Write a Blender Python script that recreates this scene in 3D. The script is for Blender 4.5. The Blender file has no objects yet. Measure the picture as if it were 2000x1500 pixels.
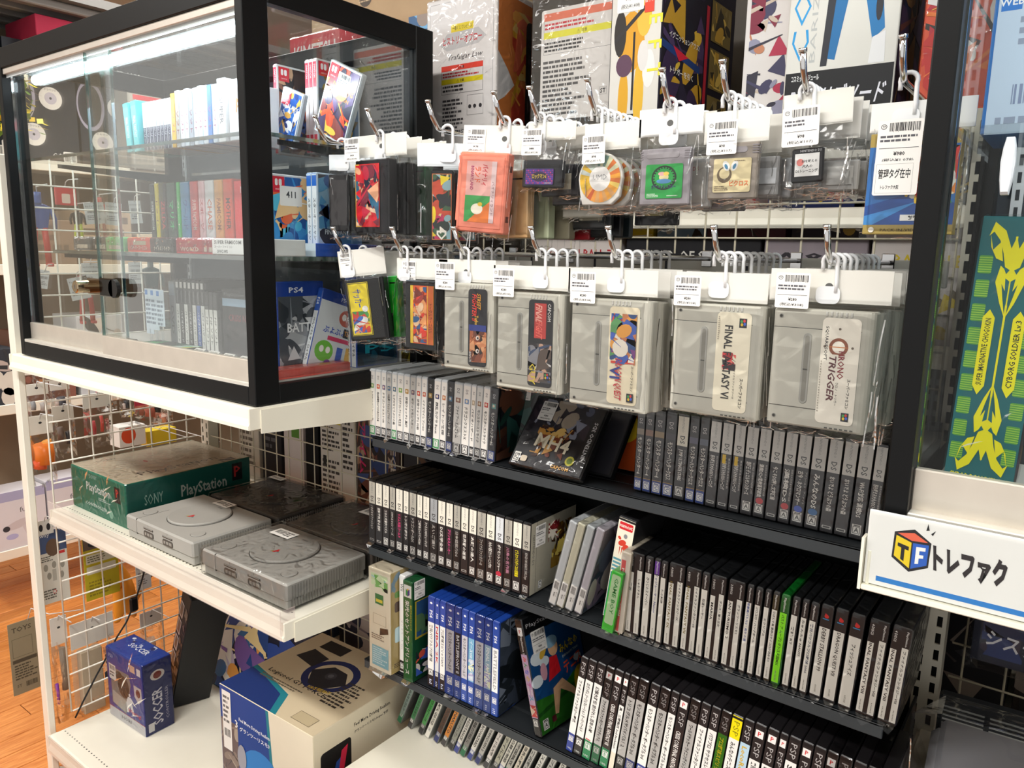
import bpy, math, random
from mathutils import Vector, Matrix
rnd = random.Random(7)
C = bpy.context.scene.collection
SC = bpy.context.scene
H = 1.34                                   # eye height over the floor; numbers below are relative to the eye
# ---------------------------------------------------------------- camera
RW = ((.7979, .1181, -.5910), (.6024, -.1231, .7887), (.0204, -.9853, -.1693))   # world axes in camera space
cam = bpy.data.cameras.new('camera'); cam.sensor_width = 36; cam.lens = 27; cam.clip_start = .02
co = bpy.data.objects.new('camera', cam); C.objects.link(co); SC.camera = co
co.matrix_world = Matrix(((RW[0][0], -RW[0][1], -RW[0][2], 0), (RW[1][0], -RW[1][1], -RW[1][2], 0),
                          (RW[2][0], -RW[2][1], -RW[2][2], H), (0, 0, 0, 1)))
def ray(px, py):
    c = ((px-1000)/1500, (py-750)/1500, 1)
    return [sum(RW[i][k]*c[k] for k in range(3)) for i in range(3)]
def onY(px, py, y):                        # the point of the plane Y=y seen at a pixel
    r = ray(px, py); return r[0]*y/r[1], r[2]*y/r[1]
def onX(px, py, x):
    r = ray(px, py); return r[1]*x/r[0], r[2]*x/r[0]
# ---------------------------------------------------------------- light and exposure
SC.view_settings.view_transform = 'Standard'; SC.view_settings.look = 'None'
SC.view_settings.exposure = 0.1; SC.view_settings.gamma = 1; SC.view_settings.use_curve_mapping = False
w = bpy.data.worlds.new('store_air'); SC.world = w; w.use_nodes = True
w.node_tree.nodes['Background'].inputs[0].default_value = (1, .97, .92, 1)
w.node_tree.nodes['Background'].inputs[1].default_value = .86
SC.cycles.use_denoising = True; SC.cycles.max_bounces = 8; SC.cycles.transparent_max_bounces = 40
SC.cycles.caustics_reflective = False; SC.cycles.caustics_refractive = False
def area(name, loc, rot, sx, sy, p, col=(1, .98, .94)):
    l = bpy.data.lights.new(name, 'AREA'); l.shape = 'RECTANGLE'; l.size = sx; l.size_y = sy; l.energy = p; l.color = col
    o = bpy.data.objects.new(name, l); C.objects.link(o); o.location = (loc[0], loc[1], loc[2]+H); o.rotation_euler = rot
    return o
for i, (lx, ly) in enumerate(((-.9, -.55), (.7, -.45), (-2.6, -.5), (-2.7, 1.5), (-.6, 2.5), (-4.6, 1.0))):
    area('fluorescent_light', (lx, ly, 1.28), (0, 0, 0), 1.25, .22, (38, 30, 24, 32, 18, 26)[i])
# ---------------------------------------------------------------- materials
def lin(c):
    if isinstance(c, str):
        c = tuple(int(c[i:i+2], 16)/255 for i in (0, 2, 4))
    return tuple(x/12.92 if x <= .04045 else ((x+.055)/1.055)**2.4 for x in c[:3]) + (1,)
MATS = {}
def mat(name, rough=.5, spec=.5, metal=0., coat=0., bump=0., bscale=60., alpha=1., grain=.05, gscale=8.):
    m = bpy.data.materials.new(name); m.use_nodes = True; nt = m.node_tree; N = nt.nodes; L = nt.links
    p = N['Principled BSDF']; a = N.new('ShaderNodeVertexColor'); a.layer_name = 'Col'
    tc = N.new('ShaderNodeTexCoord'); n = N.new('ShaderNodeTexNoise'); n.inputs['Scale'].default_value = gscale; n.inputs['Detail'].default_value = 5
    L.new(tc.outputs['Object'], n.inputs['Vector'])
    mr = N.new('ShaderNodeMapRange'); mr.inputs[3].default_value = 1-grain; mr.inputs[4].default_value = 1+grain*.5
    mr.inputs[1].default_value = .3; mr.inputs[2].default_value = .7
    L.new(n.outputs[0], mr.inputs[0])
    mx = N.new('ShaderNodeVectorMath'); mx.operation = 'SCALE'
    L.new(a.outputs[0], mx.inputs[0]); L.new(mr.outputs[0], mx.inputs['Scale']); L.new(mx.outputs[0], p.inputs['Base Color'])
    p.inputs['Roughness'].default_value = rough; p.inputs['Specular IOR Level'].default_value = spec
    p.inputs['Metallic'].default_value = metal; p.inputs['Coat Weight'].default_value = coat; p.inputs['Coat Roughness'].default_value = .08
    p.inputs['Alpha'].default_value = alpha
    if bump:
        n2 = N.new('ShaderNodeTexNoise'); n2.inputs['Scale'].default_value = bscale; L.new(tc.outputs['Object'], n2.inputs['Vector'])
        b = N.new('ShaderNodeBump'); b.inputs['Strength'].default_value = bump; b.inputs['Distance'].default_value = .002
        L.new(n2.outputs[0], b.inputs['Height']); L.new(b.outputs[0], p.inputs['Normal'])
    MATS[name] = m; return m
mat('paper', .5, .35); mat('glosspaper', .28, .5, coat=.3); mat('plastic', .32, .4, grain=.04); mat('matte_plastic', .55, .4)
mat('powder_steel', .38, .5, grain=.06, gscale=5); mat('chrome', .12, metal=1, grain=.02); mat('aluminium', .36, metal=.55, grain=.05, gscale=30)
mat('satin_black', .42, .2, grain=.1); mat('header_film', .3, .5, grain=.03, bump=.25, bscale=25)
mat('tab_plastic', .3, .5, alpha=.86); mat('cardboard', .7, .2, grain=.1); mat('wall_paint', .8, .2, bump=.1, bscale=200)
mat('clear_acrylic', .12, .5, alpha=.2)
def film(name, base, strength, scale, rough=.1, tint=(1, 1, 1), dist=.006, k=.7):
    m = bpy.data.materials.new(name); m.use_nodes = True; nt = m.node_tree; N = nt.nodes; L = nt.links
    for x in list(N): N.remove(x)
    out = N.new('ShaderNodeOutputMaterial'); tr = N.new('ShaderNodeBsdfTransparent'); tr.inputs[0].default_value = (*tint, 1)
    gl = N.new('ShaderNodeBsdfGlossy'); gl.inputs['Roughness'].default_value = rough; gl.inputs[0].default_value = (1, 1, 1, 1)
    mx = N.new('ShaderNodeMixShader'); fr = N.new('ShaderNodeFresnel'); fr.inputs[0].default_value = 1.45
    ad = N.new('ShaderNodeMath'); ad.operation = 'MULTIPLY_ADD'; ad.inputs[1].default_value = k; ad.inputs[2].default_value = base; ad.use_clamp = True
    if strength:
        tc = N.new('ShaderNodeTexCoord'); n = N.new('ShaderNodeTexNoise'); n.inputs['Scale'].default_value = scale
        n.inputs['Detail'].default_value = 3; n.inputs['Distortion'].default_value = 1.5
        try: n.noise_type = 'RIDGED_MULTIFRACTAL'
        except Exception: pass
        b = N.new('ShaderNodeBump'); b.inputs['Strength'].default_value = strength; b.inputs['Distance'].default_value = dist
        L.new(tc.outputs['Object'], n.inputs['Vector']); L.new(n.outputs[0], b.inputs['Height'])
        L.new(b.outputs[0], gl.inputs['Normal']); L.new(b.outputs[0], fr.inputs['Normal'])
    L.new(fr.outputs[0], ad.inputs[0]); L.new(ad.outputs[0], mx.inputs[0]); L.new(tr.outputs[0], mx.inputs[1]); L.new(gl.outputs[0], mx.inputs[2])
    L.new(mx.outputs[0], out.inputs[0]); MATS[name] = m
film('bag_film', .0, .5, 22, .13, k=.58); film('crease_glint_film', .62, .3, 60, .25); film('wrap_film', .0, .5, 30, .1); film('glass', .0, 0, 1, .02, (.985, .995, .99), k=.3)
film('green_edge', .25, 0, 1, .05, (.1, .42, .38))
def emit(name, col, s):
    m = bpy.data.materials.new(name); m.use_nodes = True; N = m.node_tree.nodes; p = N['Principled BSDF']
    p.inputs['Emission Color'].default_value = (*col, 1); p.inputs['Emission Strength'].default_value = s; MATS[name] = m
emit('led', (.80, .93, 1), 15); emit('lamp_face', (1, .98, .95), 9)
def wood():
    m = bpy.data.materials.new('floor_wood'); m.use_nodes = True; nt = m.node_tree; N = nt.nodes; L = nt.links; p = N['Principled BSDF']
    tc = N.new('ShaderNodeTexCoord'); mp = N.new('ShaderNodeMapping'); mp.inputs['Scale'].default_value = (28, 2.2, 5)
    oi = N.new('ShaderNodeObjectInfo'); ad = N.new('ShaderNodeVectorMath')
    L.new(tc.outputs['Object'], ad.inputs[0]); L.new(oi.outputs['Random'], ad.inputs[1]); L.new(ad.outputs[0], mp.inputs[0])
    n = N.new('ShaderNodeTexNoise'); n.inputs['Detail'].default_value = 8; n.inputs['Distortion'].default_value = 1.2; L.new(mp.outputs[0], n.inputs['Vector'])
    r = N.new('ShaderNodeValToRGB'); r.color_ramp.elements[0].position = .3; r.color_ramp.elements[1].position = .72
    r.color_ramp.elements[0].color = lin('b5672a'); r.color_ramp.elements[1].color = lin('dd9450')
    L.new(n.outputs[0], r.inputs[0])
    hs = N.new('ShaderNodeHueSaturation'); mr = N.new('ShaderNodeMapRange'); mr.inputs[3].default_value = .86; mr.inputs[4].default_value = 1.12
    L.new(oi.outputs['Random'], mr.inputs[0]); L.new(mr.outputs[0], hs.inputs['Value']); L.new(r.outputs[0], hs.inputs['Color'])
    L.new(hs.outputs[0], p.inputs['Base Color']); p.inputs['Roughness'].default_value = .35; MATS['floor_wood'] = m
wood()
# ---------------------------------------------------------------- mesh builder
class B:
    def __init__(s): s.v = []; s.f = []; s.c = []; s.m = []; s.sm = []
    def face(s, pts, col, m='paper', smooth=False, out=None):
        pts = [Vector(p) for p in pts]
        if out is not None:
            n = Vector((0, 0, 0)); k = len(pts)
            for i in range(k): n += pts[i].cross(pts[(i+1) % k])
            if n.dot(Vector(out)) < 0: pts.reverse()
        i0 = len(s.v); s.v += [tuple(p) for p in pts]; s.f.append(tuple(range(i0, i0+len(pts)))); s.c.append(col); s.m.append(m); s.sm.append(smooth)
    def box(s, x0, x1, y0, y1, z0, z1, col, m='plastic', ch=0.):
        c = ((x0+x1)/2, (y0+y1)/2, (z0+z1)/2); h = ((x1-x0)/2, (y1-y0)/2, (z1-z0)/2); ch = min(ch, min(h)*.9)
        def P(sx, sy, sz, full):
            q = [sx, sy, sz]; return Vector([c[i]+q[i]*(h[i]-(0 if i == full else ch)) for i in range(3)])
        S = (-1, 1)
        def orient(pts): s.face(pts, col, m, out=sum((p-Vector(c) for p in pts), Vector((0, 0, 0))))
        for ax in range(3):
            a, b = [i for i in range(3) if i != ax]
            for sg in S:
                pts = []
                for (u, v) in ((-1, -1), (1, -1), (1, 1), (-1, 1)):
                    q = [0, 0, 0]; q[ax] = sg; q[a] = u; q[b] = v; pts.append(P(*q, ax))
                orient(pts)
        if ch > 0:
            for ax in range(3):
                a, b = [i for i in range(3) if i != ax]
                for u in S:
                    for v in S:
                        q0 = [0, 0, 0]; q0[ax] = -1; q0[a] = u; q0[b] = v; q1 = list(q0); q1[ax] = 1
                        orient([P(*q0, a), P(*q1, a), P(*q1, b), P(*q0, b)])
            for a in S:
                for b in S:
                    for d in S: orient([P(a, b, d, 0), P(a, b, d, 1), P(a, b, d, 2)])
        return s
    def tube(s, path, r, col, m='chrome', n=8, closed=False):
        path = [Vector(p) for p in path]; k = len(path); rings = []
        prev = None
        for i, p in enumerate(path):
            if closed: t = (path[(i+1) % k]-path[i-1]).normalized()
            else: t = (path[min(i+1, k-1)]-path[max(i-1, 0)]).normalized()
            a = prev if prev is not None else (Vector((0, 0, 1)) if abs(t.z) < .9 else Vector((1, 0, 0)))
            a = (a-t*a.dot(t)).normalized(); b = t.cross(a); prev = a
            i0 = len(s.v); s.v += [tuple(p+a*math.cos(2*math.pi*j/n)*r+b*math.sin(2*math.pi*j/n)*r) for j in range(n)]; rings.append(i0)
        for i in range(k if closed else k-1):
            A = rings[i]; D = rings[(i+1) % k]
            for j in range(n):
                s.f.append((A+j, A+(j+1) % n, D+(j+1) % n, D+j)); s.c.append(col); s.m.append(m); s.sm.append(True)
        if not closed:
            for A, rev in ((rings[0], True), (rings[-1], False)):
                q = [A+j for j in range(n)]
                if rev: q.reverse()
                s.f.append(tuple(q)); s.c.append(col); s.m.append(m); s.sm.append(False)
        return s
    def prism(s, pts, o, U, V, d, col, m='plastic', smooth=False, ch=0.):
        """outline pts (u,v) CCW, extruded from o along N=UxV by d, front face chamfered inwards by ch"""
        o, U, V = Vector(o), Vector(U), Vector(V); N = U.cross(V); k = len(pts)
        cu = sum(p[0] for p in pts)/k; cv = sum(p[1] for p in pts)/k
        A = [o+U*p[0]+V*p[1] for p in pts]
        if ch:
            M_ = [a+N*(d-ch) for a in A]
            ins = []
            for (u, v) in pts:
                l = math.hypot(u-cu, v-cv) or 1; ins.append((u-(u-cu)/l*ch, v-(v-cv)/l*ch))
            T = [o+U*u+V*v+N*d for (u, v) in ins]
            for i in range(k):
                j = (i+1) % k; s.face([A[i], A[j], M_[j], M_[i]], col, m, smooth); s.face([M_[i], M_[j], T[j], T[i]], col, m)
        else:
            T = [a+N*d for a in A]
            for i in range(k):
                j = (i+1) % k; s.face([A[i], A[j], T[j], T[i]], col, m, smooth)
        s.face(T, col, m); s.face(A[::-1], col, m); return s
    def make(s, name, parent=None, loc=None):
        me = bpy.data.meshes.new(name); me.from_pydata(s.v, [], s.f)
        names = []; [names.append(x) for x in s.m if x not in names]
        for x in names: me.materials.append(MATS[x])
        me.polygons.foreach_set('material_index', [names.index(x) for x in s.m])
        me.polygons.foreach_set('use_smooth', s.sm)
        at = me.color_attributes.new('Col', 'FLOAT_COLOR', 'CORNER'); cc = []; cache = {}
        for f, c in zip(s.f, s.c):
            if c not in cache: cache[c] = lin(c)
            cc += list(cache[c])*len(f)
        at.data.foreach_set('color', cc)
        me.update(); o = bpy.data.objects.new(name, me); C.objects.link(o)
        if parent is not None: o.parent = parent
        if loc is not None: o.location = (loc[0], loc[1], loc[2]+(0 if parent is not None else H))
        return o
GL = {}
def glyphs(t, bold):
    k = (t, bold)
    if k not in GL:
        c = bpy.data.curves.new('t', 'FONT'); c.body = t; c.resolution_u = 1; c.offset = .018*bold
        o = bpy.data.objects.new('t', c); C.objects.link(o)
        dg = bpy.context.evaluated_depsgraph_get(); dg.update()
        me = bpy.data.meshes.new_from_object(o.evaluated_get(dg))
        vs = [(v.co.x, v.co.y) for v in me.vertices]; fs = [tuple(p.vertices) for p in me.polygons]
        bpy.data.objects.remove(o); bpy.data.curves.remove(c); bpy.data.meshes.remove(me)
        if vs:
            x0 = min(v[0] for v in vs); x1 = max(v[0] for v in vs); y0 = min(v[1] for v in vs); y1 = max(v[1] for v in vs)
        else: x0 = y0 = 0; x1 = y1 = 1
        GL[k] = (vs, fs, x0, x1, y0, y1)
    return GL[k]
class F:
    """a printed face: origin o, unit axes U, V; every print lies a hair above the last"""
    def __init__(s, b, o, U, V, m='paper', e=.00003):
        s.b = b; s.o = Vector(o); s.U = Vector(U); s.V = Vector(V); s.N = s.U.cross(s.V); s.m = m; s.k = 1; s.e = e; s.cr = None
    def P(s, u, v): return s.o+s.U*u+s.V*v+s.N*(s.e*s.k)
    def poly(s, pts, c, up=1):
        if s.cr: pts = s.clip(list(pts), *s.cr)
        if pts: s.b.face([s.P(*p) for p in pts], c, s.m, out=s.N); s.k += up
    def rect(s, u0, v0, u1, v1, c, up=1): s.poly(((u0, v0), (u1, v0), (u1, v1), (u0, v1)), c, up)
    def ell(s, u, v, ru, rv, c, n=18, up=1, a=0):
        ca, sa = math.cos(a), math.sin(a)
        s.poly([(u+math.cos(t)*ru*ca-math.sin(t)*rv*sa, v+math.cos(t)*ru*sa+math.sin(t)*rv*ca) for t in [2*math.pi*i/n for i in range(n)]], c, up)
    def rr(s, u0, v0, u1, v1, r, c, up=1): s.poly(rrect(u0, v0, u1, v1, r), c, up)
    def frame(s, u0, v0, u1, v1, t, c):
        s.rect(u0, v0, u1, v0+t, c, 0); s.rect(u0, v1-t, u1, v1, c, 0); s.rect(u0, v0, u0+t, v1, c, 0); s.rect(u1-t, v0, u1, v1, c)
    def text(s, t, u, v, h, c, rot=0, w=None, bold=False, al='c', sk=0.):
        """h: letter height; w: full length (stretches); rot in degrees; (u,v) = middle (al c) or start (al l)"""
        vs, fs, x0, x1, y0, y1 = glyphs(t, bold)
        H0 = y1-y0; W0 = x1-x0
        if H0 <= 0 or W0 <= 0: return
        sy = h/H0; sx = (w/W0) if w else sy
        ca, sa = math.cos(math.radians(rot)), math.sin(math.radians(rot)); off = .5 if al == 'c' else 0
        P = []
        for (x, y) in vs:
            a = (x-x0-W0*off)*sx+(y-(y0+y1)/2)*sy*sk; b = (y-(y0+y1)/2)*sy; P.append(tuple(s.P(u+a*ca-b*sa, v+a*sa+b*ca)))
        i0 = len(s.b.v); s.b.v += P; d = s.b
        for f in fs: d.f.append(tuple(i0+i for i in f)); d.c.append(c); d.m.append(s.m); d.sm.append(False)
        s.k += 1
    def lines(s, u0, v0, u1, v1, n, c, seed=0, fill=.9, vert=False):
        r = random.Random(seed); hh = (v1-v0)/n
        for i in range(n):
            v = v1-(i+.5)*hh; u = u0; e = u0+(u1-u0)*r.uniform(.55, 1)*1
            while u < e:
                l = r.uniform(.3, 1.6)*hh; s.rect(u, v-hh*.27, min(u+l, e), v+hh*.27, c, 0); u += l+hh*.22
        s.k += 1
    def barcode(s, u0, v0, u1, v1, c='1c1c20', seed=1):
        r = random.Random(seed); u = u0; q = (u1-u0)/48
        while u < u1:
            l = q*r.choice((.5, .5, 1, 1.5)); s.rect(u, v0+(0 if r.random() < .8 else -.1*(v1-v0)), min(u+l, u1), v1, c, 0); u += l+q*r.choice((.5, .7, 1, 1.3))
        s.k += 1
    def clip(s, pts, u0, v0, u1, v1):
        for ax, lim, sg in ((0, u0, 1), (0, u1, -1), (1, v0, 1), (1, v1, -1)):
            o = []; n = len(pts)
            for i in range(n):
                a, b = pts[i-1], pts[i]; da = (a[ax]-lim)*sg; db = (b[ax]-lim)*sg
                if (da >= 0) != (db >= 0):
                    t = da/(da-db); o.append((a[0]+(b[0]-a[0])*t, a[1]+(b[1]-a[1])*t))
                if db >= 0: o.append(b)
            pts = o
            if len(pts) < 3: return None
        return pts
    def art(s, u0, v0, u1, v1, pal, n=30, seed=0, bg=None, sz=.3):
        r = random.Random(seed); W, Hh = u1-u0, v1-v0; m = min(W, Hh)
        if bg: s.rect(u0, v0, u1, v1, bg)
        for i in range(n):
            cu, cv = r.uniform(u0, u1), r.uniform(v0, v1); q = m*sz*r.uniform(.25, 1); kind = r.random(); a = r.uniform(0, 6.3)
            if kind < .45:
                ru, rv = q, q*r.uniform(.3, 1); ca, sa = math.cos(a), math.sin(a)
                pts = [(cu+math.cos(t)*ru*ca-math.sin(t)*rv*sa, cv+math.cos(t)*ru*sa+math.sin(t)*rv*ca) for t in [.524*j for j in range(12)]]
            elif kind < .75:
                pts = [(cu+math.cos(a+j*2.1+r.uniform(-.4, .4))*q*1.2, cv+math.sin(a+j*2.1)*q*1.2) for j in range(3)]
            else:
                l = q*2.2; t = q*.18; ca, sa = math.cos(a), math.sin(a)
                pts = [(cu+x*ca-y*sa, cv+x*sa+y*ca) for x, y in ((-l, -t), (l, -t*.2), (l, t*.2), (-l, t))]
            pts = s.clip(pts, u0, v0, u1, v1)
            if pts: s.poly(pts, r.choice(pal), 1 if i % 2 else 0)
    def price(s, u, v, w_, h_, price='¥280', tax='(税込¥308)', seed=1, line='', rot=None):
        s.rr(u, v, u+w_, v+h_, w_*.05, 'f4f2ee')
        s.ell(u+w_*.13, v+h_*.86, w_*.07, h_*.06, '2a2a2e', 10); s.ell(u+w_*.13, v+h_*.86, w_*.055, h_*.045, 'f4f2ee', 10)
        s.text('TF', u+w_*.13, v+h_*.86, h_*.05, '1c1c20', bold=True)
        s.barcode(u+w_*.26, v+h_*.75, u+w_*.94, v+h_*.94, seed=seed)
        if line: s.text(line, u+w_*.07, v+h_*.60, h_*.07, '38383c', al='l')
        else: s.lines(u+w_*.07, v+h_*.5, u+w_*.9, v+h_*.68, 2, '5a5a60', seed)
        s.rect(u+w_*.06, v+h_*.37, u+w_*.94, v+h_*.38, '333338')
        s.text(price, u+w_*.52, v+h_*.25, h_*.09, '1c1c20', bold=True); s.text(tax, u+w_*.5, v+h_*.1, h_*.1, '1c1c20', w=w_*.7)
def rrect(u0, v0, u1, v1, r, n=4):
    p = []
    for (cu, cv, a) in ((u1-r, v0+r, -90), (u1-r, v1-r, 0), (u0+r, v1-r, 90), (u0+r, v0+r, 180)):
        for i in range(n+1):
            t = math.radians(a+90*i/n); p.append((cu+math.cos(t)*r, cv+math.sin(t)*r))
    return p
def circ(cu, cv, r, n=24): return [(cu+math.cos(2*math.pi*i/n)*r, cv+math.sin(2*math.pi*i/n)*r) for i in range(n)]
X1, Y1, Z1 = Vector((1, 0, 0)), Vector((0, 1, 0)), Vector((0, 0, 1))
def front(b, x, y, z, m='paper'): return F(b, (x, y, z), X1, Z1, m)          # a face looking at the aisle (-Y)
def side(b, x, y, z, m='paper'): return F(b, (x, y, z), Y1, Z1, m)           # a face looking +X
def top(b, x, y, z, m='paper'): return F(b, (x, y, z), X1, Y1, m)
def tag(o, label, cat, group=None, kind=None):
    if label: o['label'] = label
    if cat: o['category'] = cat
    if group: o['group'] = group
    if kind: o['kind'] = kind
    return o
def thing(name, label, cat, loc=(0, 0, 0), rot=(0, 0, 0), group=None):
    o = bpy.data.objects.new(name, None); o.empty_display_size = .03; C.objects.link(o)
    o.location = (loc[0], loc[1], loc[2]+H); o.rotation_euler = rot; return tag(o, label, cat, group)
def struct(o): o['kind'] = 'structure'; return o
def copy_tree(o, parent=None):
    c = o.copy(); C.objects.link(c); c.parent = parent
    for ch in list(o.children): copy_tree(ch, c)
    return c
ORD = ['first', 'second', 'third', 'fourth', 'fifth', 'sixth', 'seventh', 'eighth', 'ninth', 'tenth', 'eleventh', 'twelfth', 'thirteenth', 'fourteenth',
       'fifteenth', 'sixteenth', 'seventeenth', 'eighteenth', 'nineteenth', 'twentieth', 'twenty-first', 'twenty-second', 'twenty-third', 'twenty-fourth',
       'twenty-fifth', 'twenty-sixth', 'twenty-seventh', 'twenty-eighth', 'twenty-ninth', 'thirtieth', 'thirty-first', 'thirty-second', 'thirty-third']
# ================================================================ THE SETTING
FZ = -H
b = B(); b.box(-6.2, 2.2, -1.6, 5.2, FZ-.03, FZ-.004, '6b4020', 'matte_plastic'); floor = struct(b.make('floor', loc=(0, 0, 0)))
pm = {}
for i in range(60):                                           # wooden planks, seen left of the shelving
    x = -5.9+i*.075
    if x > -1.85: break
    y = -.2+rnd.uniform(-.5, 0)
    while y < 3.6:
        L_ = rnd.choice((.9, 1.2, .6)); k = L_
        if k not in pm:
            b = B(); b.box(.0008, .0742, .001, L_-.001, 0, .004, 'ffffff', 'floor_wood', .0012); o = b.make('floor_plank'); pm[k] = o.data
        else: o = bpy.data.objects.new('floor_plank', pm[k]); C.objects.link(o)
        o.parent = floor; o.location = (x, y, FZ-.004+rnd.uniform(0, .0003)); y += L_
b = B(); b.box(-6.2, 2.2, -1.6, 5.2, 1.36, 1.4, 'd9d3c4', 'wall_paint'); struct(b.make('ceiling', loc=(0, 0, 0)))
b = B(); b.box(-6.2, 2.2, 5.2, 5.3, FZ, 1.4, 'cfc8b8', 'wall_paint'); struct(b.make('wall_back', loc=(0, 0, 0)))
b = B(); b.box(-6.3, -6.2, -1.6, 5.3, FZ, 1.4, 'c9c2b2', 'wall_paint'); struct(b.make('wall_left', loc=(0, 0, 0)))
for i, (lx, ly) in enumerate(((-.9, -.55), (.7, -.45), (-2.6, -.5), (-2.7, 1.5), (-.6, 2.5), (-4.6, 1.0))):
    t = thing('ceiling_light', 'long fluorescent ceiling fixture over the aisle, %s of the six' % ORD[i], 'lamp', (lx, ly, 1.29), group='ceiling lights')
    b = B(); b.box(-.65, .65, -.13, .13, .03, .068, 'f2f0ea', 'powder_steel', .01); b.make('housing', t)
    for s in (-1, 1):
        b = B(); b.tube([(-.6, s*.06, .018), (.6, s*.06, .018)], .013, 'ffffff', 'lamp_face', 10); b.make('tube_lamp', t)
# ---------------------------------------------------------------- uprights, wire mesh
XL, XR, YF, YB = -1.95, -.127, .705, 1.16
def upright(x, y, label, w_=.036, z0=FZ+.02, z1=.19, slots=True, sidef=False):
    t = thing('slotted_upright', label, 'post', (x, y, z0), group='white shelving uprights')
    b = B(); hw = w_/2; hh = z1-z0
    if slots:                                                   # two columns of real slots: strips with rungs between
        for (a0, a1) in ((-hw, -hw*.72), (-hw*.34, hw*.34), (hw*.72, hw)): b.box(a0, a1, 0, .003, 0, hh, 'dedacb', 'powder_steel')
        n = int(hh/.025)
        for i in range(n+1):
            for k, (a0, a1) in enumerate(((-hw*.72, -hw*.34), (hw*.34, hw*.72))):
                z = i*.025+k*.0125; b.box(a0, a1, 0, .003, max(0, z-.0045), min(hh, z+.0045), 'dedacb', 'powder_steel')
        b.box(-hw, -hw+.002, .003, .03, 0, hh, 'd0ccbc', 'powder_steel'); b.box(hw-.002, hw, .003, .03, 0, hh, 'd0ccbc', 'powder_steel')
        b.box(-hw, hw, .03, .032, 0, hh, '1c1c1e', 'powder_steel')
    else: b.box(-hw, hw, 0, .016, 0, hh, 'f2eee0', 'powder_steel', .002)
    b.make('post', t)
    b = B(); b.prism(circ(0, 0, .017, 14), (0, .016, -.02), X1, Y1, .012, 'e8e4d6', 'plastic'); b.tube([(0, .016, -.01), (0, .016, 0)], .006, 'c0c0c0', 'chrome'); b.make('levelling_foot', t)
    return t
upright(XR, YB, 'slotted white upright at the right behind the black rack')
upright(-1.03, YB, 'slotted white upright behind the display case\'s right edge')
upright(XL+.01, YB, 'slotted white upright at the far back corner of the left shelves')
upright(XL-.018, YF+.005, 'smooth white corner post at the left front of the shelving', .03, slots=False, z1=.19)
WM = {}
def grid(name, label, o, U, a0, a1, z0, z1, col, pitch=.05, r=.0016, off=0.):
    """wire panel: vertical wires every 5 cm along U and level wires every 5 cm; every wire its own object"""
    t = thing(name, label, 'wire panel', o); U = Vector(U); N = U.cross(Z1)
    def wire(key, p0, p1, at):
        if key not in WM:
            b = B(); b.tube([p0, p1], r, col, 'powder_steel', 5); ob = b.make('wire', t); WM[key] = ob.data
        else:
            ob = bpy.data.objects.new('wire', WM[key]); C.objects.link(ob); ob.parent = t
        ob.location = at
    a = a0+off
    while a <= a1:
        wire(('v', round(z1-z0, 3), col, r), (0, 0, 0), (0, 0, z1-z0), U*a+Z1*z0); a += pitch
    z = z0+.002
    while z <= z1:
        wire(('h', round(a1-a0, 3), tuple(U), col, r), (0, 0, 0), U*(a1-a0), U*a0+Z1*z+N*.0032); z += pitch
    return t
grid('wire_mesh_panel', 'beige wire mesh back panel behind the hanging cartridges', (0, YB+.01, 0), X1, -1.01, -.15, -1.174, .178, 'b9b09a', off=.008)
grid('wire_mesh_panel', 'beige wire mesh back panel behind the boxed consoles', (0, YB+.01, 0), X1, -1.93, -1.05, -1.174, -.272, 'cfc6ae', off=.003)
grid('wire_mesh_panel', 'white wire mesh end panel at the left side of the shelving', (XL, 0, 0), Y1, YF+.06, YB-.02, -1.174, .178, 'f0ece0', r=.0021, off=-.002)
grid('wire_mesh_panel', 'dim wire mesh back panel at the lower right corner', (0, YB+.01, 0), X1, -.1, .3, -1.174, .178, 'a89f88', off=.015)
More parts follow.
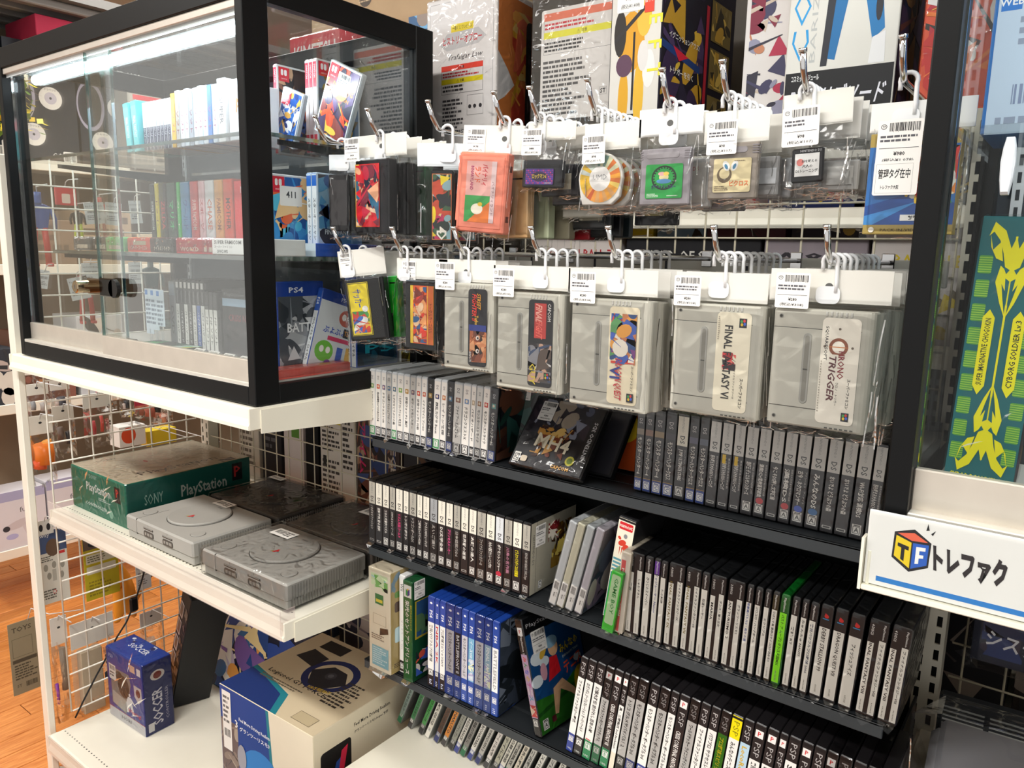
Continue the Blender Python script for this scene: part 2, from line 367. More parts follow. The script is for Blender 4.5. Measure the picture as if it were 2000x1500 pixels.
# ---------------------------------------------------------------- white metal shelves
def shelf(label, x0, x1, y0, y1, z, hh=.034, fence=0., clip=True, holes=True, bracket=True, lip=None):
    t = thing('metal_shelf', label, 'shelf', (x0, y0, z))
    W, D = x1-x0, y1-y0; c = 'efeada'
    b = B(); b.box(0, W, 0, D, -.012, 0, c, 'powder_steel', .001); b.box(0, W, .002, .014, -hh, -.010, c, 'powder_steel', .001)
    b.box(0, .002, 0, D, -hh, -.010, c, 'powder_steel'); b.box(W-.002, W, 0, D, -hh, -.010, c, 'powder_steel'); b.make('board', t)
    if holes:
        b = B(); f = top(b, 0, 0, 0, 'paper')
        for i in range(int(W/.0125)-1): f.ell(.012+i*.0125, .028, .0022, .0018, '2c2620', 8, 0)
        b.make('slot_row', t); tag(t.children[-1], '', None, kind='stuff')
    b = B(); b.box(W-.003, W+.0006, -.0085, .014, -hh-.001, .0006, c, 'powder_steel', .001); b.box(-.0006, .003, -.0085, .014, -hh-.001, .0006, c, 'powder_steel', .001); b.make('corner_cap', t)
    if clip:                                                    # price rail: curved clear-over-white strip
        b = B(); pr = [(0, 0), (-.004, -.002), (-.0055, -hh*.5), (-.010, -hh*.82), (-.010, -hh), (0, -hh-.001)]
        for i in range(len(pr)-1):
            a, d = pr[i], pr[i+1]; b.face([(0, a[0], a[1]), (W, a[0], a[1]), (W, d[0], d[1]), (0, d[0], d[1])], 'f1ecdc', 'powder_steel', True, out=(0, -1, .2))
        for x in (0, W): b.face([(x, p[0], p[1]) for p in pr], 'f1ecdc', 'powder_steel')
        b.make('price_rail', t)
    if fence:
        b = B(); b.box(.002, W-.004, -.012, -.0105, -hh, fence, 'e8ddd8', 'clear_acrylic', .0005)
        b.tube([(.002, -.0112, fence), (W-.004, -.0112, fence)], .0012, 'f6efe9', 'clear_acrylic', 6)
        b.box(W-.006, W-.004, -.012, .018, -hh*.7, fence*.9, 'd8c6c4', 'clear_acrylic'); b.make('plastic_fence', t)
    if bracket:
        for x in (-.0035, W):
            b = B(); b.prism([(.012, -hh-.008), (D*.75, -hh-.03), (D-.004, -hh-.052), (D-.004, -.004), (.012, -.004)], (x, 0, 0), Y1, Z1, .003, 'ece7d6', 'powder_steel'); b.make('bracket', t)
    return t
shelf('white metal shelf carrying the glass display case', XL+.01, -1.03, .700, YB, -.250, holes=False)
shelf('middle white metal shelf holding the grey consoles', XL+.02, -1.03, .752, YB, -.630, .032, fence=.024)
shelf('lowest white metal shelf holding the steering wheel carton', XL+.02, -1.04, .705, YB, -1.200, .04, fence=.006)
shelf('low white shelf board in front of the bottom row of leaning cases', -1.028, -.15, .60, YB, -.97, .035)
shelf('lower right white shelf holding the grey bagged console', -.125, .6, .80, YB, -.66, .035, clip=False)
shelf('white shelf above the wire mesh carrying the big toy cartons', -1.93, .6, 1.185, 1.60, .195, .03, clip=False, holes=False, bracket=False)
for i, z in enumerate((-1.02, -.64, -.12, .075)):
    shelf('%s white shelf of the unit behind the wire mesh, counting upward' % ORD[i], -1.93, .5, 1.22, 1.62, z, .03, holes=False, bracket=False)
b = B(); b.box(-1.95, .6, 1.63, 1.65, -1.3, 1.0, '4a443c', 'matte_plastic'); t = thing('back_board', 'dark panel closing the far side of the shelving', 'panel'); b.make('panel', t, (0, 0, 0))
# ---------------------------------------------------------------- black display rack
rk = thing('display_rack', 'black steel display rack with tiers of upright game cases', 'rack', (0, 0, -.97))
def rp(name, f):
    b = B(); f(b); return b.make(name, rk, (0, 0, .97))
RX0, RX1 = -1.0255, -.139
for z, y0, x1 in ((-.3380, .944, -.175), (-.5430, .932, RX1), (-.7655, .918, RX1)):
    rp('rack_shelf', lambda b: (b.box(RX0, x1, y0, 1.13, z-.004, z-.001, '24272a', 'satin_black', .0006), b.box(RX0, x1, y0, y0+.004, z-.019, z-.001, '3c4043', 'satin_black', .001),
        b.box(RX0, x1, y0+.05, y0+.056, z-.002, z-.0003, '2e3134', 'satin_black'), b.box(RX0, x1, y0+.09, y0+.096, z-.002, z-.0003, '2e3134', 'satin_black')))
rp('rack_back', lambda b: b.box(RX0, RX1, 1.13, 1.134, -.96, -.21, '15171a', 'satin_black'))
rp('side_panel', lambda b: b.prism([(0, -.78), (.19, -.78), (.19, -.60), (.03, -.60)], (RX1+.005, .945, 0), Y1, Z1, .003, '202326', 'satin_black'))
for z in (-.3375, -.5425, -.765): rp('end_plate', lambda b: b.prism([(.02, 0), (.18, 0), (.18, .125), (.10, .125), (.06, .11), (.03, .05)], (RX0, .95, z), Y1, Z1, .003, '1b1d20', 'satin_black'))
# ================================================================ DISPLAY CASES
def display_case(label, x0, x1, y0, y1, z0, z1, left):
    t = thing('display_case', label, 'display case', (x0, y0, z0)); W, D, Hh = x1-x0, y1-y0, z1-z0; K = '0d0e0f'; p = .045; q = .0185
    def part(n, f):
        b = B(); f(b); return b.make(n, t)
    for (a, c) in ((0, 0), (W-q, 0), (0, D-p), (W-q, D-p)): part('frame_post', lambda b: b.box(a, a+q, c, c+p, 0, Hh, K, 'satin_black', .0012))
    for (h0, h1) in ((0, .030), (Hh-.040, Hh)):
        part('frame_rail', lambda b: b.box(q, W-q, 0, p*.5, h0, h1, K, 'satin_black', .0012)); part('frame_rail', lambda b: b.box(q, W-q, D-p, D, h0, h1, K, 'satin_black', .0012))
        for a in (0, W-q): part('frame_rail', lambda b: b.box(a, a+q, p, D-p, h0, h1, K, 'satin_black', .0012))
    part('floor_panel', lambda b: b.box(q, W-q, .02, D-.005, .018, .032, 'b9b6ae', 'powder_steel'))
    part('top_pane', lambda b: b.box(q, W-q, p, D-p, Hh-.008, Hh-.003, 'ffffff', 'glass'))
    for a in (.004, W-.010): part('side_pane', lambda b: b.box(a, a+.005, p, D-p, .03, Hh-.04, 'ffffff', 'glass'))
    part('back_panel', lambda b: b.box(q, W-q, D-.012, D-.006, .03, Hh-.04, '2c3238', 'satin_black'))
    for a in (q+.02, W-q-.02): part('slotted_strip', lambda b: [b.box(a-.006, a+.006, D-.016, D-.012, .03, Hh-.04, 'c9ccce', 'aluminium')]+[b.box(a-.002, a+.002, D-.0165, D-.016, .04+i*.02, .052+i*.02, '22262a', 'satin_black') for i in range(26)])
    part('top_track', lambda b: (b.box(q, W-q, .004, .030, Hh-.052, Hh-.040, 'd8cfc4', 'aluminium', .001), b.box(q, W-q, .010, .012, Hh-.058, Hh-.05, 'e8eef0', 'aluminium')))
    m = W*.475
    part('bottom_track', lambda b: b.box(q, W-q, .001, .034, .028, .036, 'e8e4da', 'aluminium', .001))
    def pane(n, a0, a1, y):
        gp = part('sliding_pane', lambda b: b.box(a0, a1, y, y+.004, .036, Hh-.050, 'ffffff', 'glass'))
        for a in (a0, a1): b = B(); b.box(a-.0015, a+.0015, y-.0003, y+.0043, .072, Hh-.054, '1f6b62', 'green_edge'); b.make('pane_edge', gp)
        b = B(); b.box(a0, a1, y-.003, y+.0065, .034, .072, 'd6cdc0', 'aluminium', .0012); b.make('kick_rail', gp)
        return gp
    pane('l', q, m+.028, .018); pane('r', m-.04, W-q, .006)
    if left:
        part('glass_shelf', lambda b: (b.box(q+.002, W-q-.01, .035, D-.014, .419, .425, 'ffffff', 'glass'), b.box(q+.002, W-q-.01, .0335, .035, .419, .425, '1b4a48', 'green_edge'), b.box(W-q-.010, W-q-.008, .035, D-.014, .419, .425, '1b4a48', 'green_edge')))
        part('glass_shelf', lambda b: (b.box(q+.10, W-q-.01, .035, D-.12, .226, .233, 'ffffff', 'glass'), b.box(q+.10, W-q-.01, .0335, .035, .226, .233, '13201f', 'green_edge'), b.box(W-q-.010, W-q-.008, .035, D-.12, .226, .233, '1b4a48', 'green_edge')))
        for zz in (.411, .216):
            for a in (q+.02, W-q-.03): part('shelf_bracket', lambda b: b.prism([(.07, 0), (.37, -.016), (.37, .008), (.07, .008)], (a, .02, zz), Y1, Z1, .003, '2b2e30', 'satin_black'))
    else:
        part('glass_shelf', lambda b: (b.box(q, W-q, .035, D-.1, .350, .356, 'ffffff', 'glass'),))
    return t
CX0, CX1, CY0, CY1, CZ0, CZ1 = -1.905, -1.03, .705, 1.11, -.248, .398
case = display_case('black framed glass display case standing on the left shelf', CX0, CX1, CY0, CY1, CZ0, CZ1, True)
t = thing('led_light_bar', 'glowing white light bar under the case\'s top front rail', 'lamp', (-1.85, .752, .338))
b = B(); b.box(0, .80, 0, .012, .004, .012, 'e6eaee', 'aluminium'); b.make('holder', t)
b = B(); b.tube([(.004, .004, 0), (.796, .004, 0)], .0098, 'ffffff', 'led', 12); b.make('tube', t)
area('case_light', (-1.46, .775, .325), (math.radians(38), 0, 0), .78, .02, 2.0, (.80, .92, 1))
area('case_light', (.3, .79, .52), (math.radians(20), 0, 0), .7, .02, 4.0, (.80, .92, 1))  # unseen fill light added to brighten the right case
t = thing('led_light_bar', 'added white light bar, unseen, high inside the right display case', 'lamp', (-.09, .752, .54))  # bar added out of view to go with that fill light
b = B(); b.box(0, .80, 0, .012, .008, .016, 'e6eaee', 'aluminium'); b.make('holder', t)
b = B(); b.tube([(.004, .004, 0), (.796, .004, 0)], .0098, 'ffffff', 'led', 12); b.make('tube', t)
# lock
t = thing('case_lock', 'brass coloured cylinder lock on the case\'s sliding glass', 'lock', (-1.50, .700, -.082))
b = B(); b.prism(circ(0, 0, .012, 20), (-.045, -.002, 0), X1, Z1, .026, 'b9a88c', 'chrome', True, .0015)
f = F(b, (-.045, -.028, 0), X1, Z1); f.ell(0, 0, .0045, .0045, '6b6052'); f.rect(-.0008, -.004, .0008, .004, '1a1712'); b.make('cylinder', t)
b = B(); b.box(-.052, .0, -.002, .003, -.014, .016, '8d7f6c', 'chrome', .001); b.box(.0, .052, -.004, .004, -.016, .018, '2c2a28', 'chrome', .002)
b.prism(circ(.052, 0, .017, 16), (0, .003, 0), X1, Z1, .007, '1e1d1c', 'satin_black'); b.make('ratchet_bar', t)
right_case = display_case('black framed glass display case at the photo\'s right edge', -.124, .75, CY0, CY1, CZ0, .6, False)
shelf('white shelf under the right hand display case', -.130, .75, .702, 1.16, -.2485, .03, clip=False, holes=False)
t = thing('store_sign', 'white shop sign with yellow and blue cube logo below the right case', 'sign', (-.132, .700, -.278))
SW, SH = .40, .066
b = B(); b.box(0, SW, -.006, -.003, 0, SH, 'f2f0ee', 'paper', .0004); f = front(b, 0, -.006, 0)
f.rect(.010, .0040, SW-.004, .0085, '2a7fd0')
SU = lambda px_, py_: onY(px_, py_, .694)[0]+.132
q0, q1 = SU(1742, 1090), SU(1812, 1100)
def q3(p): return [(q0+x*(q1-q0), .020+y*.034) for x, y in p]
hexa = [(.02, .28), (.5, .0), (.98, .20), (1.0, .78), (.55, 1.02), (.04, .88)]
f.poly(q3([(-.02, .25), (.5, -.04), (1.02, .17), (1.04, .80), (.55, 1.07), (0, .92)]), '1f1c20')
f.poly(q3([(.04, .30), (.5, .05), (.5, .72), (.06, .84)]), 'f6d51f'); f.poly(q3([(.54, .05), (.97, .22), (.98, .74), (.54, .72)]), '2b62c8'); f.poly(q3([(.09, .90), (.5, .77), (.95, .80), (.55, .98)]), 'f06a4e')
f.poly(q3([(.12, .66), (.44, .60), (.44, .50), (.33, .52), (.33, .2), (.23, .25), (.23, .54), (.12, .57)]), '1f1c20')
f.poly(q3([(.64, .2), (.74, .22), (.74, .36), (.86, .38), (.86, .46), (.74, .45), (.74, .55), (.90, .57), (.90, .66), (.64, .64)]), 'ffffff')
f.poly(q3([(.86, 1.1), (.90, 1.28), (.95, 1.12)]), '1f1c20'); f.poly(q3([(1.0, 1.04), (1.12, 1.14), (1.05, 1.0)]), '1f1c20')
f.text('トレファク', (SU(1822, 1095)+SU(1966, 1140))/2, .035, .024, '2a2225', -1, w=SU(1966, 1140)-SU(1822, 1095), bold=3, sk=-.12); b.make('printed_card', t)
b = B(); b.box(-.001, SW, -.010, -.0085, -.002, SH+.002, 'f4f2ef', 'glass'); b.box(-.001, SW, -.010, 0, -.006, -.001, 'f0ecdc', 'powder_steel', .001); b.box(-.0035, -.001, -.010, .004, -.006, SH*.62, 'ede8d8', 'powder_steel'); b.make('sign_holder', t)
# ================================================================ GAME CASES ON THE RACK
W_, K_ = 'efece6', '1b1a1c'
def rating(f, u, v, s, letter, bg='f2f0ec', fg='1b1a1c'):
    f.rect(u-s/2, v-s*.62, u+s/2, v+s*.62, bg); f.frame(u-s*.42, v-s*.5, u+s*.42, v+s*.36, s*.07, fg)
    f.text(letter, u, v-s*.07, s*.55, fg, bold=True); f.rect(u-s*.36, v+s*.42, u+s*.36, v+s*.54, fg)
def game_case(name, label, cat, group, x, y, z, w_, d, h, shell, sp, lean=0., cover=None, wrap=False, yaw=0., m='plastic', wname='plastic_wrap', flap=True):
    """sp(f,w,h) prints the spine; cover(f,d,h) prints the right-hand face"""
    t = thing(name, label, cat, (x, y, z+max(0, w_*math.sin(lean))), (0, lean, yaw), group)
    b = B(); b.box(.0002, w_-.0002, 0, d, 0, h, shell, m, .0014)
    b.box(.0006, w_-.0006, -.0006, .003, h*.965, h*.985, shell, m) ; b.make('case_shell', t)
    b = B(); f = front(b, 0, -.00045, 0, 'glosspaper'); f.cr = (0, 0, w_, h); sp(f, w_, h); b.make('spine_label', t)
    if cover: b = B(); f = side(b, w_+.00005, 0, 0, 'glosspaper'); f.cr = (0, 0, d, h); cover(f, d, h); b.make('cover_label', t)
    if wrap:
        b = B(); e = .0009; b.box(-e*.3, w_+e*.3, -e*1.6, d+e, 0, h+e, 'ffffff', 'wrap_film', .0016)
        q = w_*rnd.uniform(.25, .6); dz = rnd.uniform(.003, .008)
        if flap: b.face([(w_*.05, -.0025, .002), (w_*.95, -.0025, .002), (w_*.9, -.009, -.0005), (w_*.1, -.009, -.0005)], 'ffffff', 'wrap_film'); b.face([(w_*.1, -.009, -.0005), (w_*.9, -.009, -.0005), (q+w_*.2, -.011, -dz)], 'ffffff', 'wrap_film')
        b.face([(0, -.002, h*.995), (w_, -.002, h*.995), (w_*.8, .016, h+.004), (w_*.15, .018, h+.003)], 'ffffff', 'wrap_film')
        b.make(wname, t)
    return t
def sp_bands(f, w_, h, bands, mx=.0009):
    for (a, c, col) in bands: f.rect(mx, h*a, w_-mx, h*c, col)
# --- 3DS style: white spine, small picture square, long title, rating at the foot
def sp_3ds(title, icon, foot, letter, dark=False, tc='3a383c'):
    def s(f, w_, h):
        bg = '26242a' if dark else W_
        sp_bands(f, w_, h, ((.015, .985, bg), (.02, .155, foot)))
        rating(f, w_/2, h*.092, w_*.62, letter, fg=foot if foot != W_ else K_)
        f.text('DS', w_/2, h*.88, w_*.3, 'd8d8dc' if dark else '8a8488', -90, bold=True); f.rect(w_*.25, h*.72, w_*.78, h*.785, icon); f.ell(w_*.5, h*.755, w_*.15, h*.02, 'e9d9c0', 8)
        f.text(title, w_*.48, h*.45, w_*.42, 'f2efe8' if dark else tc, -90, w=h*.44, bold=True)
    return s
def sp_ds(title, head='f1efe9', tc='f2efe9', letter='A', low=None, sub=None, dark=K_, hc='2a2a2c', rate=True):
    def s(f, w_, h):
        sp_bands(f, w_, h, ((.015, .985, dark), (.63, .985, head)))
        f.text('NINTENDO', w_/2, h*.87, w_*.17, '8a8a88', -90, w=h*.17); f.text('DS', w_/2, h*.70, w_*.42, hc, -90, bold=True)
        f.text(title, w_*(.5 if not sub else .40), h*.41, w_*.42, tc, -90, w=h*.36, bold=True)
        if sub: f.text(sub, w_*.80, h*.42, w_*.16, 'd8d5d0', -90, w=h*.34)
        if rate: rating(f, w_/2, h*.105, w_*.62, letter, 'e9e7e2', K_)
        else: f.rr(w_*.18, h*.05, w_*.82, h*.08, w_*.05, 'c8c6c0'); f.rr(w_*.24, h*.056, w_*.76, h*.074, w_*.04, dark)
        if low: f.ell(w_*.5, h*.19, w_*.32, h*.035, low, 12)
    return s
def sp_mh(title, head='7d6a58'):
    def s(f, w_, h):
        sp_bands(f, w_, h, ((.015, .985, '2b282c'), (.02, .16, '27418c'), (.68, .75, head), (.165, .172, 'b08a4a')))
        f.text('DS', w_/2, h*.84, w_*.4, 'c8c4c4', -90, bold=True); f.text(title, w_*.5, h*.43, w_*.5, 'e8e4dc', -90, w=h*.44, bold=True); rating(f, w_/2, h*.09, w_*.66, 'C', fg='27418c')
    return s
def row_positions(px, py0, py1, Y, X1_=None):
    """left edges (pixels along the shelf line) -> x on the plane Y"""
    n = len(px); out = []
    for i, p in enumerate(px):
        py = py0+(py1-py0)*(p-px[0])/(px[-1]-px[0]); out.append(onY(p, py, Y)[0])
    return out
def cover_art(pal, seed, bg, title=None, tc='f0ece0', tv=.2, th=.09, n=40, rot=0, sz=.3):
    def c(f, d, h):
        f.art(.003, .003, d-.002, h-.003, pal, n, seed, bg, sz)
        if title: f.text(title, d*.5, h*tv, h*th, tc, rot, w=d*.7, bold=True)
    return c
# upper tier, left: white 3DS style cases
G3 = 'white and dark game cases on the upper black shelf'
px = [722, 733.3, 744.5, 754.5, 764.5, 775, 787.5, 799.5, 810.5, 821, 832, 844.5, 858, 870, 882.5, 899.5, 915, 925, 937.5, 951, 966]
xs = row_positions(px, 848, 902, .948)
T3 = ['とびだせどうぶつの森', '桃太郎電鉄2017 たちあがれ日本', 'ドラゴンクエストVIII', '大乱闘スマッシュブラザーズ', 'とびだせどうぶつの森', 'トモダチコレクション 新生活', '妖怪ウォッチ2 真打', 'ポケットモンスター', '妖怪ウォッチ2 元祖', 'イナズマイレブンGO', 'モンスターハンター4G', '閃乱カグラ Burst', 'レイトン教授', 'モンスターハンター4G', 'ファイアーエムブレム', 'ドラゴンクエストX', 'バイオハザード', 'モンスターストライク', 'モンスターストライク', 'モンスターハンター4G']
ic = ['7fae6a', 'd8553a', '5a3a78', '3f7fb8', '406a86', '7fb35c', 'b88a3c', '6a3a6c', 'd8402c', 'c2503c', 'c09a4a', '30306c', 'c0703a', '4a7aa0', '9a5a40', '6a8ab8', 'b8a890', 'a86a3a', 'c8403c', '5ca09a']
drk = (10, 13, 19); grn = (0, 4, 11)
for i in range(20):
    dk = i in drk; foot = '27418c' if dk or i == 12 and False else ('2f8a4c' if i in grn else '2a282a')
    let = 'C' if dk else ('B' if i in grn else 'A')
    look = ('dark spined handheld game case' if dk else 'white spined handheld game case') + (' with green rating box' if i in grn else '')
    ws = xs[i+1]-xs[i]-.0006
    game_case('game_case', '%s, %s in the upper left row' % (look, ORD[i]), 'game case', G3, xs[i], .948, -.3375, ws, .135, .124, '33363c' if dk else 'd9dde0',
              sp_3ds(T3[i], ic[i], foot, let, dk), lean=.015+.002*i, wrap=dk or i in (3, 7, 14, 17), m='plastic',
              cover=cover_art(['1c3a34', '28504c', '3a2420', '5a3a2c', '181a20'], 5, '14181c', n=50) if i == 19 else None)
# --- case lying back at the shelf edge with its cover up
t = thing('game_case', 'black handheld game case leaning back with a dragon logo cover beside the white cases', 'game case', (-.708, .938, -.3375+.0095), (math.radians(-38), 0, math.radians(-2)))
b = B(); b.box(0, .137, 0, .013, 0, .124, '17181b', 'plastic', .0015); b.make('case_shell', t)
b = B(); f = front(b, 0, -.0001, 0, 'glosspaper'); f.rect(.004, .003, .135, .121, '15131a'); f.art(.004, .06, .118, .121, ['8a8ea0', '565d74', '39303a', '26222c', 'a89a8a'], 34, 11, '22222c'); f.art(.03, .02, .095, .075, ['7a3a20', 'c89040', 'e8c070', '3a1c14'], 40, 13, None, .2)
f.text('MH4', .066, .047, .024, 'f0e6cc', -4, bold=True); f.rect(.119, .003, .135, .121, '1c1c20'); f.text('NINTENDO 3DS', .127, .06, .007, 'dcdcdc', 90, bold=True)
f.text('CAPCOM', .095, .010, .006, 'e8b060', bold=True); f.ell(.108, .024, .008, .008, 'c8c040'); f.ell(.108, .024, .005, .005, '6a8020'); f.rect(.006, .006, .018, .022, 'ece8e0'); f.frame(.0075, .0075, .0165, .019, .0012, '1b1a1c'); f.text('C', .012, .0135, .007, '1b1a1c', bold=True)
f.rr(.020, .008, .032, .018, .003, 'd8c8b0'); f.price(.018, .082, .028, .034, '¥280', '(税込¥308)', 3); b.make('cover_label', t)
b = B(); b.box(-.001, .138, -.002, .015, -.001, .126, 'ffffff', 'wrap_film', .003); b.make('plastic_wrap', t)
t = thing('game_case', 'second black handheld game case tucked under the dragon logo case', 'game case', (-.682, .984, -.3375+.0085), (math.radians(-34), 0, math.radians(-3)))
b = B(); b.box(0, .137, 0, .013, 0, .124, '17181b', 'plastic', .0015); b.make('case_shell', t); b = B(); f = front(b, 0, -.0001, 0, 'glosspaper'); f.rect(.003, .003, .134, .121, '26262c'); f.price(.02, .088, .028, .034, seed=5); b.make('cover_label', t)
t = thing('game_case', 'dark handheld game case with green swirls leaning behind the white row', 'game case', (-.752, 1.000, -.3375+.004), (math.radians(-12), .0, math.radians(12)))
b = B(); b.box(0, .10, 0, .013, 0, .130, '17181b', 'plastic', .0015); b.make('case_shell', t); b = B(); f = front(b, 0, -.0001, 0, 'glosspaper'); f.art(.003, .003, .097, .127, ['1c3a30', '24504a', '141a1c', '3a2030', '0e1012'], 50, 21, '131619'); f.price(.004, .092, .024, .034, seed=8); b.make('cover_label', t)
# --- orange covered DS case behind
t = thing('game_case', 'orange covered handheld game case with yellow balloon standing at the back of the upper shelf', 'game case', (-.640, 1.045, -.3375+.0012), (math.radians(-4), 0, 0))
b = B(); b.box(0, .10, 0, .014, 0, .124, '1c1c1e', 'plastic', .0015); b.make('case_shell', t)
b = B(); f = front(b, 0, -.0001, 0, 'glosspaper'); f.rect(.001, .002, .017, .122, 'd4d2cc'); f.text('NINTENDO', .009, .045, .005, '5a5a5a', 90, w=.04); f.text('DS', .009, .088, .009, '3a3a3a', 90, bold=True); f.rect(.018, .002, .099, .122, 'e4602a')
f.ell(.075, .07, .028, .026, 'f4d030'); f.text('コレ', .07, .06, .014, '222222', bold=True); f.text('H', .066, .08, .012, '222222', bold=True)
for (a, c, q) in ((.03, .06, 'f0e8dc'), (.045, .03, '3a2420'), (.032, .095, 'f0d8c0'), (.05, .045, '201a1c')): f.ell(a, c, .008, .010, q, 12)
f.price(.022, .090, .036, .030, seed=9); rating(f, .024, .015, .010, 'A'); b.make('cover_label', t)
# upper tier, right: black DS cases
px = [1236.4, 1252.6, 1270, 1291, 1313, 1336, 1355.5, 1375, 1397.5, 1420.6, 1443.4, 1468, 1492, 1516.6, 1541.5, 1568.5, 1598.5, 1627, 1655.5, 1685.5, 1711]
xs = row_positions(px, 966, 1062, .968)
GA = 'black handheld game cases at the right of the upper shelf'
DS = [('mh', 'モンスターハンター4'), ('mh', 'モンスターハンター4'), ('mh', 'モンスターハンター4'), ('mh', 'モンスターハンタークロス'), ('w', 'JUMP ULTIMATE STARS', 'ジャンプアルティメットスターズ'), ('mh', 'モンスターハンタークロス'), ('mh', 'モンスターハンタークロス'),
      ('n', '脳を鍛える大人のDSトレーニング', '東北大学未来科学技術共同研究センター'), ('y', 'もっと脳を鍛える大人のDSトレーニング', '東北大学未来科学技術'), ('y', 'もっと脳を鍛える大人のDSトレーニング', '東北大学未来科学技術'), ('a', '遊戯王 デュエルモンスターズ', 'WORLD CHAMPIONSHIP 2009'),
      ('r', '漢検DS2+常用漢字辞典', '財団法人日本漢字能力検定協会'), ('n', '今こそDS押し文字講座', None), ('r', '漢検DS', '財団法人日本漢字能力検定協会'), ('t', '古今・ネクロマンサー', 'アイシールド・ア・ナイト'), ('b', 'みんなのDS', None), ('n', 'おいでよ どうぶつの森', None), ('n', 'おいでよ どうぶつの森', None), ('a', 'Wi-Fi対応 漢検DS', None), ('n', '脳を鍛える大人のDSトレーニング', '東北大学未来科学技術共同研究')]
for i, q in enumerate(DS):
    k = q[0]; ws = xs[i+1]-xs[i]-.0008
    if k == 'mh': s = sp_mh(q[1], ('8d7f70', '8d6a58', '9a8462', '3a3640', '', '5a5870', '5a6070')[i]); lk = 'dark game case with blue rating foot'
    else: s = sp_ds(q[1], 'd8d6d0' if k != 'w' else 'efead8', letter='A', sub=q[2], low={'r': 'c8343c', 't': '3a5ac0', 'b': '2a6aa8'}.get(k), dark='28262a', rate=k in 'wartb', hc='3c3c3e'); lk = {'w': 'black game case with cream header', 'y': 'black game case with yellow mark on its title', 'r': 'black game case with small red round seal', 't': 'black game case with blue patch above rating box', 'b': 'black game case with blue low lettering'}.get(k, 'black game case with silver header')
    def s2(f, w_, h, s=s, k=k):
        s(f, w_, h)
        if k == 'y': f.rect(w_*.2, h*.52, w_*.5, h*.62, 'e8c020')
    game_case('game_case', '%s, %s in the upper right row' % (lk, ORD[i]), 'game case', GA, xs[i], .968, -.3375, ws, .135, .124, '1a1b1e', s2, lean=.012+.0012*i, wrap=True, flap=False)
# middle tier, left: white headed DS cases
px = [721, 734, 747.5, 761, 773, 787.5, 799, 814, 825.5, 839, 854.5, 870, 884.5, 899, 914.5, 930, 948, 965.5, 982.5, 999, 1017.5, 1034]
xs = row_positions(px, 1048, 1152, .940)
TB = [('1 わがままファッション', 0), ('逆転裁判 蘇る逆転', 0), ('コヨミ式漢字パズル', 0), ('SIMPLE DSシリーズ', 0), ('リズム天国ゴールド', 'd83a78'), ('トンガリボウシ', 0), ('ドラゴンボールDS', 0), ('実況野球 ロックマンゼロDS', 0), ('ファミコンDSミュージック', 0), ('えいご漬け', 0), ('DS文学全集', 0), ('プリンセスメーカー', 'ec5a9c'), ('日本語能力DS', 0), ('世界樹の迷宮', 0), ('太鼓の達人', 0), ('ファイナルファンタジーIII', 0), ('大人の常識力トレーニングDS', 0), ('ポケモンレンジャー', 0), ('川島の名作集', 'f0a8c8'), ('どうぶつパラダイスDS総集編', 'f0e020'), ('KINGDOM HEARTS 358/2 Days', 0)]
for i, (tt, c) in enumerate(TB):
    ws = xs[i+1]-xs[i]-.001
    cov = None
    if i == 20:
        def cov(f, d, h):
            f.rect(.001, .002, d-.001, h-.002, 'ece6d0'); f.rect(.016, .002, .0168, h-.002, '8a8478'); f.text('NINTENDO DS', .009, h*.62, .005, '4a4a4a', -90, w=.05)
            f.art(d*.45, .03, d-.01, h-.02, ['c8a020', '5a3a18', '8a6a20', '2c1c14', 'e0c860'], 40, 31, None, .25); f.art(d*.36, h-.045, d*.6, h-.012, ['6a1c20', 'e8e0d0', '8a2a2c'], 14, 33, None, .4); f.price(.012, h-.044, .028, .036, seed=12); rating(f, .028, .014, .010, 'A')
    game_case('game_case', 'black game case with white header%s, %s in the middle left row' % (' and %s title' % {'d83a78': 'rose', 'ec5a9c': 'pink', 'f0a8c8': 'pale pink', 'f0e020': 'yellow'}[c] if c else '', ORD[i]), 'game case', 'white headed game cases on the middle black shelf', xs[i], .940, -.5425, ws, .132, .124, '18191b',
              sp_ds(tt, ('f2eee0', 'dfe4e8')[i in (9, 17)], tc=c or 'ece9e2', letter='A', low='c03048' if i in (17,) else None, dark='232124', rate=i not in (0, 1, 13)), lean=.010, wrap=i % 3 == 0 or i == 20, cover=cov)
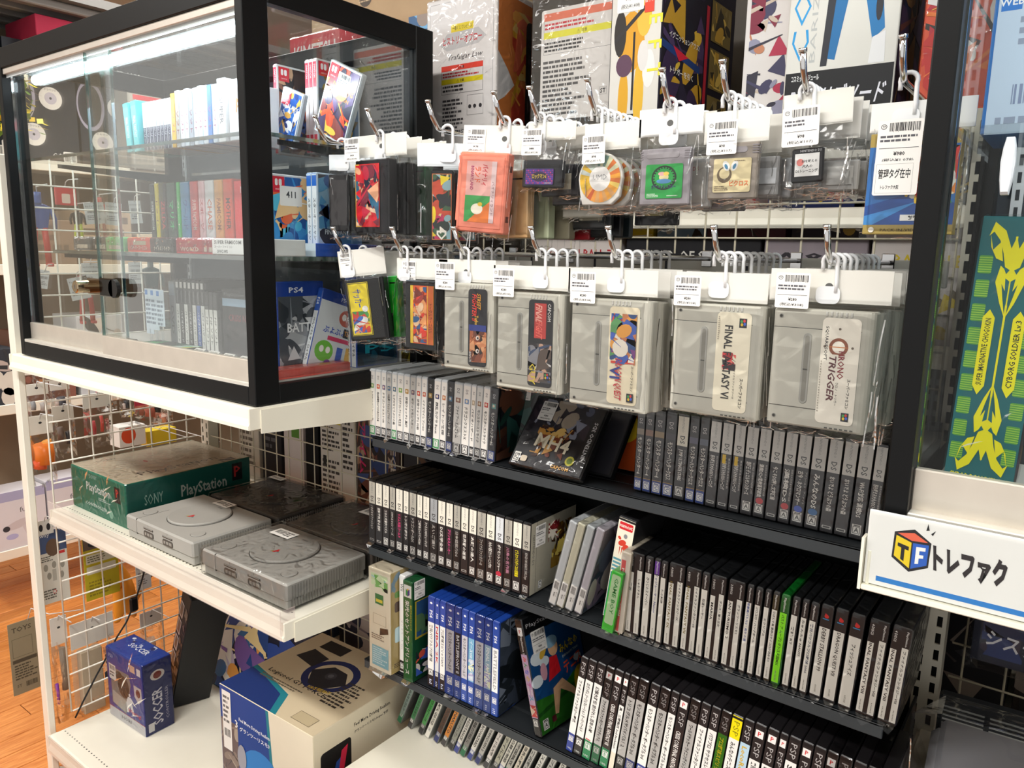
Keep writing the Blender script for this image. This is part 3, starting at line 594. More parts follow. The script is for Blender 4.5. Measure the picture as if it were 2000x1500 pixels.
# clear cases, namcot box, small green box
for i, p in enumerate((1071, 1086, 1103, 1121)):
    x = onY(p, 1155+i*7, .940)[0]
    def sp(f, w_, h, i=i):
        f.rect(w_*.1, h*.02, w_*.9, h*.30, 'f4f2ee'); f.barcode(w_*.2, h*.2, w_*.8, h*.28, seed=i); f.text('¥280', w_*.5, h*.13, w_*.22, K_, -90, bold=True); f.text('税込¥308', w_*.78, h*.14, w_*.14, K_, -90)
    game_case('disc_case', 'clear plastic disc case leaning right, %s of four on the middle shelf' % ORD[i], 'disc case', 'leaning clear disc cases', x, .940, -.5425+.0004, .0132, .135, .148, ('c9cdd0', 'cfcbb4', 'bfc4c6', 'b9b4bc')[i], sp, lean=.24, wrap=True,
              cover=cover_art(['8a7a90', '5a6070', 'c0b8b0', '3c4654'], 44, '8e8890') if i == 3 else None)
def sp(f, w_, h):
    f.rect(.001, .002, w_-.001, h-.002, 'f0ead6'); f.rect(.002, .003, w_-.002, h*.46, '127a78')
    for j in range(4): f.rect(.002, h*(.48+j*.035), w_-.004, h*(.50+j*.035), '5a9aa8')
    f.rr(.0035, h*.885, w_-.0035, h*.955, .002, 'd2222c'); f.text('namcot', w_/2, h*.92, .005, 'f6f0e4', w=w_*.7, bold=True)
    f.ell(w_*.42, h*.76, .0065, .0045, 'd4402c', a=.5); f.ell(w_*.68, h*.72, .006, .006, 'd4402c'); f.ell(w_*.24, h*.80, .003, .0022, 'd4402c', a=-.7); f.ell(w_*.55, h*.83, .003, .0035, '8a8a90')
    for j in (.3, .42, .62, .74): f.poly([(w_*j, h*.72), (w_*(j+.06), h*.72), (w_*(j+.03), h*.64)], 'c83a28', 0)
    f.text('ファミリージョッキー', w_*.3, h*.24, .0075, 'f0ead6', -90, w=h*.4, bold=True)
x = onY(1164, 1180, .935)[0]
game_case('game_box', 'tall narrow cartridge box with red header, red horse and teal foot', 'game box', None, x, .955, -.5425, .029, .10, .165, '1c1c1e', sp, lean=.13, m='paper')
def sp(f, w_, h):
    f.rect(0, 0, w_, h, '3fc23c'); f.rr(w_*.1, h*.12, w_*.9, h*.95, .003, 'b8d8a8'); f.text('GAME BOY', w_*.55, h*.6, w_*.34, '2a8a40', -90, w=h*.6, bold=True)
game_case('game_box', 'small bright green bagged cartridge box on the middle shelf', 'game box', None, onY(1178, 1205, .925)[0], .922, -.5425, .018, .08, .095, '35b03c', sp, lean=.14, wrap=True)
def sp(f, w_, h):
    f.rect(0, 0, w_, h, 'd9cfc0'); f.rect(w_*.1, .002, w_*.55, h*.9, 'd85a5a'); f.text('ドラキュラ伝説', w_*.34, h*.5, w_*.3, 'f0e8dc', -90, w=h*.6, bold=True)
game_case('game_box', 'slim red and cream cartridge box beside the green bagged box', 'game box', None, onY(1198, 1222, .930)[0], .93, -.5425, .015, .08, .125, 'd8cdb8', sp, lean=.07, wrap=True)
# disc game jewel cases
def sp_ps1(strips, fat, body='17171a', strip='efece2', head=None, logo=False):
    def s(f, w_, h):
        f.rect(.0006, h*.01, w_-.0006, h*.99, body)
        n = len(strips)
        for k, (t1, tc) in enumerate(strips):
            a, c = ((.0008, w_-.0018), ) [0] if n == 1 else ((.0008, w_*.36) if k == 0 else (w_*.60, w_-.0016))
            f.rect(a, h*.03, c, h*(.80 if n == 1 and not logo else .76 if not (n == 2 and k) else .80), strip)
            if head and k == n-1: f.rect(a, h*.81, c, h*.985, head)
            m_ = (a+c)/2; cw = c-a
            if logo:
                f.ell(m_+.0006, h*.88, cw*.22, h*.02, 'd22a2c', 10); f.text('P', m_, h*.89, cw*.36, 'd22a2c', bold=True); f.rect(a+cw*.2, h*.845, c-cw*.2, h*.855, '3a8ac0')
                f.text(t1, m_, h*.52, cw*.40, tc, -90, w=h*min(.46, .036*len(t1)+.04), bold=True); f.lines(m_-cw*.1, h*.06, m_+cw*.1, h*.14, 6, '9a958a', 3)
            else:
                f.text('PlayStation' if k == n-1 else fat, m_, h*.89, cw*.42, 'e6e4e0', -90, w=h*(.15 if k == n-1 else .11), bold=True)
                f.text(t1, m_, h*(.58 if len(t1) < 15 else .50), cw*.5, tc, -90, w=h*min(.56, .034*len(t1)+.03), bold=True); f.lines(m_-cw*.12, h*.05, m_+cw*.12, h*.16, 7, '8a857c', 3)
    return s
K = '1f1d1e'
P1 = [(1221, 1249, [('実況', K), ('しゅわすきん', K)], '2 DISCS', {}), (1250.6, 1266, [('ひつじのスイーパー', K)], '', {}), (1267, 1280, [('リッジレーサー Namco', '3a3a88')], '', dict(head='6a3a9c')), (1281, 1293.6, [('俺の料理', K)], '', {}),
      (1295, 1325, [('FINAL FANTASY IX', '7a6a2c'), ('ファイナルファンタジーIX', K)], '4 DISCS', {}), (1327, 1356.5, [('FINAL FANTASY VII', '8a7a3a'), ('ファイナルファンタジーVII', K)], '4 DISCS', {}), (1358, 1373, [('街道レーサー', K)], '', {}), (1375, 1404, [('MARIA', K), ('ダンス・闇の王女', K)], '3 DISCS', {}),
      (1408, 1439, [('GRAN TURISMO 2', K), ('グランツーリスモ2', K)], '2 DISCS', {}), (1442, 1456, [('首都高バトル2・走りの道', '2a4a9a')], '', {}), (1458.5, 1472.5, [('コロコロ・ハンドボール', K)], '', {}), (1475, 1488.5, [('エクリプス', K)], '', {}), (1490, 1504.5, [('じばんぐ島 運命はサイコロが決める!?', K)], '', dict(body='3a3420')),
      (1506, 1523.5, [('バスト ア ムーブ2 ダンス天国MIX', '14400c')], '', dict(body='0c5a1c', strip='8cf028')), (1526, 1542, [('実践 RT', K)], '', {}), (1544, 1559, [('みゅんみゅ NAVIT', K)], '', {}), (1560.5, 1577, [('実況パワフルプロ野球 2000', '2a3a5a')], '', {}),
      (1579, 1604, [('DERBY STALLION 99', K)], '', dict(logo=True)), (1606, 1632, [('DRAGON QUEST VII', K)], '', dict(logo=True)), (1636, 1664, [('フィッシュアイズ', K)], '', dict(logo=True)),
      (1671, 1710, [('FINAL FANTASY VIII', K), ('ファイナルファンタジーVIII', K)], '4 DISCS', {}), (1714, 1753, [('FINAL FANTASY VIII', K), ('ファイナルファンタジーVIII', K)], '4 DISCS', {})]
LB = {2: 'slim jewel case with purple header', 13: 'bright green jewel case', 12: 'jewel case with yellowish tray', 9: 'jewel case with blue spine lettering', 17: 'wide jewel case with red logo beside slim ones', 18: 'wide jewel case with red logo and green mark', 19: 'wide jewel case with red logo beside double ones'}
ypx = lambda p: 1228+(1392-1228)*(p-1221)/(1715-1221)
for i, (p0, p1, st, fat, kw) in enumerate(P1):
    x0 = onY(p0, ypx(p0), .938)[0]; x1 = onY(p1, ypx(p1), .938)[0]
    lk = LB.get(i, 'thick double strip jewel case' if len(st) == 2 else 'slim jewel case with white strip')
    game_case('jewel_case', '%s, %s in its row' % (lk, ORD[i]), 'disc case', 'disc jewel cases on the middle black shelf', x0, .938+rnd.uniform(-.002, .002), -.5425, x1-x0-.0006, .140, .125, '1d1e20' if i != 13 else '0e6a22', sp_ps1(st, fat, **kw), lean=.022+.0016*i, wrap=True)
# lower tier, left: tall boxes, blue cases
def sp(f, w_, h):
    f.rect(.0005, .0005, w_-.0005, h-.0005, 'efe5cc'); f.art(w_*.12, h*.80, w_*.88, h*.95, ['a8d8e8', '7cb85c', 'd8e8b8'], 16, 51, None, .5); f.rect(w_*.30, h*.66, w_*.68, h*.76, '3a7a3c'); f.rect(w_*.34, h*.68, w_*.64, h*.71, 'e8d040')
    f.lines(w_*.12, h*.30, w_*.7, h*.36, 3, '8a7a6a', 2); f.rect(w_*.14, .008, w_*.9, h*.24, '8ac0cc'); f.lines(w_*.18, .012, w_*.86, h*.23, 8, 'd8ecec', 4)
    f.frame(w_*.2, h*.46, w_*.8, h*.56, .0006, 'b8a890'); f.poly([(w_*.5, h*.36), (w_*.9, h*.40), (w_*.88, h*.45), (w_*.52, h*.43)], '4a3a30')
def cv(f, d, h):
    f.rect(.001, .001, d-.001, h-.001, 'e8cc88'); f.art(.002, h*.8, d-.002, h-.002, ['9cc0d8', 'd8c090', '7a9ab0'], 18, 52, None, .4); f.rr(.01, h*.3, d*.5, h*.45, .004, 'bcd8e0'); f.rr(.01, h*.6, d*.4, h*.7, .004, '4a3428'); f.rr(.01, h*.74, d*.4, h*.8, .004, '5a8a3c'); f.lines(.008, .01, d*.5, h*.1, 3, '6a5a40', 2)
xa = onY(722, 1270, .905)[0]
game_case('game_box', 'tall cream cardboard game box at the left end of the lower black shelf', 'game box', None, xa, .905, -.765, .056, .10, .197, 'e9dcc0', sp, cover=cv, m='cardboard', wrap=True)
x = onY(775, 1292, .918)[0]
def sp(f, w_, h): sp_bands(f, w_, h, ((.01, .99, 'f0eeea'), (.02, .13, '2a282a'))); f.text('Wii', w_*.5, h*.88, w_*.5, '7a7a7a', -90, bold=True); rating(f, w_/2, h*.075, w_*.62, 'A'); f.text('マリオカート Wii', w_*.5, h*.4, w_*.24, '9a9a9a', -90, w=h*.3)
game_case('game_case', 'white game case between the cream box and the green box', 'game case', None, x, .925, -.765, .0145, .135, .19, 'e6e6e4', sp)
def sp(f, w_, h):
    sp_bands(f, w_, h, ((.005, .995, '1e6a38'),)); f.rect(w_*.1, h*.84, w_*.9, h*.96, 'f0eee8'); f.poly([(w_*.3, h*.86), (w_*.5, h*.85), (w_*.5, h*.91), (w_*.3, h*.92)], '2a9a4c'); f.poly([(w_*.5, h*.85), (w_*.72, h*.87), (w_*.72, h*.925), (w_*.5, h*.91)], '3a3a88'); f.poly([(w_*.4, h*.92), (w_*.55, h*.9), (w_*.62, h*.93)], 'e8b020')
    f.text('栄光のセントアンドリュース', w_*.45, h*.44, w_*.46, 'f4f2ea', -90, w=h*.74, bold=True); f.text('最新海外ゴルフシリーズ', w_*.87, h*.65, w_*.13, 'f0d840', -90, w=h*.25, bold=True)
def cv(f, d, h):
    f.rect(.001, .001, d-.001, h-.001, '1f5a34'); f.rect(d*.08, h*.42, d*.98, h*.80, 'e0c838'); f.rect(d*.12, h*.44, d*.96, h*.79, '3c6ca0'); f.art(d*.12, h*.44, d*.96, h*.66, ['3a5a34', '28404c', '4a6a48'], 18, 53, None, .5); f.art(d*.1, h*.05, d*.95, h*.3, ['c8503c', 'd8d0c8', '3a5ab0', '202428'], 30, 54, None, .4); f.price(.004, h*.82, .027, .034, seed=14)
game_case('game_box', 'green golf game box with white vertical lettering on the lower black shelf', 'game box', None, onY(788, 1300, .912)[0], .912, -.765, .0225, .085, .191, '1f5f35', sp, cover=cv, wrap=True, m='paper')
t = thing('game_box', 'green and white box standing behind the blue spined cases', 'game box', (-.915, 1.03, -.765)); b = B(); b.box(0, .14, 0, .03, 0, .200, '2a5a34', 'paper', .001); f = front(b, 0, 0, 0); f.rect(.01, .14, .045, .198, 'e8e4dc'); f.ell(.02, .17, .008, .02, '2a8ac0'); f.lines(.055, .14, .13, .19, 4, '8ac060', 3); b.make('box_body', t)
px = [835, 848.7, 858, 870, 886.7, 900, 913, 926, 943.7, 958.7, 972.5]; xs = row_positions(px, 1318, 1384, .925)
T4 = [('実況パワフルプロ野球', K, 'f0eeea', 0), ('NBA 2K', 'c8202c', 'dcdcdc', 0), ('プロ野球スピリッツ2019', K, 'f0eeea', 0), ('モンスターハンター:ワールド', K, 'c9c6cc', 1), ('BATTLEFRONT II', 'e8e8ec', '26262c', 1), ('モンスターハンター:ワールド', K, 'c6c4cc', 1), ('イースVIII ラクリモサ', 'e8f0f4', '7ab0d0', 1), ('モンスターハンター:ワールド', K, 'c9c8d0', 1), ('FINAL FANTASY', 'f0f4f4', '9ab8cc', 1), ('BATTLEFIELD', '9a9a9a', 'efeff0', 1)]
for i, (tt, tc, bg, bl) in enumerate(T4):
    def sp(f, w_, h, tt=tt, tc=tc, bg=bg, bl=bl, i=i):
        foot = '24489c' if bl else '232024'
        sp_bands(f, w_, h, ((.01, .99, bg), (.72, .99, '24489c'), (.01, .26 if bl else .2, foot)))
        if i in (8, 6): f.art(.001, h*.27, w_-.001, h*.5, ['e8e8c0', 'c8d0e0', 'a8a0c8'], 12, i, None, .8)
        f.text('PS4', w_*.48, h*.81, w_*.46, 'f0f2f6', -90, bold=True); f.ell(w_*.5, h*.93, w_*.18, h*.012, 'f0f2f6', 8); f.text(tt, w_*.5, h*.49, w_*.46, tc, -90, w=h*.41, bold=True); rating(f, w_/2, h*.17, w_*.62, 'C' if bl else 'A', fg=foot)
        f.lines(w_*.3, h*.03, w_*.7, h*.09, 3, 'c8d0e8', i)
    lk = {0: 'blue capped game case with white spine and black foot', 1: 'blue capped game case with bold red lettering', 2: 'blue capped game case with red number on white spine', 4: 'blue capped game case with black centre', 6: 'blue capped game case with pale blue spine', 8: 'blue capped game case with cloudy picture spine', 9: 'blue capped game case showing its dark stormy cover'}.get(i, 'blue capped game case with pale mauve spine')
    game_case('game_case', '%s, %s in its row' % (lk, ORD[i]), 'game case', 'blue capped game cases on the lower black shelf', xs[i], .925, -.765, xs[i+1]-xs[i]-.0008, .135, .171, '1c3f94', sp, lean=.006, wrap=i in (3, 4, 7, 8),
              cover=cover_art(['3a4250', '1c2228', '6a7484', '2a323c', '10151a'], 61, '343c48', n=60) if i == 9 else None)
# tilted tennis game
def sp(f, w_, h):
    sp_bands(f, w_, h, ((.01, .99, '1c1a1c'), (.16, .70, 'c9a8c8'))); f.rect(w_*.15, h*.86, w_*.85, h*.93, 'f0eeea'); f.text('P', w_/2, h*.895, w_*.4, 'd02a2c', bold=True); f.text('PlayStation 2', w_*.5, h*.78, w_*.36, 'e8e6e2', -90, w=h*.16, bold=True)
    for q, (cc, ch) in enumerate(zip(('e85a3c', '3a9a4c', '3a5ad0', 'e8c030', 'd04a9c', 'e8e4e0', '3aa0c0', 'e85a3c'), 'みんなのテニス')): f.text(ch, w_*.5, h*(.66-q*.055), w_*.55, cc, -90, bold=True)
    f.art(.001, h*.17, w_-.001, h*.27, ['d8302c', 'e8c8b0', 'c02a28'], 10, 3, None, .8); rating(f, w_/2, h*.12, w_*.62, 'A')
t = thing('game_case', 'tilted tennis game case showing its blue and green cover on the lower shelf', 'game case', (onY(1046, 1416, .925)[0], .925, -.765), (0, math.radians(-15.5), math.radians(-6)))
b = B(); b.box(0, .0145, 0, .135, 0, .19, '151618', 'plastic', .0014); b.make('case_shell', t); b = B(); sp(front(b, 0, -.0003, 0, 'glosspaper'), .0145, .19); b.make('spine_label', t)
b = B(); f = side(b, .0146, 0, 0, 'glosspaper'); f.rect(.002, .002, .133, .188, '16487e'); f.rect(.002, .162, .133, .188, '0c0d10'); f.text('PlayStation 2', .050, .175, .0085, 'c8c8cc', w=.085)
f.poly([(.002, .002), (.133, .002), (.133, .075), (.10, .07), (.06, .052), (.002, .058)], '2a6a20'); f.poly([(.002, .03), (.133, .052), (.133, .060), (.002, .036)], '1c4c1a')
for (a, c, q) in ((.02, .12, .016), (.035, .11, .012), (.012, .085, .014), (.115, .09, .010)): f.ell(a, c, q, q*.7, 'dce8f0', 14)
f.ell(.115, .05, .017, .026, 'b89a20', 20)
f.poly([(.045, .062), (.07, .07), (.095, .045), (.108, .028), (.100, .026), (.085, .04), (.062, .055), (.048, .02), (.040, .022)], 'e8b88c'); f.poly([(.038, .075), (.070, .082), (.066, .11), (.048, .112)], 'd2202c'); f.ell(.060, .125, .012, .014, 'e8b88c', 16); f.ell(.057, .135, .016, .010, '8ab0c8', 16); f.ell(.035, .125, .012, .006, 'd8b040', 12, a=.8); f.ell(.030, .095, .008, .014, 'd8a0b0', 14); f.ell(.104, .024, .009, .005, 'c83a20', 12)
f.text('みんなの', .098, .118, .015, 'f0d020', 6, w=.048, bold=True); f.text("EVERYBODY'S TENNIS", .100, .104, .004, 'e0e8e0', 6, w=.042); f.text('テニス', .102, .086, .020, 'e8502c', 10, w=.048, bold=True)
f.price(.014, .128, .034, .036, '¥280', '(税込¥308)', 15); rating(f, .014, .016, .013, 'A'); f.rr(.030, .012, .040, .022, .002, '5a2028'); b.make('cover_label', t)
b = B(); b.box(-.001, .0158, -.001, .137, -.001, .192, 'ffffff', 'wrap_film', .002); b.make('plastic_wrap', t)
# lower tier, right: portable disc cases
tops = [1138, 1153, 1170, 1188, 1205, 1223, 1235, 1253, 1275, 1295, 1316, 1333, 1354, 1375, 1395, 1415, 1436, 1459, 1481, 1506, 1530, 1548, 1574, 1598, 1623, 1647, 1676, 1703, 1729, 1758]
PS = [('ファイナルファンタジー零式', 'C', 0), ('SDガンダム ジージェネレーション オーバーワールド', 'A', 0), ('幻想水滸伝 紡がれし百年の時', 'B', 0), ('ファイナルファンタジータクティクス', 'B', 1), ('CRISIS CORE FINAL FANTASY VII', 'B', 3), ('真・三國無双 2nd Evolution', 'N', 1), ('トリコ グルメサバイバル！2', 'A', 0), ('モンスターハンター ポータブル 3rd', 'C', 0), ('モンスターハンター ポータブル 3rd', 'C', 0), ('モンスターハンター ポータブル 3rd', 'C', 0), ('モンスターハンター ポータブル 3rd', 'C', 0),
      ('CRISIS CORE FINAL FANTASY VII', 'B', 3), ('ワールドサッカー ウイニングイレブン2010', 'A', 0), ('ファイナルファンタジー零式', 'C', 0), ('パワプロ サクセスレジェンズ', 'A', 0), ('プロ野球スピリッツ2010', 'A', 4), ('みんなのテニス ポータブル', 'A', 5), ('LocoRoco', 'A', 6), ('実況パワフルプロ野球ポータブル', 'A', 1), ('DISSIDIA FINAL FANTASY', 'B', 1), ('METAL GEAR SOLID', 'C', 1), ('Saints', 'B', 0), ('ダービータイム', 'A', 7), ('未来日記 13人目の日記所有者', 'C', 0), ('プロ野球スピリッツ', 'B', 3), ('アイドルマスター', 'C', 8), ('ダービースタリオン', 'B', 1), ('太鼓の達人', 'B', 1), ('うたの プリンスさま', 'C', 0)]
n = len(PS); Yp = .926; xp = []
for i, p in enumerate(tops):                                  # tops of the cases, read along their leaning line
    xp.append(onY(p, 1222+(p-1138)*(1452-1222)/(1750-1138), Yp)[0])
for i, (tt, let, st) in enumerate(PS):
    lean = .135-.0022*i; h = .168; ws = min(.0155, (xp[i+1]-xp[i])*math.cos(lean)-.0004)
    def sp(f, w_, h, tt=tt, let=let, st=st, i=i):
        foot = {'A': '1e1c1e', 'B': '1f7a4c', 'C': '22388c', 'N': 'e8e0cc'}[let]; body = {3: '2a2020', 4: '3c8a24', 6: 'b8d4e8', 7: '2a7ac0', 8: 'b03a68'}.get(st, 'f0eeea')
        sp_bands(f, w_, h, ((.008, .992, body), (.79 if st not in (1, 3, 7) else .68, .992, '242022' if st != 5 else 'f2e010'), (.008, .20, foot)))
        if st in (1, 3, 7): f.rect(w_*.15, h*.88, w_*.82, h*.945, 'f2f0ee'); f.text('P', w_*.5, h*.912, w_*.42, 'd0282c', bold=True); f.text('PSP', w_*.5, h*.77, w_*.5, 'b8b4b4', -90, w=h*.13)
        else: f.text('PSP', w_*.5, h*.88, w_*.5, 'b8b4b4' if st != 5 else '8a8010', -90, w=h*.13)
        if let != 'N': rating(f, w_/2, h*.145, w_*.62, let, fg=foot); f.text('UMD', w_*.5, h*.04, w_*.24, 'd8dcd8', w=w_*.6)
        if st == 4: f.art(.001, h*.2, w_-.001, h*.45, ['f0f0e8', '2a6a20', 'e03028'], 10, 4, None, .6)
        if st == 7: f.art(.001, h*.2, w_-.001, h*.5, ['12302c', '0e2420', '1a4a40'], 12, 5, None, .9)
        tc = {3: 'ece8e4', 4: 'f0e020', 6: 'd8b030', 7: 'f0f4f8', 8: 'f8e8f0'}.get(st, K); L_ = min(.50 if st in (0, 5) else .42, .030*len(tt)+.05)
        f.text(tt, w_*.48, h*(.78-.02-L_/2 if st not in (1, 3, 7) else .66-L_/2), w_*.46, tc, -90, w=h*L_, bold=True)
        if i in (2, 12): f.rect(w_*.15, h*.205, w_*.7, h*.215, 'c8303c')
    lk = {0: 'white spined portable game case', 1: 'portable game case with white logo square', 3: 'black spined portable game case', 4: 'green spined portable game case', 5: 'portable game case with yellow cap', 6: 'pale blue spined portable game case', 7: 'portable game case with blue patch', 8: 'portable game case with magenta patch'}[st]
    fo = {'A': 'black', 'B': 'green', 'C': 'blue', 'N': 'cream'}[let]
    tx = xp[i]-h*math.sin(lean); game_case('game_case', '%s and %s foot, %s in the leaning row' % (lk, fo, ORD[i]), 'game case', 'portable game cases leaning on the lower black shelf', tx, Yp, -.765, ws, .103, h, '1c1a1c', sp, lean=lean, wrap=i in (3, 6, 7, 9, 12, 15, 24, 25, 27),
              cover=cover_art(['9a9aa0', 'd0d0d4', '5a5a60', 'c8a8b0'], 71, 'a8a4a8') if i == n-1 else None)
# bottom row: leaning cases on the white board
base = [775, 795, 816, 829, 846, 860, 874, 885, 897, 911, 926, 942, 957, 968, 979, 992, 1006, 1024, 1042, 1060, 1078, 1096, 1112, 1140, 1158, 1176]
cols = [('9ab0a8', 'B'), ('4a8a5c', 'A'), ('58b860', 'A'), ('e8e4da', 'N'), ('6a3c24', 'C'), ('e08a2c', 'A'), ('b8b8ac', 'A'), ('e6e2dc', 'C'), ('a8a4a0', 'B'), ('e6e2dc', 'C'), ('e6e2dc', 'C'), ('e4dcd8', 'A'), ('dcd8c4', 'A'), ('e2ded4', 'C'), ('e2ded4', 'B'), ('e2d8c8', 'O'), ('e4e2dc', 'A'), ('e4e2dc', 'A'), ('e2e0da', 'A'), ('dcd8d0', 'A'), ('e4e0da', 'A'), ('d8d6d2', 'C'), ('8a8e94', 'C'), ('e2e0da', 'A'), ('dcdad4', 'B'), ('d4d2cc', 'A')]
TD = ['みんなのゴルフ', 'みんなのスッキリ', 'ワンピース', 'METAL GEAR SOLID', 'UNCHARTED', 'NARUTO', 'ウイニングイレブン', 'RESISTANCE', '龍が如く', 'BIOHAZARD', 'VANQUISH 2', 'アイドル大戦', 'テイルズ', '白騎士物語', '戦国無双', '信長の野望', '実況野球', 'スパロボ', 'プロ野球', 'DRAG ON', 'FINAL FANTASY', 'PS3', 'PS3', 'GOD EATER', '龍が如く', 'GT5']
nm = {'9ab0a8': 'pale grey green', '4a8a5c': 'dull green', '58b860': 'bright green', '6a3c24': 'brown', 'e08a2c': 'orange', 'b8b8ac': 'grey', '8a8e94': 'dim grey'}
for i, p in enumerate(base):
    x = onY(p, 1408+(p-775)*.462, 1.03)[0]; x2 = onY(p+14, 1408+(p+14-775)*.462, 1.03)[0]; lean = .40
    def sp(f, w_, h, i=i):
        c, l = cols[i]; foot = {'A': '3a383a', 'B': '2f8a5c', 'C': '3a4488', 'N': 'e8e4da', 'O': 'd8702c'}[l]
        sp_bands(f, w_, h, ((.01, .99, c), (.85, .99, '3a3a3c'), (.01, .16, foot))); rating(f, w_/2, h*.13, w_*.6, l if l in 'ABC' else 'A', fg=foot if l != 'N' else K); f.text(TD[i], w_*.5, h*.38, w_*.5, K, -90, w=h*.34, bold=True)
    game_case('game_case', '%s spined case leaning right, %s from left in the bottom row' % (nm.get(cols[i][0], 'white'), ORD[i]), 'game case', 'leaning cases on the low white board', x, 1.03, -.9695, .0118, .094, .171, '8f9290', sp, lean=lean, wrap=i % 2 == 0 or i > 20)
# ================================================================ HOOKS AND HANGING BAGS
UZ, LZ = .166, -.004
rail = thing('hook_rail', 'long grey metal rail carrying the lower row of chrome hooks', 'rail', (-1.0, 1.105, -.034))
b = B(); b.box(0, .85, 0, .012, 0, .034, 'b4b2a8', 'aluminium', .001); b.make('bar', rail)
for i in range(6):
    b = B(); b.box(.08+i*.128, .083+i*.128, -.0015, .05, -.01, .037, '2c2c30', 'satin_black'); b.make('bracket', rail)
rail2 = thing('hook_rail', 'grey metal rail behind the upper row of chrome hooks', 'rail', (-1.0, 1.142, UZ-.03))
b = B(); b.box(0, .85, 0, .012, 0, .028, 'b4b2a8', 'aluminium', .001); b.make('bar', rail2)
def hook(x, z, y0, y1, label, grp):
    t = thing('display_hook', label, 'hook', (x, y1, z), group=grp)
    b = B(); b.tube([(0, 0, 0), (0, y0-y1+.022, 0), (0, y0-y1+.016, .002), (0, y0-y1+.004, .016), (0, y0-y1-.004, .034)], .0032, 'd8d8da', 'chrome', 10); b.make('rod', t)
    b = B(); b.tube([(0, y0-y1-.0042, .0336), (0, y0-y1-.0048, .0372)], .0042, 'e0e0e0', 'chrome', 12); b.make('end_cap', t)
    b = B(); b.box(-.008, .008, -.004, .001, -.012, .012, 'c8c8ca', 'chrome', .001); b.make('base_clip', t); return t
def hang_tab(t, dx=0.):
    """translucent plastic ring that loops over the rod and is glued to the header; the rod passes at the origin"""
    b = B(); pts = [(dx+.0075*math.cos(a), .004*math.sin(2*a)*0, .0010+.0075*math.sin(a)) for a in [math.radians(q) for q in range(200, -61, -20)]]
    b.tube([(dx-.0070, 0, -.007)]+pts[:1]+pts[1:-2]+[(dx+.0075, 0, -.02), (dx+.0075, 0, -.030)], .0022, 'fbfcfd', 'tab_plastic', 6)
    b.prism(rrect(dx-.012, -.042, dx+.012, -.024, .006), (0, .0004, 0), X1, Z1, .001, 'f8fafc', 'tab_plastic'); b.make('hang_tab', t)
def bag_sheet(t, x0, x1, z0, z1, yf, th, seed, cx0=None, cx1=None, cz0=None, cz1=None):
    """crinkled clear bag closed round its contents (front at y=-th/2-..., back at +th/2)"""
    r = random.Random(seed); b = B(); nx, nz = 9, 12
    cx0 = x0+.01 if cx0 is None else cx0; cx1 = x1-.01 if cx1 is None else cx1; cz0 = z0+.01 if cz0 is None else cz0; cz1 = z1-.01 if cz1 is None else cz1
    for sgn in (-1, 1):
        P = [[None]*(nx+1) for _ in range(nz+1)]
        for j in range(nz+1):
            for i in range(nx+1):
                x = x0+(x1-x0)*i/nx; z = z0+(z1-z0)*j/nz
                ex = min(1, max(0, (x-x0)/max(.001, cx0-x0), 0)) if x < cx0 else (min(1, (x1-x)/max(.001, x1-cx1)) if x > cx1 else 1)
                ez = min(1, (z-z0)/max(.001, cz0-z0)) if z < cz0 else (min(1, (z1-z)/max(.001, z1-cz1)) if z > cz1 else 1)
                k = max(0, min(ex, ez)); edge = i in (0, nx) or j in (0, nz)
                y = sgn*((th/2+.0015)*k+(0 if edge else r.uniform(0, .0012+.0045*(1-k)))); P[j][i] = (x+(0 if edge else r.uniform(-.001, .001)), yf+y, z+(r.uniform(-.002, .001) if j == 0 else 0))
        for j in range(nz):
            for i in range(nx):
                a, c, d, e = P[j][i], P[j][i+1], P[j+1][i+1], P[j+1][i]
                if (i+j) % 2: b.face([a, c, d], 'ffffff', 'bag_film', True); b.face([a, d, e], 'ffffff', 'bag_film', True)
                else: b.face([a, c, e], 'ffffff', 'bag_film', True); b.face([c, d, e], 'ffffff', 'bag_film', True)
    r2 = random.Random(seed+9); q = th/2+.004
    for i in range(9):                              # fold strips on the margins and foot, extra reflective to stand in for highlights
        s_ = r2.choice((-1, 1, 1)); xa = (x1-r2.uniform(.001, .010)) if s_ > 0 else (x0+r2.uniform(.001, .007)); za = r2.uniform(z0+.2*(z1-z0), z1); l = r2.uniform(.2, .5)*(z1-z0); dxx = r2.uniform(-.006, .003)*s_; wd = r2.uniform(.0005, .0016); yy = -q*r2.uniform(.2, .7)
        P = [Vector((xa+dxx*k/3+r2.uniform(-.0008, .0008), yf+yy-.001*(k % 2), max(z0, za-l*k/3))) for k in range(4)]
        for k in range(3): b.face([P[k], P[k+1], P[k+1]+Vector((wd, -.0006, 0)), P[k]+Vector((wd, -.0006, 0))], 'ffffff', 'crease_glint_film')
    for i in range(4):
        xa = r2.uniform(x0, x1-.02); l = r2.uniform(.01, .03); z_ = z0+r2.uniform(.0, .006); P = [Vector((xa+l*k/3, yf-q*.3, z_+r2.uniform(-.002, .002))) for k in range(4)]
        for k in range(3): b.face([P[k], P[k+1], P[k+1]+Vector((0, -.0006, .0012)), P[k]+Vector((0, -.0006, .0007))], 'ffffff', 'crease_glint_film')
    return b.make('clear_bag', t)
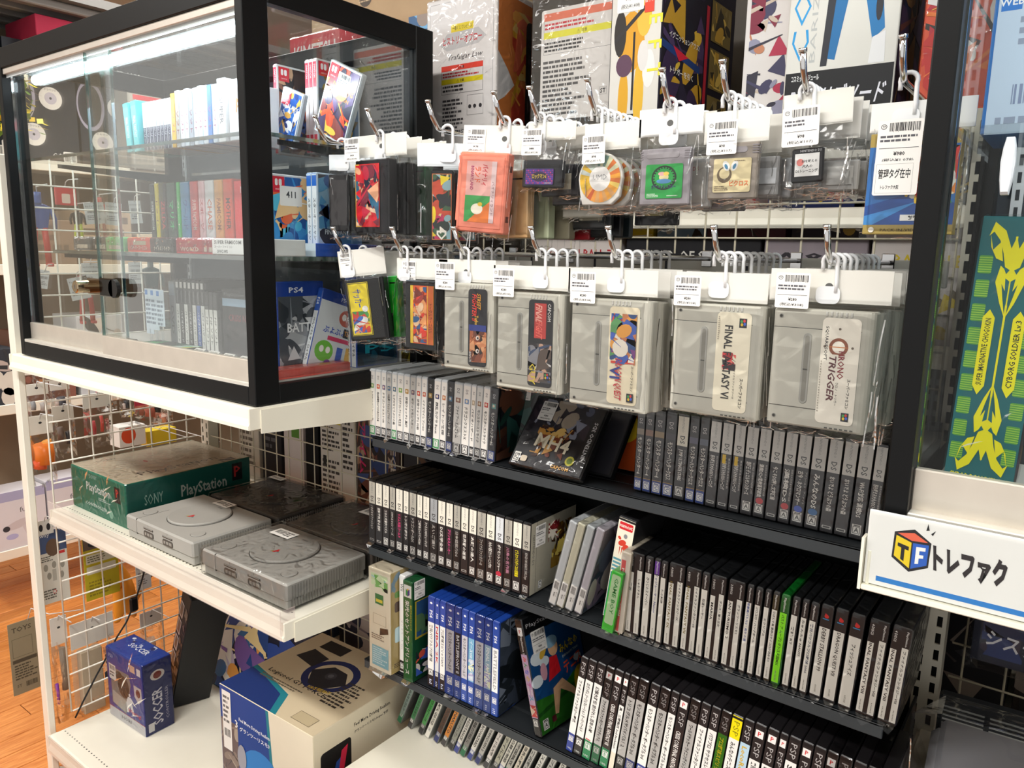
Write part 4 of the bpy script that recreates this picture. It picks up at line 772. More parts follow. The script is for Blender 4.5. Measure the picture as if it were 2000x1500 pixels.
# cartridges: each builder fills rect (x0,z0,x1,z1), thickness th, centred on y=0; returns the cartridge object
def cart_sfc(t, x0, z0, x1, z1, lab, simple=False):
    W, Hh, th = x1-x0, z1-z0, .019; c = 'b8b6aa'
    b = B(); n = 5; prof = [(0, 0)]+[(W-.012, 0)]+[(W-.012+.012*math.sin(a), .008-.008*math.cos(a)) for a in [math.pi/2*i/n for i in range(1, n+1)]]+[(W, th), (0.0, th)]
    i0 = len(b.v); cz = [(0, .0016), (.0018, 0), (Hh-.0018, 0), (Hh, .0016)]
    rings = []
    for z, ins in cz: rings.append([(x0+min(max(p[0], ins), W-ins), -th/2+min(max(p[1], ins), th-ins), z0+z) for p in prof])
    k = len(prof)
    for a in range(len(rings)-1):
        for i in range(k):
            j = (i+1) % k; b.face([rings[a][i], rings[a][j], rings[a+1][j], rings[a+1][i]], c, 'plastic', 1 < i < n+1)
    b.face(rings[0][::-1], c); b.face(rings[-1], c)
    yf = -th/2
    b.box(x0+.001, x1-.013, yf-.0004, yf+.001, z0+.0205, z1-.0205, 'bebcb0', 'plastic', .0004)      # proud centre panel between the two seams
    sx = x0+W*.36
    b.prism(rrect(sx-.0042, z0+Hh*.20, sx+.0042, z0+Hh*.80, .0042), (0, yf+.001, 0), X1, Z1, .0021, 'a09f98', 'plastic', ch=.0006)  # slot is a slab, not a recess; its shade is put into darker greys
    b.prism(rrect(sx-.0022, z0+Hh*.22, sx+.0022, z0+Hh*.78, .0022), (0, yf+.001, 0), X1, Z1, .00225, '85837a', 'plastic'); b.box(x0+.0005, x1-.012, yf-.0001, yf+.001, z0+.0198, z0+.0205, '55544e'); b.box(x0+.0005, x1-.012, yf-.0001, yf+.001, z1-.0205, z1-.0198, '55544e'); b.box(sx-.0022, sx+.0022, yf-.0016, yf, z0+Hh*.49, z0+Hh*.50, '4c4b46')
    o = b.make('cartridge', t)
    b = B()
    for zz in (z0+.0085, z1-.0085): b.tube([(x0+.007, yf-.0005, zz), (x0+.007, yf+.002, zz)], .0022, '8d8c85', 'plastic', 12); b.tube([(x0+.007, yf-.0008, zz), (x0+.007, yf, zz)], .0015, '2e2a26', 'plastic', 8)
    b.make('screws', o)['kind'] = 'stuff'
    b = B()
    for i in range(6): b.box(x0+W*.52+i*.0048, x0+W*.52+i*.0048+.0022, yf-.0009, yf+.001, z1-.0065, z1-.0015, 'bdbcb5', 'plastic', .0004); b.box(x0+W*.60+i*.005, x0+W*.60+i*.005+.003, yf-.0004, yf+.001, z0+.002, z0+.0034, '55544e', 'plastic')
    b.make('grip_ridges', o)['kind'] = 'stuff'
    b = B(); f = front(b, x0+W*.50, yf-.0006, z0+Hh*.06, 'glosspaper'); lab(f, W*.375, Hh*.88); b.make('cartridge_label', o); return o
def cart_slab(t, x0, z0, x1, z1, th, col, lab, lrect, extras=None, ch=.0015, m='plastic'):
    b = B(); b.box(x0, x1, -th/2, th/2, z0, z1, col, m, ch)
    if extras: extras(b, x0, z0, x1, z1, -th/2)
    o = b.make('cartridge', t); b = B(); f = front(b, x0+lrect[0], -th/2-.0012, z0+lrect[1], 'glosspaper'); lab(f, lrect[2], lrect[3]); b.make('cartridge_label', o); return o
def hang(label, grp, x, y, z, hx0, hx1, hz0, hz1, bz, cart, crect, th, price=None, tilt=0., yaw=0., header='e3e1d9', seed=1, tab=True, px=None, bagw=None):
    """one bagged cartridge; world header rect, bag bottom bz, cart rect crect (world x0,z0,x1,z1); origin on the rod"""
    t = thing('bagged_cartridge', label, 'game cartridge', (x, y, z), (0, tilt, yaw), grp)
    L = lambda a, c: (a-x, c-z); X0, Z0 = L(hx0, hz0); X1_, Zt = L(hx1, hz1); c0 = L(crect[0], crect[1]); c1 = L(crect[2], crect[3]); B0 = bz-z
    b = B(); b.box(X0, X1_, .0022, .0030, Z0, Zt, header, 'header_film', .0003); f = front(b, 0, .0022, 0, 'header_film'); f.ell(0, Zt-.017, .0040, .0036, '5a5a58', 14); b.make('header_card', t)
    if tab: hang_tab(t)
    cart(t, c0[0], c0[1], c1[0], c1[1])
    bx0, bx1 = (X0, X1_) if not bagw else (bagw[0]-x, bagw[1]-x)
    bag_sheet(t, bx0, bx1, B0, Z0+.004, 0, th+.002, seed, min(c0[0], c1[0]), max(c0[0], c1[0]), min(c0[1], c1[1]), max(c0[1], c1[1]))
    if price:
        b = B(); w_ = (X1_-X0)*.34 if px is None else px[1]; u = X0+.006 if px is None else px[0]-x
        v = Zt-.004-w_*1.05 if px is None or len(px) < 3 else px[2]-z; f = front(b, 0, min(-th/2-.0035, .0015) if v < Z0-.003 else .0015, 0); f.price(u, v, w_, w_*1.05, price[0], price[1], seed); b.make('price_label', t)
    return t
Yh = .832
def PX(px, py): return onY(px, py, Yh)
def rect_px(x0, y0, x1, y1):                       # pixel rectangle -> (x0,z0,x1,z1) on the front plane of the hanging goods
    a = PX(x0, (y0+y1)/2)[0]; c = PX(x1, (y0+y1)/2)[0]; zt = PX((x0+x1)/2, y0)[1]; zb = PX((x0+x1)/2, y1)[1]; return (a, zb, c, zt)
lowx = [onY(p, q, .812)[0] for p, q in ((655, 470), (770, 462), (890, 465), (1040, 475), (1190, 480), (1395, 480), (1615, 475))]
upx = [onY(p, q, .812)[0] for p, q in ((620, 235), (722, 215), (840, 215), (968, 205), (1038, 180), (1150, 190), (1296, 152), (1412, 158), (1570, 110), (1765, 85))]
for i, x in enumerate(upx): hook(x, UZ, .812, 1.142, 'chrome display hook of the upper row, %s from the left' % ORD[i], 'upper chrome hooks')
for i, x in enumerate(lowx): hook(x, LZ, .812, 1.105, 'chrome display hook of the lower row, %s from the left' % ORD[i], 'lower chrome hooks')
# --- Super console cartridges, label prints (turned a quarter to the right)
def lb_round(f, w_, h, c): f.rr(0, 0, w_, h, .005, c)
def snes_mark(f, u, v, s):
    f.rect(u-s/2, v-s*.6, u+s/2, v+s*.6, '1a1a22')
    for a, c, q in ((-.2, .2, '3aa04a'), (.15, .28, 'd83030'), (-.15, -.2, 'e8c020'), (.22, -.12, '3a60d0')): f.ell(u+a*s, v+c*s, s*.17, s*.2, q, 10)
def lb_ct(f, w_, h):
    lb_round(f, w_, h, 'efe9da'); f.text('SQUARESOFT', w_*.13, h*.76, w_*.10, '1f1a1c', -90, w=h*.32, bold=True)
    f.ell(w_*.46, h*.73, w_*.25, w_*.25, '8a4a2a', 26); f.ell(w_*.46, h*.73, w_*.165, w_*.165, 'efe9da', 26); f.ell(w_*.46, h*.73, w_*.27, .0006, 'c87a3a', 8); f.rect(w_*.30, h*.58, w_*.48, h*.66, 'efe9da')
    for a, c in ((.1, .73), (.82, .73), (.46, .90)): f.ell(w_*a, h*c, w_*.035, w_*.035, '6a5a4a', 8)
    f.text('HRONO', w_*.56, h*.565, w_*.17, '8c2430', -90, w=h*.26, bold=True); f.text('TRIGGER', w_*.34, h*.43, w_*.19, '5a2028', -90, w=h*.44, bold=True, sk=.25); f.text('クロノ・トリガー', w_*.50, h*.29, w_*.07, '2a2628', -90, w=h*.22)
    f.text('スーパーファミコン', w_*.80, h*.30, w_*.09, '1f1a1c', -90, w=h*.28, bold=True); snes_mark(f, w_*.78, h*.08, w_*.2); f.lines(w_*.03, h*.1, w_*.06, h*.6, 20, 'a8a294', 4)
def lb_ff(f, w_, h):
    lb_round(f, w_, h, 'f0e8cf'); snes_mark(f, w_*.76, h*.90, w_*.22); f.art(w_*.22, h*.42, w_*.62, h*.60, ['a81c24', 'd83038', '2a1c20', 'e86a60'], 26, 81, None, .45)
    f.text('FINAL FANTASY VI', w_*.36, h*.50, w_*.24, '1b181a', -90, w=h*.74, bold=True); f.text('スーパーファミコン', w_*.82, h*.20, w_*.11, '1f1a1c', -90, w=h*.30, bold=True); f.text('ファイナルファンタジーVI', w_*.60, h*.3, w_*.06, '3a3436', -90, w=h*.32); f.lines(w_*.04, h*.72, w_*.1, h*.96, 12, 'a8a090', 3)
def lb_dq(f, w_, h):
    lb_round(f, w_, h, 'f2e6c6'); f.art(w_*.06, h*.42, w_*.92, h*.93, ['d8402c', '3a5ab0', 'e8a040', '5a9a5c', '7a3a80', 'f0e8d8', 'c87a4a', '2a4a80'], 90, 82, None, .34)
    f.text('DRAGON QUEST', w_*.36, h*.26, w_*.28, 'c82a3c', -90, w=h*.42, bold=True, sk=.2); f.text('VI', w_*.26, h*.33, w_*.34, '2a3a8c', -90, bold=True); f.text('スーパーファミコン', w_*.84, h*.28, w_*.09, '1f1a1c', -90, w=h*.26, bold=True); snes_mark(f, w_*.80, h*.08, w_*.22)
def lb_fi(f, w_, h):
    lb_round(f, w_, h, '17161a'); f.rect(w_*.24, h*.56, w_*.72, h*.96, 'c23a34'); f.text('FINAL', w_*.42, h*.84, w_*.26, 'f0b0a0', -90, w=h*.2, bold=True, sk=.3); f.text('FIGHT', w_*.44, h*.66, w_*.26, 'e86a5c', -90, w=h*.2, bold=True, sk=.3)
    f.text('CAPCOM', w_*.84, h*.86, w_*.13, 'dcd8d4', -90, w=h*.2, bold=True); f.art(w_*.03, h*.05, w_*.97, h*.50, ['8a8a90', 'd8d4d0', '5a4a40', '3a4a6a', 'c8a088', '2a2428'], 46, 83, '4a4648', .4); snes_mark(f, w_*.8, h*.13, w_*.22)
    f.text('GUY', w_*.22, h*.14, w_*.26, 'e0c83a', -90, bold=True)
def lb_sf(f, w_, h):
    lb_round(f, w_, h, '17151a'); f.poly([(w_*.1, h*.50), (w_*.98, h*.45), (w_*.98, h*.06), (w_*.2, h*.05), (w_*.08, h*.2)], 'c8784a'); f.art(w_*.1, h*.06, w_*.97, h*.46, ['d88a5a', 'b0603a', '8a4428', 'e0a070', '6a3420'], 30, 84, None, .4)
    for c in (.37, .20): f.ell(w_*.52, h*c, w_*.09, h*.03, 'f0e4dc', 14); f.ell(w_*.54, h*c, w_*.045, h*.016, '1c1214', 10); f.poly([(w_*.68, h*(c+.06)), (w_*.80, h*(c-.02)), (w_*.64, h*(c-.05))], '2a1814')
    f.rect(w_*.06, h*.46, w_*.98, h*.54, '2a3a8c'); f.text('STREET', w_*.58, h*.84, w_*.2, 'e8a030', -90, w=h*.2, bold=True, sk=.2); f.text('FIGHTER II', w_*.34, h*.76, w_*.24, 'e83a2c', -90, w=h*.34, bold=True, sk=.2); f.text('Turbo', w_*.46, h*.60, w_*.2, 'f0c040', -90, w=h*.12, bold=True); f.text('SHVC-TI', w_*.14, h*.12, w_*.12, 'e8e4e0', -90, w=h*.13, bold=True)
def lb_plain(f, w_, h, c='c8b878'): lb_round(f, w_, h, 'b8a868'); f.rect(w_*.2, h*.1, w_*.8, h*.9, c)
SF = [('with a black and orange fighting label', (877, 553, 972, 722), (855, 507, 966, 551), 726, lb_sf, (862, 38), 4, .0),
      ('with a black and red label over a photo strip', (980, 572, 1104, 762), (962, 520, 1112, 566), 768, lb_fi, (975, 41), 4, .0),
      ('with a colourful cream label of many figures', (1123, 584, 1274, 797), (1108, 526, 1284, 577), 803, lb_dq, (1126, 49), 6, .0),
      ('with a cream label and upright black lettering', (1320, 594, 1492, 811), (1318, 533, 1500, 590), 822, lb_ff, (1328, 52), 8, .0),
      ('with a cream label and red brown clockwork lettering', (1511, 604, 1706, 836), (1503, 527, 1744, 592), 858, lb_ct, (1526, 66), 8, .0)]
for k, (lk, cr, hr, bb, lab, pl, nn, tl) in enumerate(SF):
    c = rect_px(*cr); hd = rect_px(*hr); x = lowx[k+2]; bz = PX((cr[0]+cr[2])/2, bb)[1]
    pu = PX(pl[0], hr[1])[0]; pw = PX(pl[0]+pl[1], hr[1])[0]-pu
    hang('grey bagged cartridge %s, foremost' % lk, 'bagged grey cartridges on the lower hooks', x, Yh, LZ, hd[0], hd[2], hd[1], hd[3], bz, lambda t, a, b_, d, e: cart_sfc(t, a, b_, d, e, lab), c, .019, ('¥280', '(税込¥308)'), seed=100+k, px=(pu, pw))
    for j in range(1, nn):                          # the bags queued behind, seen along their right edges
        dx = rnd.uniform(-.003, .003)+.0012*j; dz = rnd.uniform(-.003, .001); yy = Yh+.026*j
        if yy > 1.075: break
        hang('grey bagged cartridge, %s behind the one %s' % (ORD[j-1], ('with orange fighting label', 'with red fighting label', 'with many figures', 'with upright black lettering', 'with clockwork lettering')[k]), 'bagged grey cartridges on the lower hooks', x, yy, LZ, hd[0]+dx, hd[2]+dx+.002, hd[1]+dz, hd[3]+dz, bz+dz,
             lambda t, a, b_, d, e: cart_sfc(t, a, b_, d, e, lb_plain), (c[0]+dx, c[1]+dz, c[2]+dx, c[3]+dz), .019, None, seed=200+10*k+j, yaw=rnd.uniform(-.03, .03), header='dddbd4')
# --- famicom style pair at the left end
def ex_notch(b, x0, z0, x1, z1, yf): b.box(x0+.004, x1-.004, yf-.0006, yf+.001, z1-.012, z1-.010, '0c0c0e', 'plastic')
def lb_soc(f, w_, h): f.rect(0, 0, w_, h, 'ecd51c'); f.text('サッカー', w_*.45, h*.70, w_*.42, '2a4a9c', -83, w=h*.34, bold=True); f.art(w_*.1, h*.05, w_*.9, h*.46, ['d8402c', '3a6ac0', 'f0f0ea', 'e8a060', '4a9a4c'], 30, 85, None, .45); f.ell(w_*.75, h*.5, w_*.14, w_*.14, 'f4f4f0', 14); f.frame(w_*.02, h*.01, w_*.98, h*.99, .0008, '1a1a1a')
def lb_kart(f, w_, h): f.rect(0, 0, w_, h, 'ecc42c'); f.rect(w_*.12, 0, w_*.72, h, 'e25a26'); f.art(w_*.14, h*.02, w_*.70, h*.98, ['e83a24', 'f0a060', 'a83020', 'f0c8a0', '2a5a8c', '7a2a1c'], 60, 86, None, .4); f.rect(w_*.76, 0, w_, h, 'c8642c'); f.text('トータルカーニバル', w_*.88, h*.45, w_*.16, '4a1c10', -90, w=h*.5)
c = rect_px(672, 548, 724, 668); hd = rect_px(662, 490, 730, 543); b0 = PX(700, 676)[1]
cs = lambda lab, col, lr, th=.017, ex=ex_notch: (lambda t, a, b_, d, e: cart_slab(t, a, b_, d, e, th, col, lab, (lr[0]*(d-a), lr[1]*(e-b_), lr[2]*(d-a), lr[3]*(e-b_)), ex))
hang('black bagged cartridge with yellow football label, tilted', 'bagged dark cartridges on the lower hooks', lowx[0], Yh, LZ, hd[0], hd[2], hd[1], hd[3], b0, cs(lb_soc, '141416', (.08, .08, .52, .86)), (c[0], c[1], c[2]+.006, c[3]), .018, ('¥280', '(税込¥308)'), tilt=math.radians(-7), yaw=math.radians(22), seed=301, px=(hd[0]+.003, .024))
for j, col in enumerate(('24a02c', '131315', '16161a', '1a1214')):
    hang('%s bagged cartridge, %s behind the yellow football label' % ('bright green' if j == 0 else 'black', ORD[j]), 'bagged dark cartridges on the lower hooks', lowx[0]+.002, Yh+.036+.036*j, LZ, hd[0]+.006+.004*j, hd[2]+.010+.004*j, hd[1], hd[3]-.004, b0-.002, cs(lambda f, w_, h: f.rect(0, 0, w_, h, '2c2c30'), col, (.1, .1, .3, .3)), (c[2]-.006+.006*j, c[1]+.004, c[2]+.012+.006*j, c[3]+.004), .018, tilt=math.radians(-4), yaw=math.radians(12), seed=302+j)
c = rect_px(800, 548, 858, 682); hd = rect_px(773, 505, 872, 546); b0 = PX(830, 692)[1]
hang('black bagged cartridge with orange racing label', 'bagged dark cartridges on the lower hooks', lowx[1], Yh, LZ, hd[0], hd[2], hd[1], hd[3], b0, cs(lb_kart, '151517', (.20, .09, .78, .84), .019), c, .020, ('¥498', '(税込¥548)'), seed=311, px=(hd[0]+.012, .028), bagw=(hd[0], c[2]+.012))
for j in range(4): hang('black bagged cartridge, %s behind the orange racing label' % ORD[j], 'bagged dark cartridges on the lower hooks', lowx[1], Yh+.03+.03*j, LZ, hd[0]-.003, hd[2], hd[1], hd[3]-.003, b0, cs(lb_plain, '1a1618', (.1, .1, .4, .3)), (c[0]-.012-.004*j, c[1]+.004, c[2]-.008, c[3]), .018, seed=312+j, yaw=.05)
# --- upper row
for j in range(4):                                  # first hook: bags turned edge on
    x = upx[0]; z1 = (.118, .100, .095, .09)[j]; hang('black bagged cartridge turned edge on, %s on the leftmost upper hook' % ORD[j], 'edge on bags on the leftmost upper hook', x, Yh+.028+.038*j, UZ, x-.024, x+.022, .125, .150, .015,
        cs(lambda f, w_, h: f.rect(0, 0, w_, h, '2a2628'), '17171a', (.1, .1, .8, .8), .018), (x-.020, .028-.006*j, x+.016, z1), .02, seed=330+j, yaw=math.radians(24), header='e4eaee')
def lb_md(f, w_, h):
    f.rect(0, 0, w_, h, 'd8282c'); f.poly([(0, 0), (w_*.24, 0), (w_*.16, h), (0, h)], 'ecb84a'); f.art(w_*.04, h*.02, w_*.98, h*.98, ['e8384a', 'f0b088', '7a2438', '1c2a40', 'e86a3c', 'c82040', 'f4d0b0', '2a6a8c', 'd82030'], 70, 87, None, .42)
c = rect_px(703, 312, 768, 455); hd = rect_px(684, 262, 792, 306); b0 = PX(735, 470)[1]
hang('black bagged cartridge with red comic art label', 'bagged dark cartridges on the second upper hook', upx[1], Yh, UZ, hd[0], hd[2], hd[1], hd[3], b0, cs(lb_md, '16161a', (.02, .08, .72, .86), .018), c, .020, ('¥498', '(税込¥548)'), seed=341, px=(hd[0]+.002, .033))
for j, col in enumerate(('1a1a1c', '1f4a2c', '17171a', '1a2024', '18181a')):
    q = .010*j; hang('%s bagged cartridge, %s behind the red comic art label' % ('dark green' if j == 1 else 'black', ORD[j]), 'bagged dark cartridges on the second upper hook', upx[1], Yh+.027+.027*j, UZ, hd[0]+.01, hd[2]+.006, hd[1], hd[3]-.004, b0, cs(lambda f, w_, h: f.rect(0, 0, w_, h, '30302c'), col, (.1, .1, .4, .4), .018), (c[0]+.012+q, c[1]-.002, c[2]+.014+q, c[3]-.004), .018, seed=342+j, yaw=-.03)
def lb_edge(f, w_, h):
    f.frame(0, 0, w_, h, .0010, 'd8783a'); f.art(.001, .001, w_-.001, h-.001, ['1c2a24', '3a5a3c', 'c84a2c', 'd8c88a', 'e8d020', '8ab0b8', 'c02a5c', '20242a'], 60, 88, '1c1e20', .6)
    for q, (ch, cc) in enumerate((('D', 'f0ece0'), ('4', 'f0ece0'))): f.text(ch, w_*.5, h*(.07+.08*q), w_*.5, cc, -90, bold=True)
x = upx[2]
for j in range(2): hang('black bagged cartridge with orange framed end label, %s on its hook' % ORD[j], 'edge on bags on the third upper hook', x+.004, Yh+.012+.055*j, UZ, x-.040, x+.045, .118, .150, .004,
        cs(lb_edge, '15171a', (.06, .05, .88, .9), .02), (x-.018, .010, x+.014, .112), .022, seed=350+j, yaw=math.radians(32), header='e6ecf0')
def lb_fc(f, w_, h):
    f.rect(0, 0, w_, h, 'eab0a8'); f.rect(0, 0, w_, h*.44, '3c9c4c'); f.poly([(w_*.1, 0), (w_, 0), (w_, h*.42), (w_*.5, h*.2)], 'e87a2c'); f.ell(w_*.42, h*.22, w_*.20, h*.09, 'f4ecd8', 16); f.ell(w_*.52, h*.30, w_*.08, h*.035, 'e8c030', 10)
    f.rect(w_*.84, 0, w_, h, 'e4c8c8'); f.text('バイナリィランド', w_*.92, h*.4, w_*.09, '6a2a3c', -90, w=h*.55); f.text('バイナリィ', w_*.62, h*.78, w_*.20, 'd02a3c', -90, w=h*.34, bold=True); f.text('ランド', w_*.38, h*.78, w_*.20, 'e8602c', -90, w=h*.26, bold=True); f.text('BINARYLAND', w_*.2, h*.72, w_*.10, 'b03a6a', -90, w=h*.4, bold=True)
def ex_fc(b, x0, z0, x1, z1, yf):
    b.box(x0-.003, x0+.004, yf+.002, -yf-.002, z0+.014, z1-.004, 'e8836c', 'plastic', .001)
    for zz in (z0+.02, z1-.02): b.box(x1-.004, x1+.0003, -.004, .004, zz-.004, zz+.004, '6a2a20', 'plastic')
    b.box(x0+.004, x1-.004, yf-.0008, yf+.001, z0+.006, z1-.006, 'f08c74', 'plastic', .0006)
c = rect_px(915, 302, 1000, 458); hd = rect_px(912, 246, 1032, 296); b0 = PX(960, 468)[1]
def cfc(t, a, b_, d, e):
    return cart_slab(t, a, b_, d, e, .018, 'ee8870', lb_fc, (.18*(d-a), .13*(e-b_), .62*(d-a), .76*(e-b_)), ex_fc, .002)
t = hang('salmon pink bagged cartridge with green and orange label', 'bagged cartridges on the fourth upper hook', upx[3], Yh, UZ, hd[0], hd[2]-.01, hd[1]-.004, hd[3], b0, cfc, c, .020, ('¥198', '(税込¥217)'), seed=361, px=(hd[0]+.006, .030), tilt=math.radians(4), yaw=math.radians(8))
for j, col in enumerate(('c8a070', 'b8c0a0', 'a8a088', 'a8242c', '2a2a2c')):
    hang('%s bagged cartridge, %s behind the salmon pink one' % (('tan', 'pale green', 'khaki', 'dark red', 'charcoal')[j], ORD[j]), 'bagged cartridges on the fourth upper hook', upx[3]+.002*j, Yh+.028+.028*j, UZ, hd[0]+.012, hd[2], hd[1], hd[3]-.006, b0-.006*j, cs(lambda f, w_, h: f.rect(0, 0, w_, h, 'd8cfb0'), col, (.1, .1, .4, .4), .016), (c[0]+.02+.014*j, c[1]-.004, c[2]+.012+.016*j, c[3]-.02), .017, seed=362+j, yaw=-.05)
def lb_gba(f, w_, h):
    f.rr(0, 0, w_, h, .002, '3a2a6c')
    for i in range(16):
        for k in range(7): f.rect(w_*(.03+i*.06), h*(.06+k*.13), w_*(.07+i*.06), h*(.15+k*.13), ('8a2a9c', 'c03a7c', '5a3ab0')[(i+k) % 3], 0)
    f.k += 1; f.ell(w_*.5, h*.5, w_*.28, h*.3, '2a1c3c'); f.text('ロックマン6', w_*.5, h*.52, h*.3, 'e8c83a', w=w_*.5, bold=True); f.text('CAPCOM', w_*.8, h*.1, h*.09, 'e8e4e0')
def ex_gba(b, x0, z0, x1, z1, yf): b.box(x0+.003, x1-.003, yf-.0005, yf+.001, z1-.009, z1-.006, '1c1c1f', 'plastic')
c = rect_px(1027, 312, 1104, 366); hd = rect_px(1030, 236, 1124, 272); b0 = PX(1070, 375)[1]
hang('black bagged mini cartridge with purple checkered label', 'bagged mini cartridges on the fifth upper hook', upx[4], Yh, UZ, hd[0], hd[2], hd[1], hd[3], b0, cs(lb_gba, '26262a', (.10, .10, .72, .58), .009, ex_gba), c, .010, ('¥480', '(税込¥528)'), seed=371, px=(hd[0]-.001, .031, PX(1030, 306)[1]), tilt=.04, bagw=(c[0]-.003, hd[2]))
for j, (col, dzz) in enumerate((('2c2c30', .01), ('3a3a3c', .02), ('d0cdc0', .035), ('2a2c2e', .05), ('1c1c20', .06), ('2a3438', .06))):
    hang('%s bagged mini cartridge, %s behind the purple checkered one' % ('cream' if j == 2 else 'dark', ORD[j]), 'bagged mini cartridges on the fifth upper hook', upx[4], Yh+.022+.022*j, UZ, hd[0]+.004, hd[2]+.006, hd[1]-.01, hd[3]-.006, b0-dzz, cs(lambda f, w_, h: f.rect(0, 0, w_, h, 'c8c0a8'), col, (.2, .2, .6, .5), .009, None), (c[0]+.012+.003*j, c[1]-dzz, c[2]+.014+.003*j, c[3]-dzz*.5), .010, seed=372+j, yaw=-.08)
def umd(t, a, b_, d, e):
    cx, cz = (a+d)/2, (b_+e)/2; r = (e-b_)/2
    b = B(); b.prism([(a+r*.1, b_), (d-r*.35, b_), (d, b_+r*.3)]+[(cx+math.cos(q)*r*1.0, cz+math.sin(q)*r) for q in [math.pi*i/14 for i in range(15)]]+[(a, b_+r*.3)], (0, .003, 0), X1, Z1, .005, 'dedad2', 'plastic', ch=.001)
    o = b.make('disc_shell', t); b = B(); f = front(b, cx, -.0024, cz, 'glosspaper'); f.ell(0, 0, r*.93, r*.93, 'c8ccc0', 36)
    for i in range(28):
        q = i/28*6.283; f.poly([(math.cos(q)*r*.42, math.sin(q)*r*.42), (math.cos(q)*r*.92, math.sin(q)*r*.92), (math.cos(q+.226)*r*.92, math.sin(q+.226)*r*.92), (math.cos(q+.226)*r*.42, math.sin(q+.226)*r*.42)], ('e8a030', 'd8742c', 'e8c860', 'd8d8b0', '7a9a90', 'b8c8b8', 'c8d0c8', 'e8d8a0', 'd8b030', 'e8b82c', 'c85a28', 'e89a40', 'b04a2c', 'd8a060')[(i*5//9+(i % 3)) % 14], 0)
    f.k += 1; f.ell(0, 0, r*.48, r*.48, 'eeece8', 24); f.text('UMD', 0, r*.06, r*.2, '8a8a8e', w=r*.62); f.ell(r*.0, -r*.95, 0.0001, .0001, 'eeece8', 4); b.make('disc_label', o); return o
c = rect_px(1136, 298, 1212, 400); hd = rect_px(1140, 238, 1250, 292); b0 = PX(1180, 412)[1]
hang('bagged white portable disc with orange picture ring', 'bagged discs on the sixth upper hook', upx[5], Yh, UZ, hd[0], hd[2], hd[1], hd[3], b0, umd, c, .007, ('¥98', '(税込¥107)'), seed=381, px=(hd[0]+.003, .032, PX(1150, 322)[1]))
for j in range(6): hang('bagged white portable disc, %s behind the orange ringed one' % ORD[j], 'bagged discs on the sixth upper hook', upx[5], Yh+.014+.016*j, UZ, hd[0], hd[2]+.002, hd[1], hd[3]-.003, b0-.003, umd, (c[0]+.006+.003*j, c[1]-.003, c[2]+.006+.003*j, c[3]-.003), .007, seed=382+j)
hang('dark flat bagged disc at the back of the sixth upper hook', 'bagged discs on the sixth upper hook', upx[5], Yh+.125, UZ, hd[0]+.01, hd[2], hd[1], hd[3]-.003, b0-.02, cs(lb_plain, '2a2a2e', (.2, .2, .5, .5), .006, None), (c[0]+.01, c[1]-.02, c[2]+.02, c[3]-.02), .008, seed=389)
def ex_gb(b, x0, z0, x1, z1, yf):
    W = x1-x0; b.prism(rrect(x0+W*.12, z1-.011, x1-W*.22, z1-.0045, .003), (0, yf+.001, 0), X1, Z1, .0016, 'a39ea2', 'plastic', ch=.0004)
    for i in range(4):
        b.box(x1-W*.12, x1+.0002, yf-.0006, .003, z1-.012+i*.0026, z1-.0108+i*.0026, '8a858a', 'plastic'); b.box(x0-.0002, x0+W*.05, yf-.0006, .003, z1-.012+i*.0026, z1-.0108+i*.0026, '8a858a', 'plastic')
    b.prism([(x0+W*.44, z0+.0025), (x0+W*.56, z0+.0025), (x0+W*.5, z0+.0010)][::-1], (0, yf+.001, 0), X1, Z1, .0015, '8f8a8e', 'plastic')
def lb_grn(f, w_, h):
    f.rr(0, 0, w_, h, .002, '1fa044'); f.ell(w_*.5, h*.60, w_*.34, h*.36, '16301c', 26); f.ell(w_*.5, h*.60, w_*.29, h*.31, '1fa044', 26)
    for i in range(22):
        q = i/22*6.283; f.poly([(w_*.5+math.cos(q)*w_*.25, h*.6+math.sin(q)*h*.27), (w_*.5+math.cos(q+.1)*w_*.34, h*.6+math.sin(q+.1)*h*.36), (w_*.5+math.cos(q+.2)*w_*.25, h*.6+math.sin(q+.2)*h*.27)], '1c2a20', 0)
    f.k += 1; f.ell(w_*.5, h*.62, w_*.13, h*.12, 'e8d8a0', 14); f.ell(w_*.44, h*.72, w_*.10, h*.06, 'e8b0b0', 12); f.ell(w_*.56, h*.72, w_*.08, h*.06, 'f0d060', 12); f.ell(w_*.5, h*.50, w_*.20, h*.07, '5a9ad0', 16)
    f.text('ポケットモンスター', w_*.5, h*.34, h*.15, '3a2a6c', w=w_*.66, bold=True); f.text('緑', w_*.82, h*.5, h*.05, 'f0f4e8'); f.lines(w_*.05, h*.03, w_*.4, h*.15, 3, 'd8f0d8', 4); f.lines(w_*.6, h*.05, w_*.95, h*.09, 1, 'd8f0d8', 5)
c = rect_px(1253, 290, 1350, 401); hd = rect_px(1247, 209, 1372, 264); b0 = PX(1300, 412)[1]
hang('grey bagged handheld cartridge with green label', 'bagged handheld cartridges on the seventh upper hook', upx[6], Yh, UZ, hd[0], hd[2], hd[1], hd[3], b0, cs(lb_grn, '9a959a', (.13, .12, .74, .60), .008, ex_gb), c, .009, None, seed=391, header='e9e9e7')
